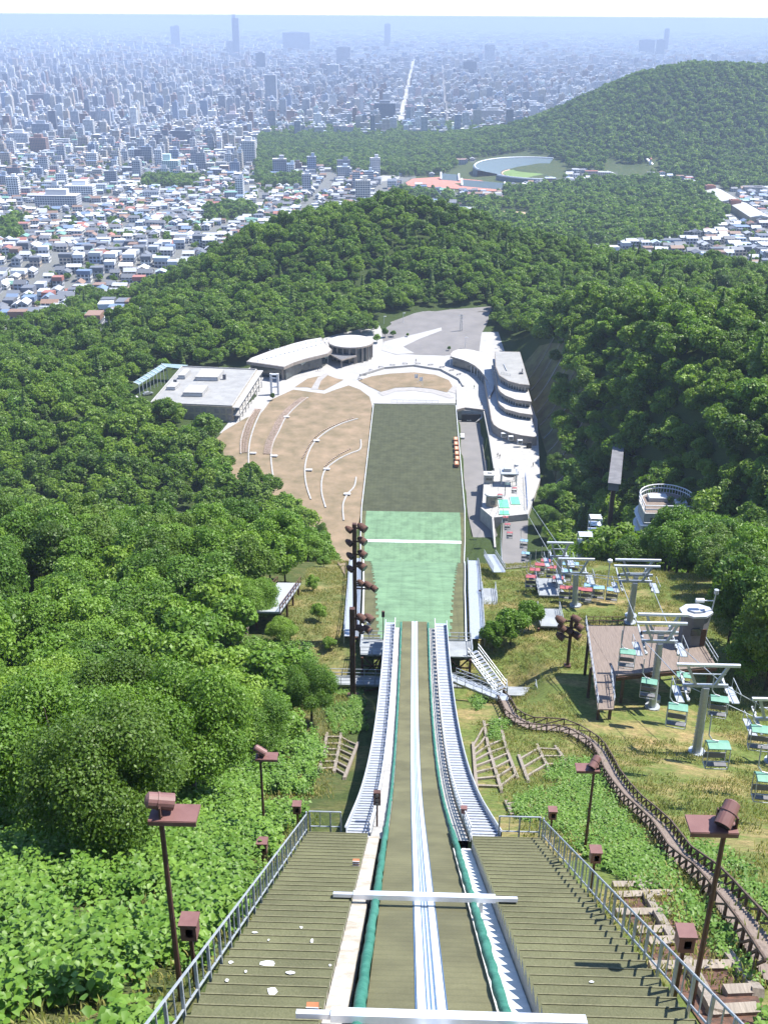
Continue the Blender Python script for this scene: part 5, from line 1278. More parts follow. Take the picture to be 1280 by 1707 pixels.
for pts, wd_, rows_, lab in BANDS:
    ln = smooth_line(wl(pts), 10); t = thing('seat_row', lab, 'seating', (ln[0].x,ln[0].y,hz(ln[0].x,ln[0].y)), 0, 'rows of seat blocks on the dry lawn'); mb = MB(); acc = 0
    for a, b_ in zip(ln[:-1], ln[1:]):
        d = (b_-a); L = max(.1, d.length); nx = Vector((d.y,-d.x,0)).normalized(); k = 0
        while acc < L:
            for r_ in range(rows_):
                p = a+d*(acc/L)+nx*((r_-(rows_-1)/2)*wd_/max(rows_,1)); mb.box((p.x,p.y,hz(p.x,p.y)+.22),(.55,.75 if rows_ > 1 else .5,.75),math.atan2(d.y,d.x))
            acc += .95 if rows_ > 1 else 1.4
        acc -= L
    pt('blocks', mb, M['flower'], t)['kind'] = 'stuff'
for zx, zy, lab in ((565,660,'beside the second kerb'),(655,672,'at the lower end of the wide seating band'),(803,732,'on the middle kerb, low down'),(835,607,'on the middle kerb, high up'),(878,728,'on the inner kerb'),(965,835,'on the shortest kerb'),(708,505,'on the long kerb')):
    p = wl([(zx,zy)])[0]; t = thing('judging_stand','small white platform box standing '+lab,'platform',p,0,'small white platforms on the lawn')
    mb = MB(); mb.box((.4,0,.75),(2.3,1.2,.16)); obj('platform', mb, M['white'], t)
    for s in (-1,1): mb = MB(); mb.box((.4+s*.95,0,.3),(.14,1.0,.8)); obj('leg', mb, M['conc_white'], t)
for q in range(6):
    y = 356+q*4.7; t = thing('wooden_crate','orange wooden crate in the row along the right edge of the outrun','crate',(16.3-(q==0)*.4,y,float(land_z(y))+.1),0,'orange crates along the outrun')
    mb = MB(); mb.box((0,0,.7),(1.5,3.6,1.0)); obj('box', mb, M['orange'], t)
    mb = MB(); mb.box((0,0,1.26),(1.0,2.6,.1)); obj('lid', mb, M['sand'], t)
# ---- vehicles
def vehicle(x, y, z, rz, col, label, van=False):
    t = thing('parked_car', label, 'car', (x,y,z), rz, 'parked cars'); L, Wd = (4.4,1.75); hh = 1.95 if van else 1.45
    prof = [(-2.2,.35),(-2.2,.85),(-1.9,hh*.68),(-1.55,hh),(.6,hh),(1.25,.95),(2.1,.82),(2.2,.35)] if not van else [(-2.2,.35),(-2.2,1.0),(-2.1,hh),(1.1,hh),(1.75,1.05),(2.15,.95),(2.2,.35)]
    mb = MB(); n = len(prof)
    for s in (-1,1): pass
    vs = [(px_, s*Wd/2*(1 if pz < 1.0 else .86), pz) for s in (-1,1) for px_, pz in prof]
    mb.add(vs, [tuple(range(n)), tuple(range(2*n-1,n-1,-1))]+[(i, n+i, n+(i+1)%n, (i+1)%n) for i in range(n)]); obj('body', mb, col, t)
    mb = MB(); mb.box((-.4,0,hh*.8),(2.0,Wd*.94,hh*.22)); mb.add([(.68,-.7,hh*.97),(.68,.7,hh*.97),(1.26,.76,1.0),(1.26,-.76,1.0)],[(0,3,2,1)]); obj('windows', mb, M['glass'], t)
    for a in (-1.35,1.35):
        for s in (-1,1): mb = MB(); mb.tube([(a,s*.72,.32),(a,s*.9,.32)], .32, 12); obj('wheel', mb, M['black'], t)
    for s in (-1,1): mb = MB(); mb.box((2.17,s*.6,.68),(.08,.35,.16)); obj('headlight', mb, M['ceramic'], t)
CARW = pmat('car_white', (.7,.7,.7), (.66,.66,.66), 1, .25, spec=.6); CARS_ = pmat('car_silver', (.42,.45,.47), (.38,.40,.42), 1, .25, .4, spec=.6); CARB = pmat('car_blue', (.05,.09,.2), None, 1, .25, spec=.6)
p = zp(770,729,0); vehicle(p[0],p[1],.04,math.pi/2,CARW,'white car parked on the service road below the terrace')
p = zp(781,700,0); vehicle(p[0],p[1],.04,-math.pi/2,CARS_,'silver van standing at the mouth of the underpass',True)
p = zp(222,664); vehicle(p[0],p[1],hz(*p)+.1,.5,CARW,'white car parked left of the square building')
p = zp(247,655); vehicle(p[0],p[1],hz(*p)+.1,.6,CARS_,'silver car parked against the square building')
# ---- people far below
def person_mesh(seed):
    r_ = random.Random(seed); s = r_.uniform(.08,.22)
    V = [(0,0,.92),(0,.0,1.15),(0,0,1.40),(0,0,1.52),(0,.02,1.68),(.10,0,.88),(.12,s,.48),(.12,s*.7,.06),(.12,s+.14,.03),(-.10,0,.88),(-.12,-s,.48),(-.12,-s*1.2,.06),(-.12,-s*1.2+.14,.03),(.20,0,1.38),(.26,-s*.6,1.10),(.25,-s*.3,.84),(-.20,0,1.38),(-.26,s*.6,1.10),(-.25,s*.5,.84)]
    E = [(0,1),(1,2),(2,3),(3,4),(0,5),(5,6),(6,7),(7,8),(0,9),(9,10),(10,11),(11,12),(2,13),(13,14),(14,15),(2,16),(16,17),(17,18)]
    RR = [.15,.14,.16,.06,.11,.10,.07,.05,.04,.10,.07,.05,.04,.07,.05,.04,.07,.05,.04]
    me = bpy.data.meshes.new('body'); me.from_pydata(V, E, []); o = bpy.data.objects.new('body', me); COL.objects.link(o)
    md = o.modifiers.new('s','SKIN'); 
    for i, v in enumerate(me.skin_vertices[0].data): v.radius = (RR[i], RR[i]*.8); v.use_root = (i == 0)
    o.modifiers.new('d','SUBSURF').levels = 1
    dg = bpy.context.evaluated_depsgraph_get(); m2 = bpy.data.meshes.new_from_object(o.evaluated_get(dg)); bpy.data.objects.remove(o); m2.name = 'body'; return m2
PM = [person_mesh(1), person_mesh(2)]
CL = [pmat('dark_clothes', (.03,.035,.05), None, 3, .8), pmat('white_clothes', (.6,.6,.6), None, 3, .8), pmat('green_clothes', (.04,.14,.08), None, 3, .8), pmat('skin', (.45,.28,.2), None, 3, .6), pmat('hair', (.02,.016,.014), None, 5, .6)]
def person(px, py, z, ci, label):
    p = zp(px, py, z); me = PM[int(px) % 2].copy(); me.materials.clear(); me.materials.append(CL[ci]); me.materials.append(CL[3])
    for f in me.polygons:
        if f.center.z > 1.5 or (f.center.z < .95 and abs(f.center.x) > .21): f.material_index = 1
    o = link('person', me, None, None, (p[0],p[1],z+.02), rnd.uniform(0,6)); tag(o, label, 'person', 'people on the plaza')
    mb = MB(); mb.tube([(0,-.02,1.64),(0,-.03,1.74),(0,-.02,1.81)], [.105,.11,.04], 8); obj('hair', mb, CL[4], o)
for a in ((790,648,4.32,2,'person in green standing near the white bench on the terrace'),(802,676,4.32,0,'person in dark clothes walking on the terrace above the underpass'),(829,762,4.32,0,'person on the left of a pair below the tiered building'),(832.5,764,4.32,0,'person on the right of a pair below the tiered building'),
    (693,604,4.2,0,'person standing on the plaza behind the curved wall'),(743,546,4.3,0,'person in dark clothes crossing the car park'),(762,543,4.3,1,'person in white clothes near the car park road'),(888,778,4.32,0,'person beside the blue fence by the lift station'),(530,618,4.2,0,'person walking in front of the museum'),(534,618,4.2,1,'person in white walking in front of the museum')): person(*a)
# ---- street lamps and slim plaza posts
def street_lamp(px, py, H, label, z=4.2):
    p = zp(px, py, z); t = thing('street_lamp', label, 'street lamp', (p[0],p[1],z), 0, 'street lamps of the car park')
    mb = MB(); mb.tube([(0,0,0),(0,0,H)], [.14,.09], 6); obj('pole', mb, M['white'], t)
    mb = MB(); mb.box((.5,0,H+.05),(1.3,.4,.2)); obj('lamp_head', mb, M['white'], t)
for a in ((672,545,7.5,'white street lamp beside the parking bays'),(640,546,6,'white street lamp at the left end of the parking bays'),(775,582,6,'white street lamp in the grey car park'),(830,583,4,'low white lamp beside the tiered building')): street_lamp(*a)
t = thing('power_pylon','small grey lattice mast at the foot of the wooded hill','mast',gpt(768,552))
mb = MB()
for sx_, sy_ in ((-1,-1),(1,-1),(1,1),(-1,1)): mb.bar((sx_*.7,sy_*.7,-.5),(sx_*.2,sy_*.2,9),.14)
for k in range(6): q = .65-.07*k; mb.bar((-q,-q,k*1.5),(q,-q,k*1.5+1.4),.1); mb.bar((q,q,k*1.5),(-q,q,k*1.5+1.4),.1)
obj('lattice', mb, M['steel'], t); mb = MB(); mb.bar((-1.6,0,8.2),(1.6,0,8.2),.14); mb.bar((-1.2,0,7.0),(1.2,0,7.0),.14); obj('cross_arm', mb, M['steel'], t)
# ---- stadium and the park far below the hill
c0 = bpt(893, 293); a1 = bpt(944, 293); rx = (a1.x-c0.x)*1.12; ry = 80
t = thing('ballpark','oval baseball ground with a curved blue stand on one side','stadium',c0)
mb = MB(); mb.prism([(c0.x+math.cos(a)*rx, c0.y+math.sin(a)*ry) for a in np.linspace(0,6.283,41)[:-1]], lambda x,y: c0.z-3, lambda x,y: c0.z+3.4); pt('sand_ring', mb, M['sand'], t)
mb = MB(); mb.prism([(c0.x-6+math.cos(a)*rx*.86, c0.y-4+math.sin(a)*ry*.8) for a in np.linspace(0,6.283,41)[:-1]], lambda x,y: c0.z, lambda x,y: c0.z+3.9); pt('turf', mb, M['turf'], t)
def stand(a0, a1, r0, r1, hh, mat, nm):
    rows = []
    for a in np.linspace(a0, a1, 22):
        ca, sa = math.cos(a), math.sin(a); rows.append([(c0.x+ca*rx*r0, c0.y+sa*ry*r0, c0.z+3.6),(c0.x+ca*rx*r1, c0.y+sa*ry*r1, c0.z+hh),(c0.x+ca*(rx*r1+3), c0.y+sa*(ry*r1+3), c0.z+hh),(c0.x+ca*(rx*r1+3), c0.y+sa*(ry*r1+3), c0.z-2)])
    mb = MB(); mb.sheet(rows); pt(nm, mb, mat, t)
    mb = MB(); mb.tube([(r_[1][0],r_[1][1],r_[1][2]+.8) for r_ in rows], 1.4, 6); pt('rim', mb, M['white'], t)
stand(1.15,3.45,1.02,1.78,14,M['seat_blue'],'curved_stand'); stand(3.85,4.7,1.05,1.6,11,M['seat_blue'],'near_stand')
tr = bpoly([(676,306),(688,299),(735,296),(800,302),(838,312),(836,321),(790,318),(680,311)])
mb = MB(); mb.prism(tr, -140, lambda x,y: float(base_z(y))+1.2); o = obj('running_track', mb, M['red_track']); tag(o, 'red running track beside the baseball ground', 'running track')
for px0, px1, py, hh, lab in ((735,765,301,9,'small white edged stand left of the ballpark'),(770,842,312,9,'long grey blue stand between the red track and the ballpark')):
    a = bpt(px0,py); b_ = bpt(px1,py+(px1-px0)*.09); t2 = thing('grandstand', lab, 'grandstand', a, 0, 'grandstands of the sports ground'); d = b_-a
    mb = MB(); q = Vector((0,22,0)); mb.add([a+Vector((0,0,1)),b_+Vector((0,0,1)),b_+q+Vector((0,0,hh)),a+q+Vector((0,0,hh)),a+q*1.15+Vector((0,0,-3)),b_+q*1.15+Vector((0,0,-3)),a-Vector((0,0,3)),b_-Vector((0,0,3))],[(0,1,2,3),(3,2,5,4),(6,7,1,0),(7,5,2,1),(4,6,0,3)]); pt('seating', mb, M['seat_blue'], t2)
    mb = MB()
    for e in (a,b_): mb.bar(e+Vector((0,0,2)), e+q+Vector((0,0,hh+1)), 2.6, 3)
    pt('end_wall', mb, M['white'], t2)
mb = MB(); mb.prism(bpoly([(832,362),(840,353),(882,355),(872,368)]), -140, lambda x,y: float(base_z(y))+.8); tag(obj('sports_ground', mb, M['sand']), kind='structure')
mb = MB(); mb.prism(bpoly([(612,300),(640,293),(668,293),(664,299),(632,304)]), -140, lambda x,y: float(base_z(y))+.8); tag(obj('open_ground', mb, M['plaza']), kind='structure')
mb = MB(); mb.prism(bpoly([(872,277),(940,283),(958,286),(955,291),(925,284),(880,280)]), -140, lambda x,y: float(base_z(y))+1.3); tag(obj('dirt_ground', mb, M['sand']), kind='structure')
mb = MB(); mb.prism(bpoly([(1002,293),(1012,284),(1045,296),(1056,303),(1035,304)]), -140, lambda x,y: float(base_z(y))+1.0); tag(obj('fairground', mb, M['plaza']), kind='structure')
def longroof(x0,y0,x1,y1,w,hh,label,mat):
    a, b_ = bpt(x0,y0), bpt(x1,y1); t2 = thing('long_hall', label, 'hall', a, 0, 'long halls beside the park'); d = (b_-a); d.z = 0; dn_ = d.normalized(); nx = Vector((dn_.y,-dn_.x,0))*(w/2)
    za, zb = a.z+hh, b_.z+hh; P = [a+nx,b_+nx,b_-nx,a-nx]
    mb = MB(); mb.add([(p.x,p.y,-120) for p in P]+[(p.x,p.y,(za if i in (0,3) else zb)) for i, p in enumerate(P)], [(0,1,5,4),(1,2,6,5),(2,3,7,6),(3,0,4,7),(4,5,6,7)]); pt('wall', mb, M['tan_wall'], t2)
    mb = MB(); nn = nx*1.06; mb.add([(a.x+nn.x,a.y+nn.y,za+.2),(b_.x+nn.x,b_.y+nn.y,zb+.2),(b_.x,b_.y,zb+w*.12),(a.x,a.y,za+w*.12),(a.x-nn.x,a.y-nn.y,za+.2),(b_.x-nn.x,b_.y-nn.y,zb+.2)],[(0,1,2,3),(3,2,5,4),(0,3,4),(1,5,2)]); pt('roof', mb, mat, t2)
longroof(1183,324,1218,346,26,8,'upper long hall with a brilliant white roof at the right',M['roof_white']); longroof(1226,348,1266,374,24,8,'lower long hall with a brilliant white roof at the right edge',M['roof_white'])
for px, py, lab in ((1181,326,'brown brick block at the upper end of the white halls'),(1222,352,'brown brick block between the two white halls')):
    p = bpt(px, py); mb = MB(); mb.box((0,0,6),(14,12,18)); mb.box((0,0,15.4),(10,8,1.2)); tag(obj('brick_block', mb, M['red_brick'], None, p), lab, 'building', 'brick blocks of the white halls')
def tower(px, pb, ptop, label, mats, r0=2.2):
    p = bpt(px, pb); D = (p-CAMP).dot(CF); H = (pb-ptop)/F*D*1.02; t2 = thing('ride_tower', label, 'ride tower', p, 0, 'towers of the fairground')
    mb = MB()
    for i in range(4): a = i*math.pi/2; mb.bar((math.cos(a)*r0*1.5,math.sin(a)*r0*1.5,-1),(math.cos(a)*r0*.5,math.sin(a)*r0*.5,H*.86),1.0)
    for k in range(5): mb.tube([(math.cos(a)*r0*(1.4-.2*k),math.sin(a)*r0*(1.4-.2*k),H*.16*k+1) for a in np.linspace(0,6.283,9)],.5,4)
    obj('lattice', mb, mats[0], t2); mb = MB(); mb.tube([(0,0,H*.84),(0,0,H*.9),(0,0,H)],[r0*.8,r0*1.2,.3],8); obj('top', mb, mats[1], t2)
tower(1081,292,264,'white slide tower with a red top in the fairground',(M['white'],M['red_track'])); tower(1271,290,272,'orange and white ride tower at the right edge',(M['orange'],M['white'])); tower(1142,300,288,'small white mast beside the fairground',(M['white'],M['white']),1.2)
sl = bpt(1090,294); s0 = bpt(1075,290); tag(obj('slide', MB().bar((s0.x,s0.y,s0.z+26),(sl.x+18,sl.y-6,sl.z+1),5,1.5), M['white']), 'broad white slide running down beside the slide tower', 'slide')
for px0,px1,py,dd,hh,rf,lab in ((1004,1034,284,20,6,M['roof_white'],'low white roofed hall left of the fairground'),(1172,1226,270,26,7,M['roof_grey'],'long grey roofed hall under the mountain'),(1196,1226,272,12,5,M['roof_white'],'small white roofed shed beside the long grey hall'),(1150,1166,300,14,6,M['red_track'],'pink roofed pavilion near the small mast'),(1190,1215,300,14,7,M['roof_grey'],'grey roofed pavilion right of the pink one'),(1246,1282,306,22,8,M['roof_grey'],'grey flat house row at the right edge below the ride tower'),
    (1240,1275,322,22,8,M['dark_roof'],'dark roofed hall right of the white halls'),(1190,1275,458,18,7,M['roof_grey'],'wide flat roofed shed under the right hand village'),(858,886,416,10,5,M['roof_white'],'white roofed shed in the trees right of the wooded hill'),(736,760,411,12,5,M['roof_white'],'pale shed peeping over the wooded hill')):
    p = bpt((px0+px1)/2, py); D = (p-CAMP).dot(CF); w_ = (px1-px0)/F*D; t2 = thing('hall', lab, 'hall', p, 0, 'halls beside the park'); mb = MB(); mb.box((0,dd/2,hh/2-2),(w_,dd,hh+4)); obj('wall', mb, M['conc_white'], t2); mb = MB(); mb.box((0,dd/2,hh+.3),(w_+1.5,dd+1.5,.6)); mb.box((w_*.2,dd/2,hh+1.0),(w_*.3,dd*.3,1.0)); obj('roof', mb, rf, t2)
# ---- the cut slope with its vertical drainage ribs, right of the tiered building
M['cut'] = pmat('cut_slope_grass', (.150,.150,.055), (.085,.075,.035), .22, .95, lo=.35, hi=.65, bump=.6, bscale=2.5)
CUTP = [(51.5,336),(50.5,372),(50.0,430),(47,470),(58,474),(66,440),(68,380),(63,336)]
sheet('cut_slope', CUTP, .25, M['cut'], step=3.0)
for q in range(9):
    y = 342+q*13.5; mb = MB(); prev = None
    for x in np.linspace(51, 66, 8):
        yy = y+(x-51)*.9; p = Vector((float(x), yy, hz(float(x), yy)+.4)); (mb.bar(prev, p, .35, .3) if prev else None); prev = p
    tag(obj('drainage_rib', mb, M['conc_white'] if q % 3 == 0 else M['stone']), 'thin concrete drainage rib climbing the steep cut slope', 'drain', 'drainage ribs on the cut slope')
# ------------------------------------------------------------------ right hand slope: chairlift, deck, paths
def Pq(zx, zy): return (860+zx/3.048, 780+zy/3.048)
M['hood_green'] = pmat('green_hood', (.11,.25,.175), (.15,.31,.225), 2, .4, spec=.5)
M['hood_red'] = pmat('red_hood', (.28,.07,.08), (.34,.10,.10), 2, .4, spec=.5)
M['hood_blue'] = pmat('blue_hood', (.16,.30,.40), (.22,.36,.45), 2, .4, spec=.5)
ROPE_L, ROPE_R = [], []
def lift_tower(bx, by, x0, x1, ty, label, rz=0.0, frames=1, second=None):
    p = gpt(bx, by); q = on_y((x0+x1)/2, ty, p.y); H = q.z-p.z; D = (q-CAMP).dot(CF); L = (x1-x0)/F*D*1.02
    t = thing('lift_tower', label, 'lift tower', p, rz, 'chairlift towers on the right slope'); off = q.x-p.x
    for k in range(frames):
        dy = k*1.7; dx = k*.45
        mb = MB(); mb.tube([(dx,dy,-1),(dx+off*.7,dy,H-2.4)], [.44,.34], 12); mb.tube([(dx,dy,-.2),(dx,dy,.35)], .8, 12); obj('pillar', mb, M['steel'], t)
        c = Vector((off+dx, dy, 0))
        mb = MB(); mb.bar(c+Vector((-L/2,0,H)), c+Vector((L/2,0,H)), .26, .26); obj('top_beam', mb, M['alu'], t)
        mb = MB(); mb.bar(c+Vector((-L*.36,0,H-2.2)), c+Vector((L*.36,0,H-2.2)), .24, .3); obj('cross_beam', mb, M['steel'], t)
        for s in (-1,1): mb = MB(); mb.bar(c+Vector((s*L*.14,0,H-2.3)), c+Vector((s*L*.33,0,H)), .2, .26); obj('strut', mb, M['steel'], t)
        mb = MB(); mb.bar(c+Vector((-L*.3,.12,H-1.05)), c+Vector((L*.3,.12,H-1.05)), .10); obj('tie_bar', mb, M['steel'], t)
    for s in (-1,1):
        cx = off+s*L*.37; mb = MB(); mb.bar((cx-.25*s,-1.7,H-2.75),(cx-.25*s,1.7+1.6*(frames-1),H-2.1),.16,.2); sb = obj('sheave_beam', mb, M['steel'], t)
        for q_ in range(6): mb = MB(); yy = -1.5+q_*.6; zz = H-2.45+yy*.19; mb.tube([(cx-.32*s-.07,yy,zz),(cx-.32*s+.07,yy,zz)], .21, 10); obj('sheave', mb, M['black'] if q_ % 2 else M['steel'], sb)
        mb = MB(); mb.box((cx+.35*s,-.3,H-3.0),(.7,2.6,.08)); mb.bar((cx+.68*s,-1.6,H-2.0),(cx+.68*s,1.0,H-2.0),.05)
        for yy in (-1.6,-.3,1.0): mb.bar((cx+.68*s,yy,H-3),(cx+.68*s,yy,H-2),.05)
        obj('catwalk', mb, M['steel'], t)
        (ROPE_L if s < 0 else ROPE_R).append(p+Vector((cx-.32*s,0,H-2.2)))
    mb = MB()
    for k in range(int((H-2)/.4)): mb.bar((-.55,-.32,k*.4),(-.55,.0,k*.4),.04)
    mb.bar((-.5,-.36,0),(-.5+off*.6,-.36,H-2.4),.05); obj('ladder', mb, M['steel'], t); return t
lift_tower(*Pq(1300,1500), 1254, 1330, 1166, 'lift tower half out of the photo at the right edge')
lift_tower(*Pq(915,1452), 1129, 1232, 1109, 'nearest whole lift tower with a long grey pillar on the grass')
lift_tower(*Pq(690,1222), 1062, 1144, 1039, 'paired lift tower rising in front of the brown deck', 0, 2)
lift_tower(*Pq(575,792), 1024, 1099, 944, 'paired lift tower at the upper left corner of the brown deck', 0, 2)
lift_tower(*Pq(300,704), 931, 990, 932, 'single lift tower among the hanging red and blue seats')
lift_tower(*Pq(215,640), 912, 955, 905, 'farthest slim lift tower before the white stepped frames')
for R_, lab in ((ROPE_L,'left haul cable of the chairlift'),(ROPE_R,'right haul cable of the chairlift')):
    mb = MB(); e = on_z(846, 800, 9.0) if R_ is ROPE_L else on_z(856, 800, 9.0); mb.tube(R_+[e], .045, 5); tag(obj('haul_cable', mb, M['steel']), lab, 'cable', 'chairlift cables')
def chair_proto(hood):
    t = thing('lift_chair','chair','lift chair',(0,0,0)); w = .78
    mb = MB(); mb.tube([(-.75,.05,2.6),(-.75,.0,1.6),(-.72,.0,.95),(-.45,0,.55),(0,0,.45)], .05, 7); obj('hanger', mb, M['steel'], t)
    rows = []
    for i in range(9):
        a = -1.0+i*.25; zz = .30-.28*a*a if a < 0 else .30-.10*a; rows.append([(-w,-.62*a-.05,zz+.02),(-w*.97,-.62*a-.05,zz+.08),(w*.97,-.62*a-.05,zz+.08),(w,-.62*a-.05,zz+.02)])
    mb = MB(); mb.sheet(rows); mb.sheet([[(p[0],p[1],p[2]-.07) for p in r][::-1] for r in rows]); obj('hood', mb, hood, t)
    for s in (-1,1): mb = MB(); mb.tube([(s*.76,-.45,.2),(s*.76,-.62,-.9),(s*.76,-.5,-1.55),(s*.76,.25,-1.5),(s*.76,.45,-.6),(s*.76,.4,.1)], .035, 6); obj('side_frame', mb, M['steel'], t)
    mb = MB(); mb.box((0,-.12,-1.42),(1.46,.55,.09)); obj('seat', mb, M['dark_roof'], t)
    mb = MB(); mb.box((0,.30,-.98),(1.46,.07,.5), Matrix.Rotation(.15,3,'X')); obj('backrest', mb, M['dark_roof'], t)
    mb = MB(); mb.bar((-.76,-.6,-.85),(.76,-.6,-.85),.05); mb.bar((-.76,-.52,-1.55),(.76,-.52,-1.55),.05); obj('safety_bar', mb, M['steel'], t)
    return t
CH = []
def hang(px, py, D):
    while D > 40:
        p = on_d(px, py, D)
        if p.z-hz(p.x, p.y) > 2.1: return p
        D -= 1.0
    return p
for zx, zy, D, kind, lab in ((565,940,105,'g','green hooded chair hanging over the brown deck'),(675,1090,103,'g','green hooded chair beside the foot of the paired tower'),(852,1058,105,'g','green hooded chair half hidden behind the nearest tower arm'),(820,1222,84,'g','green hooded chair left of the nearest whole tower'),(1030,1180,92,'g','green hooded chair just right of the nearest tower pillar'),
   (1022,1415,72,'g','green hooded chair low over the grass at the nearest tower foot'),(1242,1335,80,'g','green hooded chair cut off beside the right edge of the photo'),(1275,1580,68,'g','lowest green hooded chair at the right edge of the photo'),
   (250,612,160,'r','red hooded chair leftmost of the front row'),(300,616,158,'r','red hooded chair second in the front row'),(356,622,156,'r','red hooded chair third in the front row'),(372,600,160,'b','blue hooded chair behind the third red one'),(418,612,156,'b','pale blue hooded chair in the middle of the front row'),(488,622,152,'b','blue hooded chair at the right end of the front row'),
   (150,474,182,'r','red hooded chair highest in the far bunch'),(182,508,180,'r','red hooded chair right of the highest one'),(120,494,182,'r','red hooded chair left of the highest one'),(76,556,176,'r','red hooded chair at the left end of the far bunch'),(210,562,170,'r','red hooded chair beside the grey landing'),(94,520,180,'r','small red hooded chair in the far bunch'),
   (256,490,180,'b','blue hooded chair left of the single tower top'),(292,490,178,'b','blue hooded chair right of the single tower top'),(255,526,172,'b','blue hooded chair below the single tower top'),(40,372,214,'b','blue hooded chair hanging over the brown ramp'),(48,436,200,'b','blue hooded chair lower on the brown ramp')):
    key = {'g':'hood_green','r':'hood_red','b':'hood_blue'}[kind]; pr = next((c for k, c in CH if k == key), None); p = hang(*Pq(zx, zy), D)
    grp = {'g':'green hooded lift chairs','r':'red hooded lift chairs','b':'blue hooded lift chairs'}[kind]
    if pr is None: t = chair_proto(M[key]); t.location = p; t['label'] = lab; t['group'] = grp; t.rotation_euler.z = -.15; CH.append((key, t))
    else: dup(pr, p, -.15+rnd.uniform(-.15,.15), lab, grp)
# red seats hung over the ramp by the lower station
for zx, zy, D, lab in ((775,1160,300,'red seat hanging just below the green mats'),(785,1198,290,'red seat second below the green mats'),(797,1243,278,'red seat lowest on the brown ramp'),(822,1005,322,'red seat waiting inside the lift station'),(745,1040,330,'red seat near the round tank house')):
    p = on_d(600+zx/3.2, 500+zy/3.2, D); dup(next(c for k, c in CH if k == 'hood_red'), p, 0, lab, 'red seats at the lower lift station')
# ---- brown deck with the dark hut
ZD = 90.8
D4 = [zp(*p, ZD) for p in ((977,1042),(1155,1046),(1194,1110),(1026,1126))]
RMP = [zp(*p, ZD) for p in ((979,1122),(1026,1126),(1022,1182),(995,1182))]
t = thing('wooden_deck','brown plank deck on posts with a ramp and silver handrail','deck',(*D4[0],ZD))
mb = MB(); mb.prism(D4, ZD-.18, ZD); pt('planks', mb, M['plank'], t)
L0, L1 = D4[0], zp(996,1182,ZD)
mb = MB(); mb.prism([D4[0],(D4[0][0]+.02,D4[0][1]),D4[3],zp(1022,1182,ZD),L1,zp(983,1090,ZD)], ZD-.16, ZD-.02); pt('ramp', mb, M['plank'], t)
mb = MB()
for i in range(4): a, b_ = D4[i], D4[(i+1)%4]; mb.bar((*a,ZD-.42),(*b_,ZD-.42),.2,.42)
pt('edge_beam', mb, M['brown_dk'], t)
for px, py in ((982,1050),(1060,1048),(1145,1052),(1185,1105),(1100,1112),(1040,1120),(998,1175),(1018,1172),(985,1110)):
    q = zp(px, py, ZD); mb = MB(); mb.bar((*q,hz(*q)-1),(*q,ZD-.2),.3); pt('post', mb, M['wood_dk'], t)
def rail_on(parent, a, b_, z0, z1, hh=1.1, n=8, mat=None, w=.06):
    a = Vector((*a,z0)); b_ = Vector((*b_,z1)); mb = MB()
    for zz in (hh,hh*.55): mb.bar(a+Vector((0,0,zz)), b_+Vector((0,0,zz)), w)
    for q in range(n+1): p = a+(b_-a)*(q/n); mb.bar(p-Vector((0,0,.1)), p+Vector((0,0,hh)), w)
    return pt('handrail', mb, mat or M['steel'], parent)
rail_on(t, zp(975,1040,ZD), L1, ZD, ZD, 1.1, 12); rail_on(t, zp(1017,1124,ZD), zp(1023,1178,ZD), ZD, ZD, 1.1, 5); rail_on(t, D4[0], zp(1040,1042,ZD), ZD, ZD, 1.1, 6, M['brown_dk']); rail_on(t, D4[1], D4[2], ZD, ZD, 1.1, 6)
q = zp(1152,1068,ZD); hut = thing('operator_hut','dark octagonal hut with a shiny flat roof on the brown deck','hut',(q[0],q[1],ZD+.02),.1)
oc = [(math.cos(a)*1.55, math.sin(a)*1.25) for a in np.linspace(.39,.39+6.283,9)[:-1]]
mb = MB(); mb.prism(oc, 0, 3.7); obj('wall', mb, M['dark_roof'], hut); mb = MB(); mb.prism([(x*1.2,y*1.2) for x,y in oc], 3.7, 3.95); mb.prism([(x*.6,y*.6) for x,y in oc], 3.95, 4.15); obj('roof', mb, M['panel'], hut)
mb = MB(); mb.box((-.2,-1.26,1.9),(1.1,.1,.9)); obj('window', mb, M['glass'], hut); mb = MB(); mb.box((.75,-1.12,1.1),(.6,.12,2.1)); obj('door', mb, M['brown_dk'], hut)
t = thing('street_lamp','silver pole lamp with a drum head on an arm behind the hut','street lamp',(*zp(1171,1068,ZD),ZD))
mb = MB(); mb.tube([(0,0,-2),(.6,0,6.2)],[.11,.08],8); obj('pole', mb, M['steel'], t); mb = MB(); mb.bar((.5,0,5.2),(-.7,0,5.2),.09); mb.tube([(-.6,0,5.2),(-1.5,0,5.2)],.26,10); hd_ = obj('lamp_head', mb, M['white'], t); mb = MB(); mb.tube([(.6,0,6.1),(.6,0,6.6)],.26,10); obj('top_lamp', mb, M['steel'], t)
t = thing('street_lamp','round globe lamp on a thin post above the blue seats','street lamp',gpt(1009,1000)); hh = on_y(1014,938,t.location.y).z-t.location.z
mb = MB(); mb.tube([(0,0,-.3),(0,0,hh)],.08,8); obj('pole', mb, M['steel'], t); mb = MB(); mb.tube([(0,0,hh-.05),(0,0,hh+.15),(0,0,hh+.45),(0,0,hh+.6)],[.12,.34,.34,.1],10); obj('globe', mb, M['white'], t)
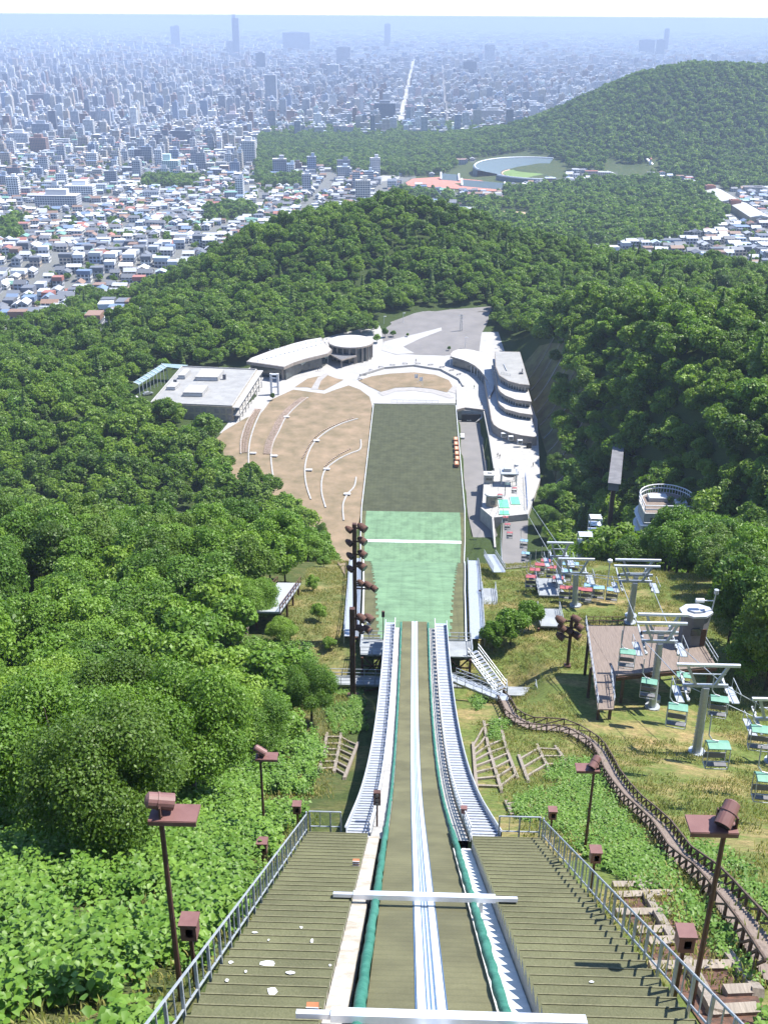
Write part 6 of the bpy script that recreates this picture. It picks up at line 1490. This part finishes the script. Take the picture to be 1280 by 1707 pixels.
# ---- grey landings
def landing(px, py, w, d_, lab, up=1.2):
    p = gpt(px, py); return deck('landing', lab, p.x-w/2, p.x+w/2, p.y-d_/2, p.y+d_/2, p.z+up, {0,2}, 'grey grating landings', None, True)
landing(911,990,3.0,5.0,'upper grey grating landing below the red seats'); landing(915,1042,2.9,4.4,'lower grey grating landing above the green bushes'); landing(868,1158,3.4,1.7,'small grey grating landing beside the log path',.5); landing(815,1000,1.9,4.5,'grey grating steps behind the right knoll stairway',.6)
# ---- log path
PATH = [(832,1166),(850,1196),(885,1216),(935,1219),(972,1236),(996,1256),(1018,1300),(1052,1346),(1098,1390),(1128,1436),(1172,1472),(1212,1522),(1250,1572),(1300,1650)]
pp = [gpt(*p) for p in PATH]; ln = smooth_line(pp, 2)
t = thing('log_path','long zigzag plank stair path with dark log handrails down the right slope','path',pp[0])
mb = MB(); acc = 0
for a, b_ in zip(ln[:-1], ln[1:]):
    d = b_-a; L = d.length; nx = Vector((d.y,-d.x,0)).normalized()
    k = max(1, int(L/.42))
    for q in range(k):
        p = a+d*((q+.5)/k); z = max(hz(p.x,p.y), p.z)+.38; mb.box((p.x,p.y,z),(1.05,.36,.09),math.atan2(nx.y,nx.x))
pt('plank_steps', mb, M['plank'], t)
for s in (-1,1):
    side = []
    fine = []
    for a, b_ in zip(ln[:-1], ln[1:]):
        kk = max(1, int((b_-a).length/1.3)); fine += [a+(b_-a)*(q/kk) for q in range(kk)]
    fine.append(ln[-1])
    for i, a in enumerate(fine):
        d = fine[min(i+1,len(fine)-1)]-fine[max(i-1,0)]; nx = Vector((d.y,-d.x,0)).normalized(); side.append(Vector((a.x,a.y,max(hz(a.x,a.y),a.z)))+nx*s*.6)
    mb = MB()
    for a, b_ in zip(side[:-1], side[1:]):
        mb.bar(a+Vector((0,0,1.1)), b_+Vector((0,0,1.1)), .085); mb.bar(a-Vector((0,0,.3)), a+Vector((0,0,1.15)), .10); mb.bar(a+Vector((0,0,.4)), b_+Vector((0,0,1.05)), .08)
    pt('log_handrail', mb, M['wood_dk'], t)
# ---- log ladders holding the slopes
def ladder_grid(rails, nr_, lab):
    P = [[gpt(*a), gpt(*b_)] for a, b_ in rails]; t = thing('slope_grid', lab, 'slope frame', P[0][0], 0, 'timber frames holding the slopes'); mb = MB()
    for a, b_ in P:
        prev = None
        for q in range(7): p = a+(b_-a)*(q/6); p = Vector((p.x,p.y,hz(p.x,p.y)+.12)); (mb.bar(prev, p, .26, .22) if prev else None); prev = p
    if nr_ < 4: pt('rails', mb, M['wood'], t); mb = MB()
    for i in range(nr_):
        f = (i+.5)/nr_
        if nr_ < 4: mb = MB()
        for (a, b_), (c, e) in zip(P[:-1], P[1:]):
            p = a+(b_-a)*f; q = c+(e-c)*f; m_ = None
            for u_ in np.linspace(0,1,5): v = p+(q-p)*float(u_); v = Vector((v.x,v.y,hz(v.x,v.y)+.14)); (mb.bar(m_, v, .16, .2) if m_ else None); m_ = v
        if nr_ < 4: pt('rung', mb, M['wood'], t)
    if nr_ > 3: pt('timbers', mb, M['wood'], t)
ladder_grid([((788,1240),(794,1318)),((806,1204),(836,1322)),((832,1200),(862,1300))], 8, 'weathered timber frame on the grass just right of the silver stairway')
ladder_grid([((864,1261),(880,1305)),((894,1243),(914,1284)),((925,1246),(950,1282))], 3, 'timber frame between the vines and the log path landing')
ladder_grid([((843,1338),(853,1362)),((868,1334),(884,1352)),((898,1328),(910,1342))], 2, 'lowest small timber frame above the end railing')
ladder_grid([((545,1224),(532,1290)),((569,1224),(557,1289)),((597,1240),(574,1300))], 6, 'timber frame on the grass left of the silver stairway')
def beams(lst, w, lab):
    t = thing('slope_grid', lab, 'slope frame', gpt(*lst[0][0]), 0, 'timber frames holding the slopes')
    for a, b_ in lst:
        a, b_ = gpt(*a), gpt(*b_); mb = MB(); prev = None
        for q in range(7): p = a+(b_-a)*(q/6); p = Vector((p.x,p.y,hz(p.x,p.y)+.15)); (mb.bar(prev, p, w, .28) if prev else None); prev = p
        pt('beam', mb, M['wood'], t)
beams([((1058,1466),(1122,1576)),((1020,1481),(1098,1481)),((1024,1499),(1136,1494)),((1026,1528),(1140,1527)),((1060,1559),(1110,1557)),((1078,1578),(1140,1574))], .34, 'broad timber steps with a lengthwise beam beside the right stairway')
beams([((1207,1592),(1262,1662)),((1081,1619),(1221,1617)),((1142,1606),(1192,1697)),((1205,1660),(1252,1658)),((1180,1695),(1260,1690))], .34, 'lowest broad timber frame full of dead leaves at the right corner')
sheet('dead_leaves', [tuple(gpt(*p)[:2]) for p in ((1030,1485),(1130,1490),(1150,1540),(1230,1600),(1275,1690),(1270,1740),(1190,1740),(1120,1640),(1060,1560))], .05, pmat('dead_leaves', (.17,.085,.055), (.06,.04,.03), 3.5, .95, bump=.6), 'stuff', 1.0, label='brown dead leaves and soil between the timber frames')
# ---- round building and other things in the right hand trees
p = on_d(1104, 880, 285); gz_ = hz(p.x, p.y); topz = on_y(1104, 838, p.y).z
t = thing('round_building','white framed building with a curved balcony among the right hand trees','building',(p.x,p.y,gz_))
H = topz-gz_; r0 = 7.2
half = [(math.cos(a)*r0, math.sin(a)*r0) for a in np.linspace(math.pi*.05, math.pi*.95, 14)]
plan = [(r0,-7),]+half+[(-r0,-7)]
mb = MB(); mb.prism(plan, -3, H); obj('wall', mb, M['conc_white'], t); mb = MB(); mb.prism([(x*.93,y*.93) for x,y in plan], H-.02, H+.06); obj('roof_terrace', mb, M['plank'], t)
ring = [Vector((x,y,H)) for x,y in plan]
for zz in (1.2,2.3):
    mb = MB(); mb.tube([v+Vector((0,0,zz)) for v in ring]+[ring[0]+Vector((0,0,zz))], .16, 6); obj('ring_rail', mb, M['white'], t)
mb = MB()
for a, b_ in zip(ring, ring[1:]+ring[:1]):
    for q in range(2): v = a+(b_-a)*(q/2); mb.bar(v, v+Vector((0,0,2.3)), .14)
obj('rail_posts', mb, M['white'], t)
for k in range(3):
    for s in (-1,0,1): mb = MB(); mb.box((s*4.2,-7.02,H-2.2-k*3.3),(2.6,.12,1.8)); wf = obj('window', mb, M['glass'], t)
    mb = MB(); mb.prism([(r0+.9,-7.9),(r0+.9,0)]+[(x*1.13,y*1.13) for x,y in half]+[(-r0-.9,0),(-r0-.9,-7.9)], H-3.55-k*3.3, H-3.25-k*3.3); obj('balcony', mb, M['white'], t)
    mb = MB(); a = Vector((2,-8.3,H-3.3-3.3*k)); mb.bar(a, a+Vector((4.2,0,3.1)) if k % 2 else a+Vector((4.2,0,-3.1)), .5, .3); mb.bar((-r0,-7.95,H-2.3-3.3*k),(r0,-7.95,H-2.3-3.3*k),.14); obj('outside_stair', mb, M['white'], t)
mb = MB(); mb.box((-2.0,2,H+.6),(5,3.2,1.1)); mb.box((3.2,-2.5,H+.9),(3.0,2.6,1.7)); obj('roof_house', mb, M['panel'], t)
for px, py, D, w, hh, lab in ((990,885,238,2.6,8.0,'taller white lattice stair frame in front of the trees'),(974,908,225,2.9,5.6,'shorter white lattice stair frame beside the taller one')):
    q = on_d(px, py, D); g = hz(q.x,q.y); t = thing('lattice_frame', lab, 'frame', (q.x,q.y,g), 0, 'white lattice frames by the lift'); zt = max(hh, q.z+hh*.45-g)
    mb = MB()
    for sx_ in (-1,1):
        for sy_ in (-1,1): mb.bar((sx_*w/2,sy_*1.2,-1),(sx_*w/2,sy_*1.2,zt),.16)
    obj('posts', mb, M['white'], t); nfl = int(zt/1.7)
    for k in range(nfl):
        z0 = zt-1.7*k; mb = MB(); mb.box((0,0,z0),(w,2.4,.12)); obj('landing', mb, M['alu'], t); mb = MB(); mb.bar((-w/2,-1.2,z0-1.6),(w/2,-1.2,z0-.1),.12); mb.bar((-w/2,-1.2,z0+.7),(w/2,-1.2,z0+.7),.08); obj('brace', mb, M['white'], t)
a = on_d(1022, 812, 300); b_ = on_d(1031, 742, 345); t = thing('covered_passage','narrow dark roofed passage climbing between the right hand trees','passage',(a.x,a.y,hz(a.x,a.y)))
za, zb = max(a.z, hz(a.x,a.y)+4), max(b_.z, hz(b_.x,b_.y)+4); a = Vector((a.x,a.y,za)); b_ = Vector((b_.x,b_.y,zb))
mb = MB(); mb.bar(a,b_,3.0,2.2); pt('wall', mb, M['dark_roof'], t); mb = MB(); mb.bar(a+Vector((0,-.6,1.3)),b_+Vector((0,.6,1.3)),3.6,.3); pt('roof', mb, M['dark_roof'], t)
for f in (.1,.5,.9): q = a+(b_-a)*f; mb = MB(); mb.bar((q.x,q.y,hz(q.x,q.y)-2),(q.x,q.y,q.z-1),1.2); pt('pier', mb, M['brown_dk'], t)
# ---- lower lift station on the terrace
ZT = 4.34
q = zp(819,842,ZT); t = thing('tank_house','round white roofed drum house on the terrace edge','drum house',(q[0],q[1],ZT))
mb = MB(); mb.tube([(0,0,0),(0,0,4.0)],2.0,20); obj('wall', mb, M['stone'], t); mb = MB(); mb.tube([(0,0,4.0),(0,0,4.5),(0,0,4.9)],[2.5,2.5,.6],20); obj('roof', mb, M['roof_white'], t); mb = MB(); mb.box((.3,-1.98,1.6),(1.4,.3,1.2)); obj('window', mb, M['glass'], t)
q = zp(814,803,ZT); t = thing('ticket_booth','small white booth with a flat roof behind the drum house','booth',(q[0],q[1],ZT)); mb = MB(); mb.box((0,0,1.5),(3.2,3.2,3)); obj('wall', mb, M['conc_white'], t); mb = MB(); mb.box((0,0,3.15),(3.8,3.8,.3)); mb.box((.4,.2,3.5),(1.2,1.2,.5)); obj('roof', mb, M['roof_white'], t); mb = MB(); mb.box((0,-1.62,1.7),(2.2,.06,1.0)); obj('window', mb, M['glass'], t)
q = zp(847,806,ZT); t = thing('lift_station','grey lift drive frame with a large wheel on the terrace','lift station',(q[0],q[1],ZT))
for sx_ in (-2.6,2.6):
    for sy_ in (-1.8,1.8): mb = MB(); mb.bar((sx_,sy_,0),(sx_,sy_,4.2),.35); obj('leg', mb, M['steel'], t)
mb = MB(); mb.box((0,0,4.5),(6.4,4.8,.5)); mb.box((-.6,.4,5.3),(2.6,2.2,1.2)); obj('machine_deck', mb, M['panel'], t); mb = MB(); mb.tube([(0,-.4,3.5),(0,-.4,3.75)],2.3,24); obj('drive_wheel', mb, M['dark_roof'], t)
mb = MB()
for sx_ in (-3.1,3.1): mb.bar((sx_,-2.4,4.7),(sx_,2.4,4.7),.1); mb.bar((sx_,-2.4,5.7),(sx_,2.4,5.7),.1); mb.bar((sx_,-2.4,4.7),(sx_,-2.4,5.7),.1)
obj('guard_rail', mb, M['white'], t)
M['green_carpet'] = pmat('green_carpet', (.10,.42,.25), (.14,.48,.30), 1.2, .8)
for px, py, w, d_, lab in ((839,840,3.3,6.5,'left green boarding mat at the lift station'),(858,835,3.0,6,'right green boarding mat at the lift station'),(840,855,3.2,3,'smallest green mat nearest the ramp')):
    q = zp(px,py,ZT); t = thing('boarding_mat', lab, 'mat', (q[0],q[1],ZT), 0, 'green boarding mats'); mb = MB(); mb.box((0,0,.1),(w,d_,.16)); obj('carpet', mb, M['green_carpet'], t); mb = MB()
    for s in (-1,1): mb.box((s*(w/2+.1),0,.15),(.14,d_,.26))
    obj('edging', mb, M['white'], t)
railing('blue_fence','blue fence at the right side of the lift station terrace',[(*zp(875,795,ZT),ZT),(*zp(877,825,ZT),ZT),(*zp(878,850,ZT),ZT)],1.6,1.1,pmat('blue_paint',(.06,.16,.40),None,3,.5),2,None,.07)
railing('terrace_railing','thin white railing round the terrace corner by the booth',[(*zp(807,794,ZT),ZT),(*zp(822,790,ZT),ZT)],1.3,.8,M['white'],2,None,.06)
for px, py, hh, lab in ((841,826,5,'left tall sign post of the lift station'),(856,800,6,'right tall sign post of the lift station')):
    q = zp(px,py,ZT); t = thing('station_post', lab, 'post', (q[0],q[1],ZT), 0, 'posts of the lift station'); mb = MB(); mb.bar((0,0,0),(0,0,hh),.22); obj('post', mb, M['dark_roof'], t); mb = MB(); mb.box((.5,0,hh-.5),(1.5,.15,.8)); obj('board', mb, M['white'], t)
sheet('ramp', [tuple(gpt(*p)[:2]) for p in ((838,872),(880,868),(892,945),(838,950))], .12, M['asphalt'])
railing('ramp_fence','grey fence along the left side of the brown ramp',[tuple(gpt(px,py)) for px,py in ((836,872),(834,905),(836,948))],1.2,1.4,M['steel'],2,None,.06)
# ------------------------------------------------------------------ the nearest trees as things of their own
LAND = [('the brown posted viewing stand', gpt(468,1085)), ('the grey corner of the square flat roofed building', gpt(360,720)), ('the upper rim of the dry lawn', gpt(440,830)), ('the left start stairway', gpt(330,1420)), ('the left silver stairway', gpt(560,1180)), ('the wooden deck', gpt(1195,1090)), ('the curved balcony building', gpt(1120,900)), ('the lower lift station', gpt(890,850)), ('the tiered terrace building', gpt(930,720)), ('the steep cut slope', gpt(950,640)), ('the left edge of the photo', gpt(20,1000)), ('the far left edge of the forest', gpt(20,760)), ('the right edge of the photo', gpt(1260,820)), ('the hut on the deck', gpt(1230,1000)), ('the leaning lamp pole at left', gpt(60,1330)), ('the middle of the left forest', gpt(230,900)), ('the top of the left forest', gpt(150,700))]
groups = {}
def tree_at(k, x, y, s, label=None):
    z = hz(x, y); kd = NEAR[k][2]
    size = 'large' if s*NEAR[k][3] > 3.6 else 'small' if s*NEAR[k][3] < 2.9 else 'mid sized'
    if label is None:
        nm = min(LAND, key=lambda l: (Vector((x,y,z))-l[1]).length)[0]
        tone = {'broad':'rounded green broadleaf tree','lime':'bright yellow green leafy tree','dark':'dark green dense tree'}[kd]
        label = '%s %s by %s' % (size, tone, nm)
    t = place_tree(k, x, y, z, s, rnd.uniform(0,6.28), label, None); groups.setdefault(label, []).append(t); return t
for i in range(len(TX)):
    x, y = float(TX[i]), float(TY[i]); r = rnd.random()
    if 56 < y < 118 and x < 0: k = rnd.choice([5,6,7]) if r < .7 else rnd.randrange(0,5)
    elif x < 0: k = rnd.randrange(0,5) if r < .60 else rnd.choice([5,6,7]) if r < .82 else rnd.choice([8,9,10])
    else: k = rnd.randrange(0,5) if r < .45 else rnd.choice([8,9,10])
    if TDp[i] < 92: k = {'broad':NFINE+1,'lime':NFINE+2,'dark':NFINE}[NEAR[k][2]]
    tree_at(k, x, y, rnd.uniform(.72,1.12) if k < 5 or k > 7 else rnd.uniform(.85,1.2))
for px, py, k, s, lab in ((535,905,8,.62,'dark oval tree standing alone on the lower dry lawn'),(478,868,8,.72,'dark tree leaning over the lower edge of the dry lawn'),(412,806,1,.34,'small round bush in the dry lawn near the forest'),(190,1440,NFINE,.86,'big grey green tree with a shadowed base left of the lamp pole'),(110,1390,NFINE+1,1.05,'big round tree behind the leafy ground cover at left'),(318,1330,NFINE,.62,'dense dark tree just behind the nearest lamp pole'),(520,1205,NFINE+1,.62,'willowy bush left of the silver stairway'),(455,1195,NFINE+1,.7,'round bush below the viewing stand'),
    (850,1075,6,.62,'bright bush filling the hollow between the steel stairs and the grass'),(880,1052,5,.55,'bright bush under the lower grey landing'),(820,1085,7,.5,'low bright bush beside the steel stairs'),(1240,1085,2,1.25,'large pale green tree overhanging the right edge by the hut'),(1275,1150,9,1.1,'dark tree in shadow behind the hut'),(1062,935,6,.8,'bright round tree in front of the curved balcony building'),(470,1075,NFINE+2,.55,'leafy yellow green tree hiding the lower posts of the viewing stand'),(430,1040,NFINE+1,.75,'round green tree pressed against the viewing stand'),(560,935,7,.36,'compact bush close to the left knoll stairway'),(532,1035,5,.36,'bush halfway down the bank between stand and mast'),(905,882,0,.85,'leafy tree at the foot of the terrace wall, nearest the brown ramp'),(928,902,8,1.0,'tall tree directly above the blue hooded chairs'),(955,900,1,1.05,'full green tree left of the white lattice frames'),(912,842,2,.95,'tree touching the right rim of the lift station terrace'),(945,850,3,1.1,'broad tree between the terrace rim and the lattice frames'),(925,800,9,1.0,'dark tree under the end of the cut slope'),(962,812,0,1.15,'big tree left of the dark covered passage'),(985,850,4,1.0,'tree behind the taller lattice frame'),(1003,800,8,1.1,'dark tree touching the covered passage'),(540,945,6,.34,'yellow green bush on the bank left of the masts'),(522,985,7,.30,'low bush beside the viewing stand posts'),(505,925,5,.42,'bright bush above the viewing stand'),(548,1082,6,.26,'small bush by the left steel walkway'),(655,562,1,.38,'small tree left end of the car park hedge'),(642,563,1,.42,'small round tree at the museum end of the car park'),(748,585,1,.22,'tiny tree on the plaza by the curved wing'),(679,562,1,.2,'tiny tree beside the street lamp'),(455,668,8,.30,'low dark shrub at the foot of the white monument'),(628,572,1,.5,'green tree beside the round museum hall'),(600,556,1,.6,'green tree behind the round museum hall')):
    p = gpt(px, py); tree_at(k, p.x, p.y, s, lab)
for lab, ts in groups.items():
    for t in ts: t['group'] = ('trees: '+lab) if len(ts) > 1 else 'single trees around the jump'
# ------------------------------------------------------------------ undergrowth
def leaf_poly(L, Wd, fold=.12):
    V = [(0,0,0),(-Wd*.5,L*.28,fold*Wd),(-Wd*.36,L*.62,fold*Wd*.5),(0,L,-.12*L),(Wd*.36,L*.62,fold*Wd*.5),(Wd*.5,L*.28,fold*Wd),(0,L*.4,0)]
    return V, [(0,6,1),(1,6,2),(2,6,3),(3,6,4),(4,6,5),(5,6,0)]
def plant_mesh(name, seed, nst, nl, hh, L, spread, mat):
    r_ = random.Random(seed); V = []; Fc = []; val = []
    for s in range(nst):
        a = r_.uniform(0,6.28); rr_ = r_.uniform(0, spread); bx_, by_ = math.cos(a)*rr_*.4, math.sin(a)*rr_*.4; tx, ty = math.cos(a)*rr_, math.sin(a)*rr_; H = hh*r_.uniform(.65,1.1); tone = r_.random()
        for k in range(nl):
            f = .25+.75*(k+.5)/nl; p = Vector((bx_+(tx-bx_)*f, by_+(ty-by_)*f, H*f)); an = k*2.4+r_.uniform(-.4,.4)+s; l_ = L*r_.uniform(.7,1.15)*(1.05-.3*f)
            m_ = Matrix.Rotation(an,3,'Z') @ Matrix.Rotation(r_.uniform(-.55,.15),3,'X') @ Matrix.Rotation(r_.uniform(-.35,.35),3,'Y'); v, fc = leaf_poly(l_, l_*.78); o = len(V); V += [tuple(p+m_@Vector(q)) for q in v]; Fc += [tuple(o+i for i in t) for t in fc]; val += [min(1,max(0,.5*tone+.5*r_.random()))]*len(v)
    me = np_mesh(name, np.array(V), np.array(Fc)); vcol(me,'Col',np.repeat(np.array(val)[:,None],3,1)); me.materials.append(mat); return me
LEAF['knot'] = leaf_mat('leaf_knotweed', (.062,.128,.016), (.095,.180,.024), (.150,.245,.040), .3)
LEAF['vine'] = leaf_mat('leaf_vine', (.065,.130,.018), (.095,.175,.026), (.14,.225,.040), .3)
LEAF['grass'] = leaf_mat('grass_blades', (.105,.140,.032), (.180,.185,.055), (.320,.260,.120), .2)
PK = bpy.data.collections.new('leafy_plants'); PVv = bpy.data.collections.new('vines'); PG = bpy.data.collections.new('grass_tufts')
for i in range(4): PK.objects.link(bpy.data.objects.new('k%d' % i, plant_mesh('knotweed_plant', i, 11, 10, 1.5, .265, .8, LEAF['knot'])))
for i in range(3): PVv.objects.link(bpy.data.objects.new('v%d' % i, plant_mesh('vine_plant', 30+i, 13, 5, .55, .215, .65, LEAF['vine'])))
def tuft(seed, n, hh, spread):
    rg_ = np.random.default_rng(seed); V = []; Q = []; val = []
    for k in range(n):
        a = rg_.random()*6.28; r0_ = spread*rg_.random()**.5; b_ = np.array([math.cos(a)*r0_, math.sin(a)*r0_, 0]); d = rg_.random()*6.28; H = hh*(.5+.7*rg_.random()); w_ = .028; ln_ = np.array([math.cos(d)*.35*H, math.sin(d)*.35*H, H]); sd_ = np.array([-math.sin(d)*w_, math.cos(d)*w_, 0]); o = len(V)
        V += [b_-sd_, b_+sd_, b_+ln_*.6+sd_*.7, b_+ln_*.6-sd_*.7]; Q.append((o,o+1,o+2,o+3)); o = len(V); V += [b_+ln_*.6-sd_*.7, b_+ln_*.6+sd_*.7, b_+ln_*np.array([1.5,1.5,1])+sd_*.1, b_+ln_*np.array([1.5,1.5,1])-sd_*.1]; Q.append((o,o+1,o+2,o+3)); v = rg_.random(); val += [v]*8
    me = np_mesh('grass_tuft', np.array(V), np.array(Q)); vcol(me,'Col',np.repeat(np.array(val)[:,None],3,1)); me.materials.append(LEAF['grass']); return me
for i in range(4): PG.objects.link(bpy.data.objects.new('g%d' % i, tuft(i, 40, .24, .6)))
rg = np.random.default_rng(77)
def wob(X, Y, s=1.0): return np.sin(X*.31*s+1.3)*np.cos(Y*.27*s)+.6*np.sin(X*.11*s-Y*.19*s+.7)
X, Y = jitter_grid(-52, -6.6, 8, 108, .78, rg)
lim = np.interp(Y, [8,20,40,55,70,85,105], [-6.7,-6.8,-7.2,-7.6,-8.0,-10.5,-12])
k = (X < lim) & ~((X > -11) & (Y > 38) & (Y < 58) & (wob(X,Y) > -.1)) & ~((wob(X,Y,1.7) > 1.0)) & ~((Y < 22.5) & (X > -13) & (wob(X,Y,1.6) > -.1))
k &= ~((Y > 62) & (X > -13.5) & (wob(X, Y) > .15))
for b0 in BOXES: k &= (np.hypot(X-b0.x, Y-b0.y) > 1.0) & ~((np.abs(X-b0.x) < .7) & (Y < b0.y) & (Y > b0.y-2.2))
Z = h(X, Y); fr, dp, _, _ = infrust(X, Y, Z+1, 60, 200); k &= fr; X, Y, Z = X[k], Y[k], Z[k]
scatter('undergrowth', np.stack([X,Y,Z-.1],1), rg.random(len(X))*6.28, .75+.55*rg.random(len(X)), rg.integers(0,4,len(X)), PK, 'broad leaved green undergrowth covering the bank left of the stairway'); print('undergrowth', len(X))
sv = rg.random(len(X)) < .3
scatter('vines', np.stack([X,Y,Z],1)[sv]+np.array([.3,.2,.75]), rg.random(sv.sum())*6.28, 1.0+.6*rg.random(sv.sum()), rg.integers(0,3,sv.sum()), PVv, 'finer leaved creepers mixed through the left bank undergrowth')
VP = [tuple(gpt(*p)[:2]) for p in ((845,1362),(880,1318),(935,1268),(985,1270),(1010,1320),(1060,1390),(1120,1460),(1185,1540),(1230,1600),(1290,1670),(1290,1760),(1250,1650),(1175,1560),(1120,1545),(1040,1470),(985,1440),(915,1375))]
VP2 = [tuple(gpt(*p)[:2]) for p in ((1130,1410),(1200,1420),(1290,1500),(1290,1560),(1210,1490))]; VP3 = [tuple(gpt(*p)[:2]) for p in ((770,1175),(800,1150),(850,1205),(830,1240),(780,1220))]; VP4 = [tuple(gpt(*p)[:2]) for p in ((520,1145),(600,1150),(612,1220),(560,1230))]
X, Y = jitter_grid(5, 40, 8, 110, .62, rg); k = in_poly(X, Y, VP) | in_poly(X, Y, VP2) | (in_poly(X, Y, VP3) & (wob(X,Y) > -.2)); k &= (X > 6.4) & (wob(X, Y, 2.2) < 1.1)
X2, Y2 = jitter_grid(-14, -4, 80, 110, .7, rg); k2 = in_poly(X2, Y2, VP4) & (wob(X2,Y2) > -.2); X = np.append(X[k], X2[k2]); Y = np.append(Y[k], Y2[k2]); Z = h(X, Y)
scatter('vines', np.stack([X,Y,Z],1), rg.random(len(X))*6.28, .8+.5*rg.random(len(X)), rg.integers(0,3,len(X)), PVv, 'low green vines creeping between the right stairway and the log path'); print('vines', len(X))
X, Y = jitter_grid(-17, 62, 14, 190, .85, rg)
k = ((X > 6.3) | ((X < -6.4) & (Y > 12))) & ((np.abs(X) > np.array([HW(max(y,109)) for y in Y])+2.6) | (Y < 108)) & (wob(X,Y,1.3)+.5*wob(X,Y,3.1) > -.75) & ~((Y > 82) & (Y < 103) & (X > 17) & (X < 31))
Z = h(X, Y); fr, dp, _, _ = infrust(X, Y, Z, 30, 100); k &= fr; X, Y, Z = X[k], Y[k], Z[k]
scatter('grass', np.stack([X,Y,Z],1), rg.random(len(X))*6.28, .6+.8*rg.random(len(X)), rg.integers(0,4,len(X)), PG, 'rough green and straw coloured grass on the slopes beside the jump'); print('grass', len(X))
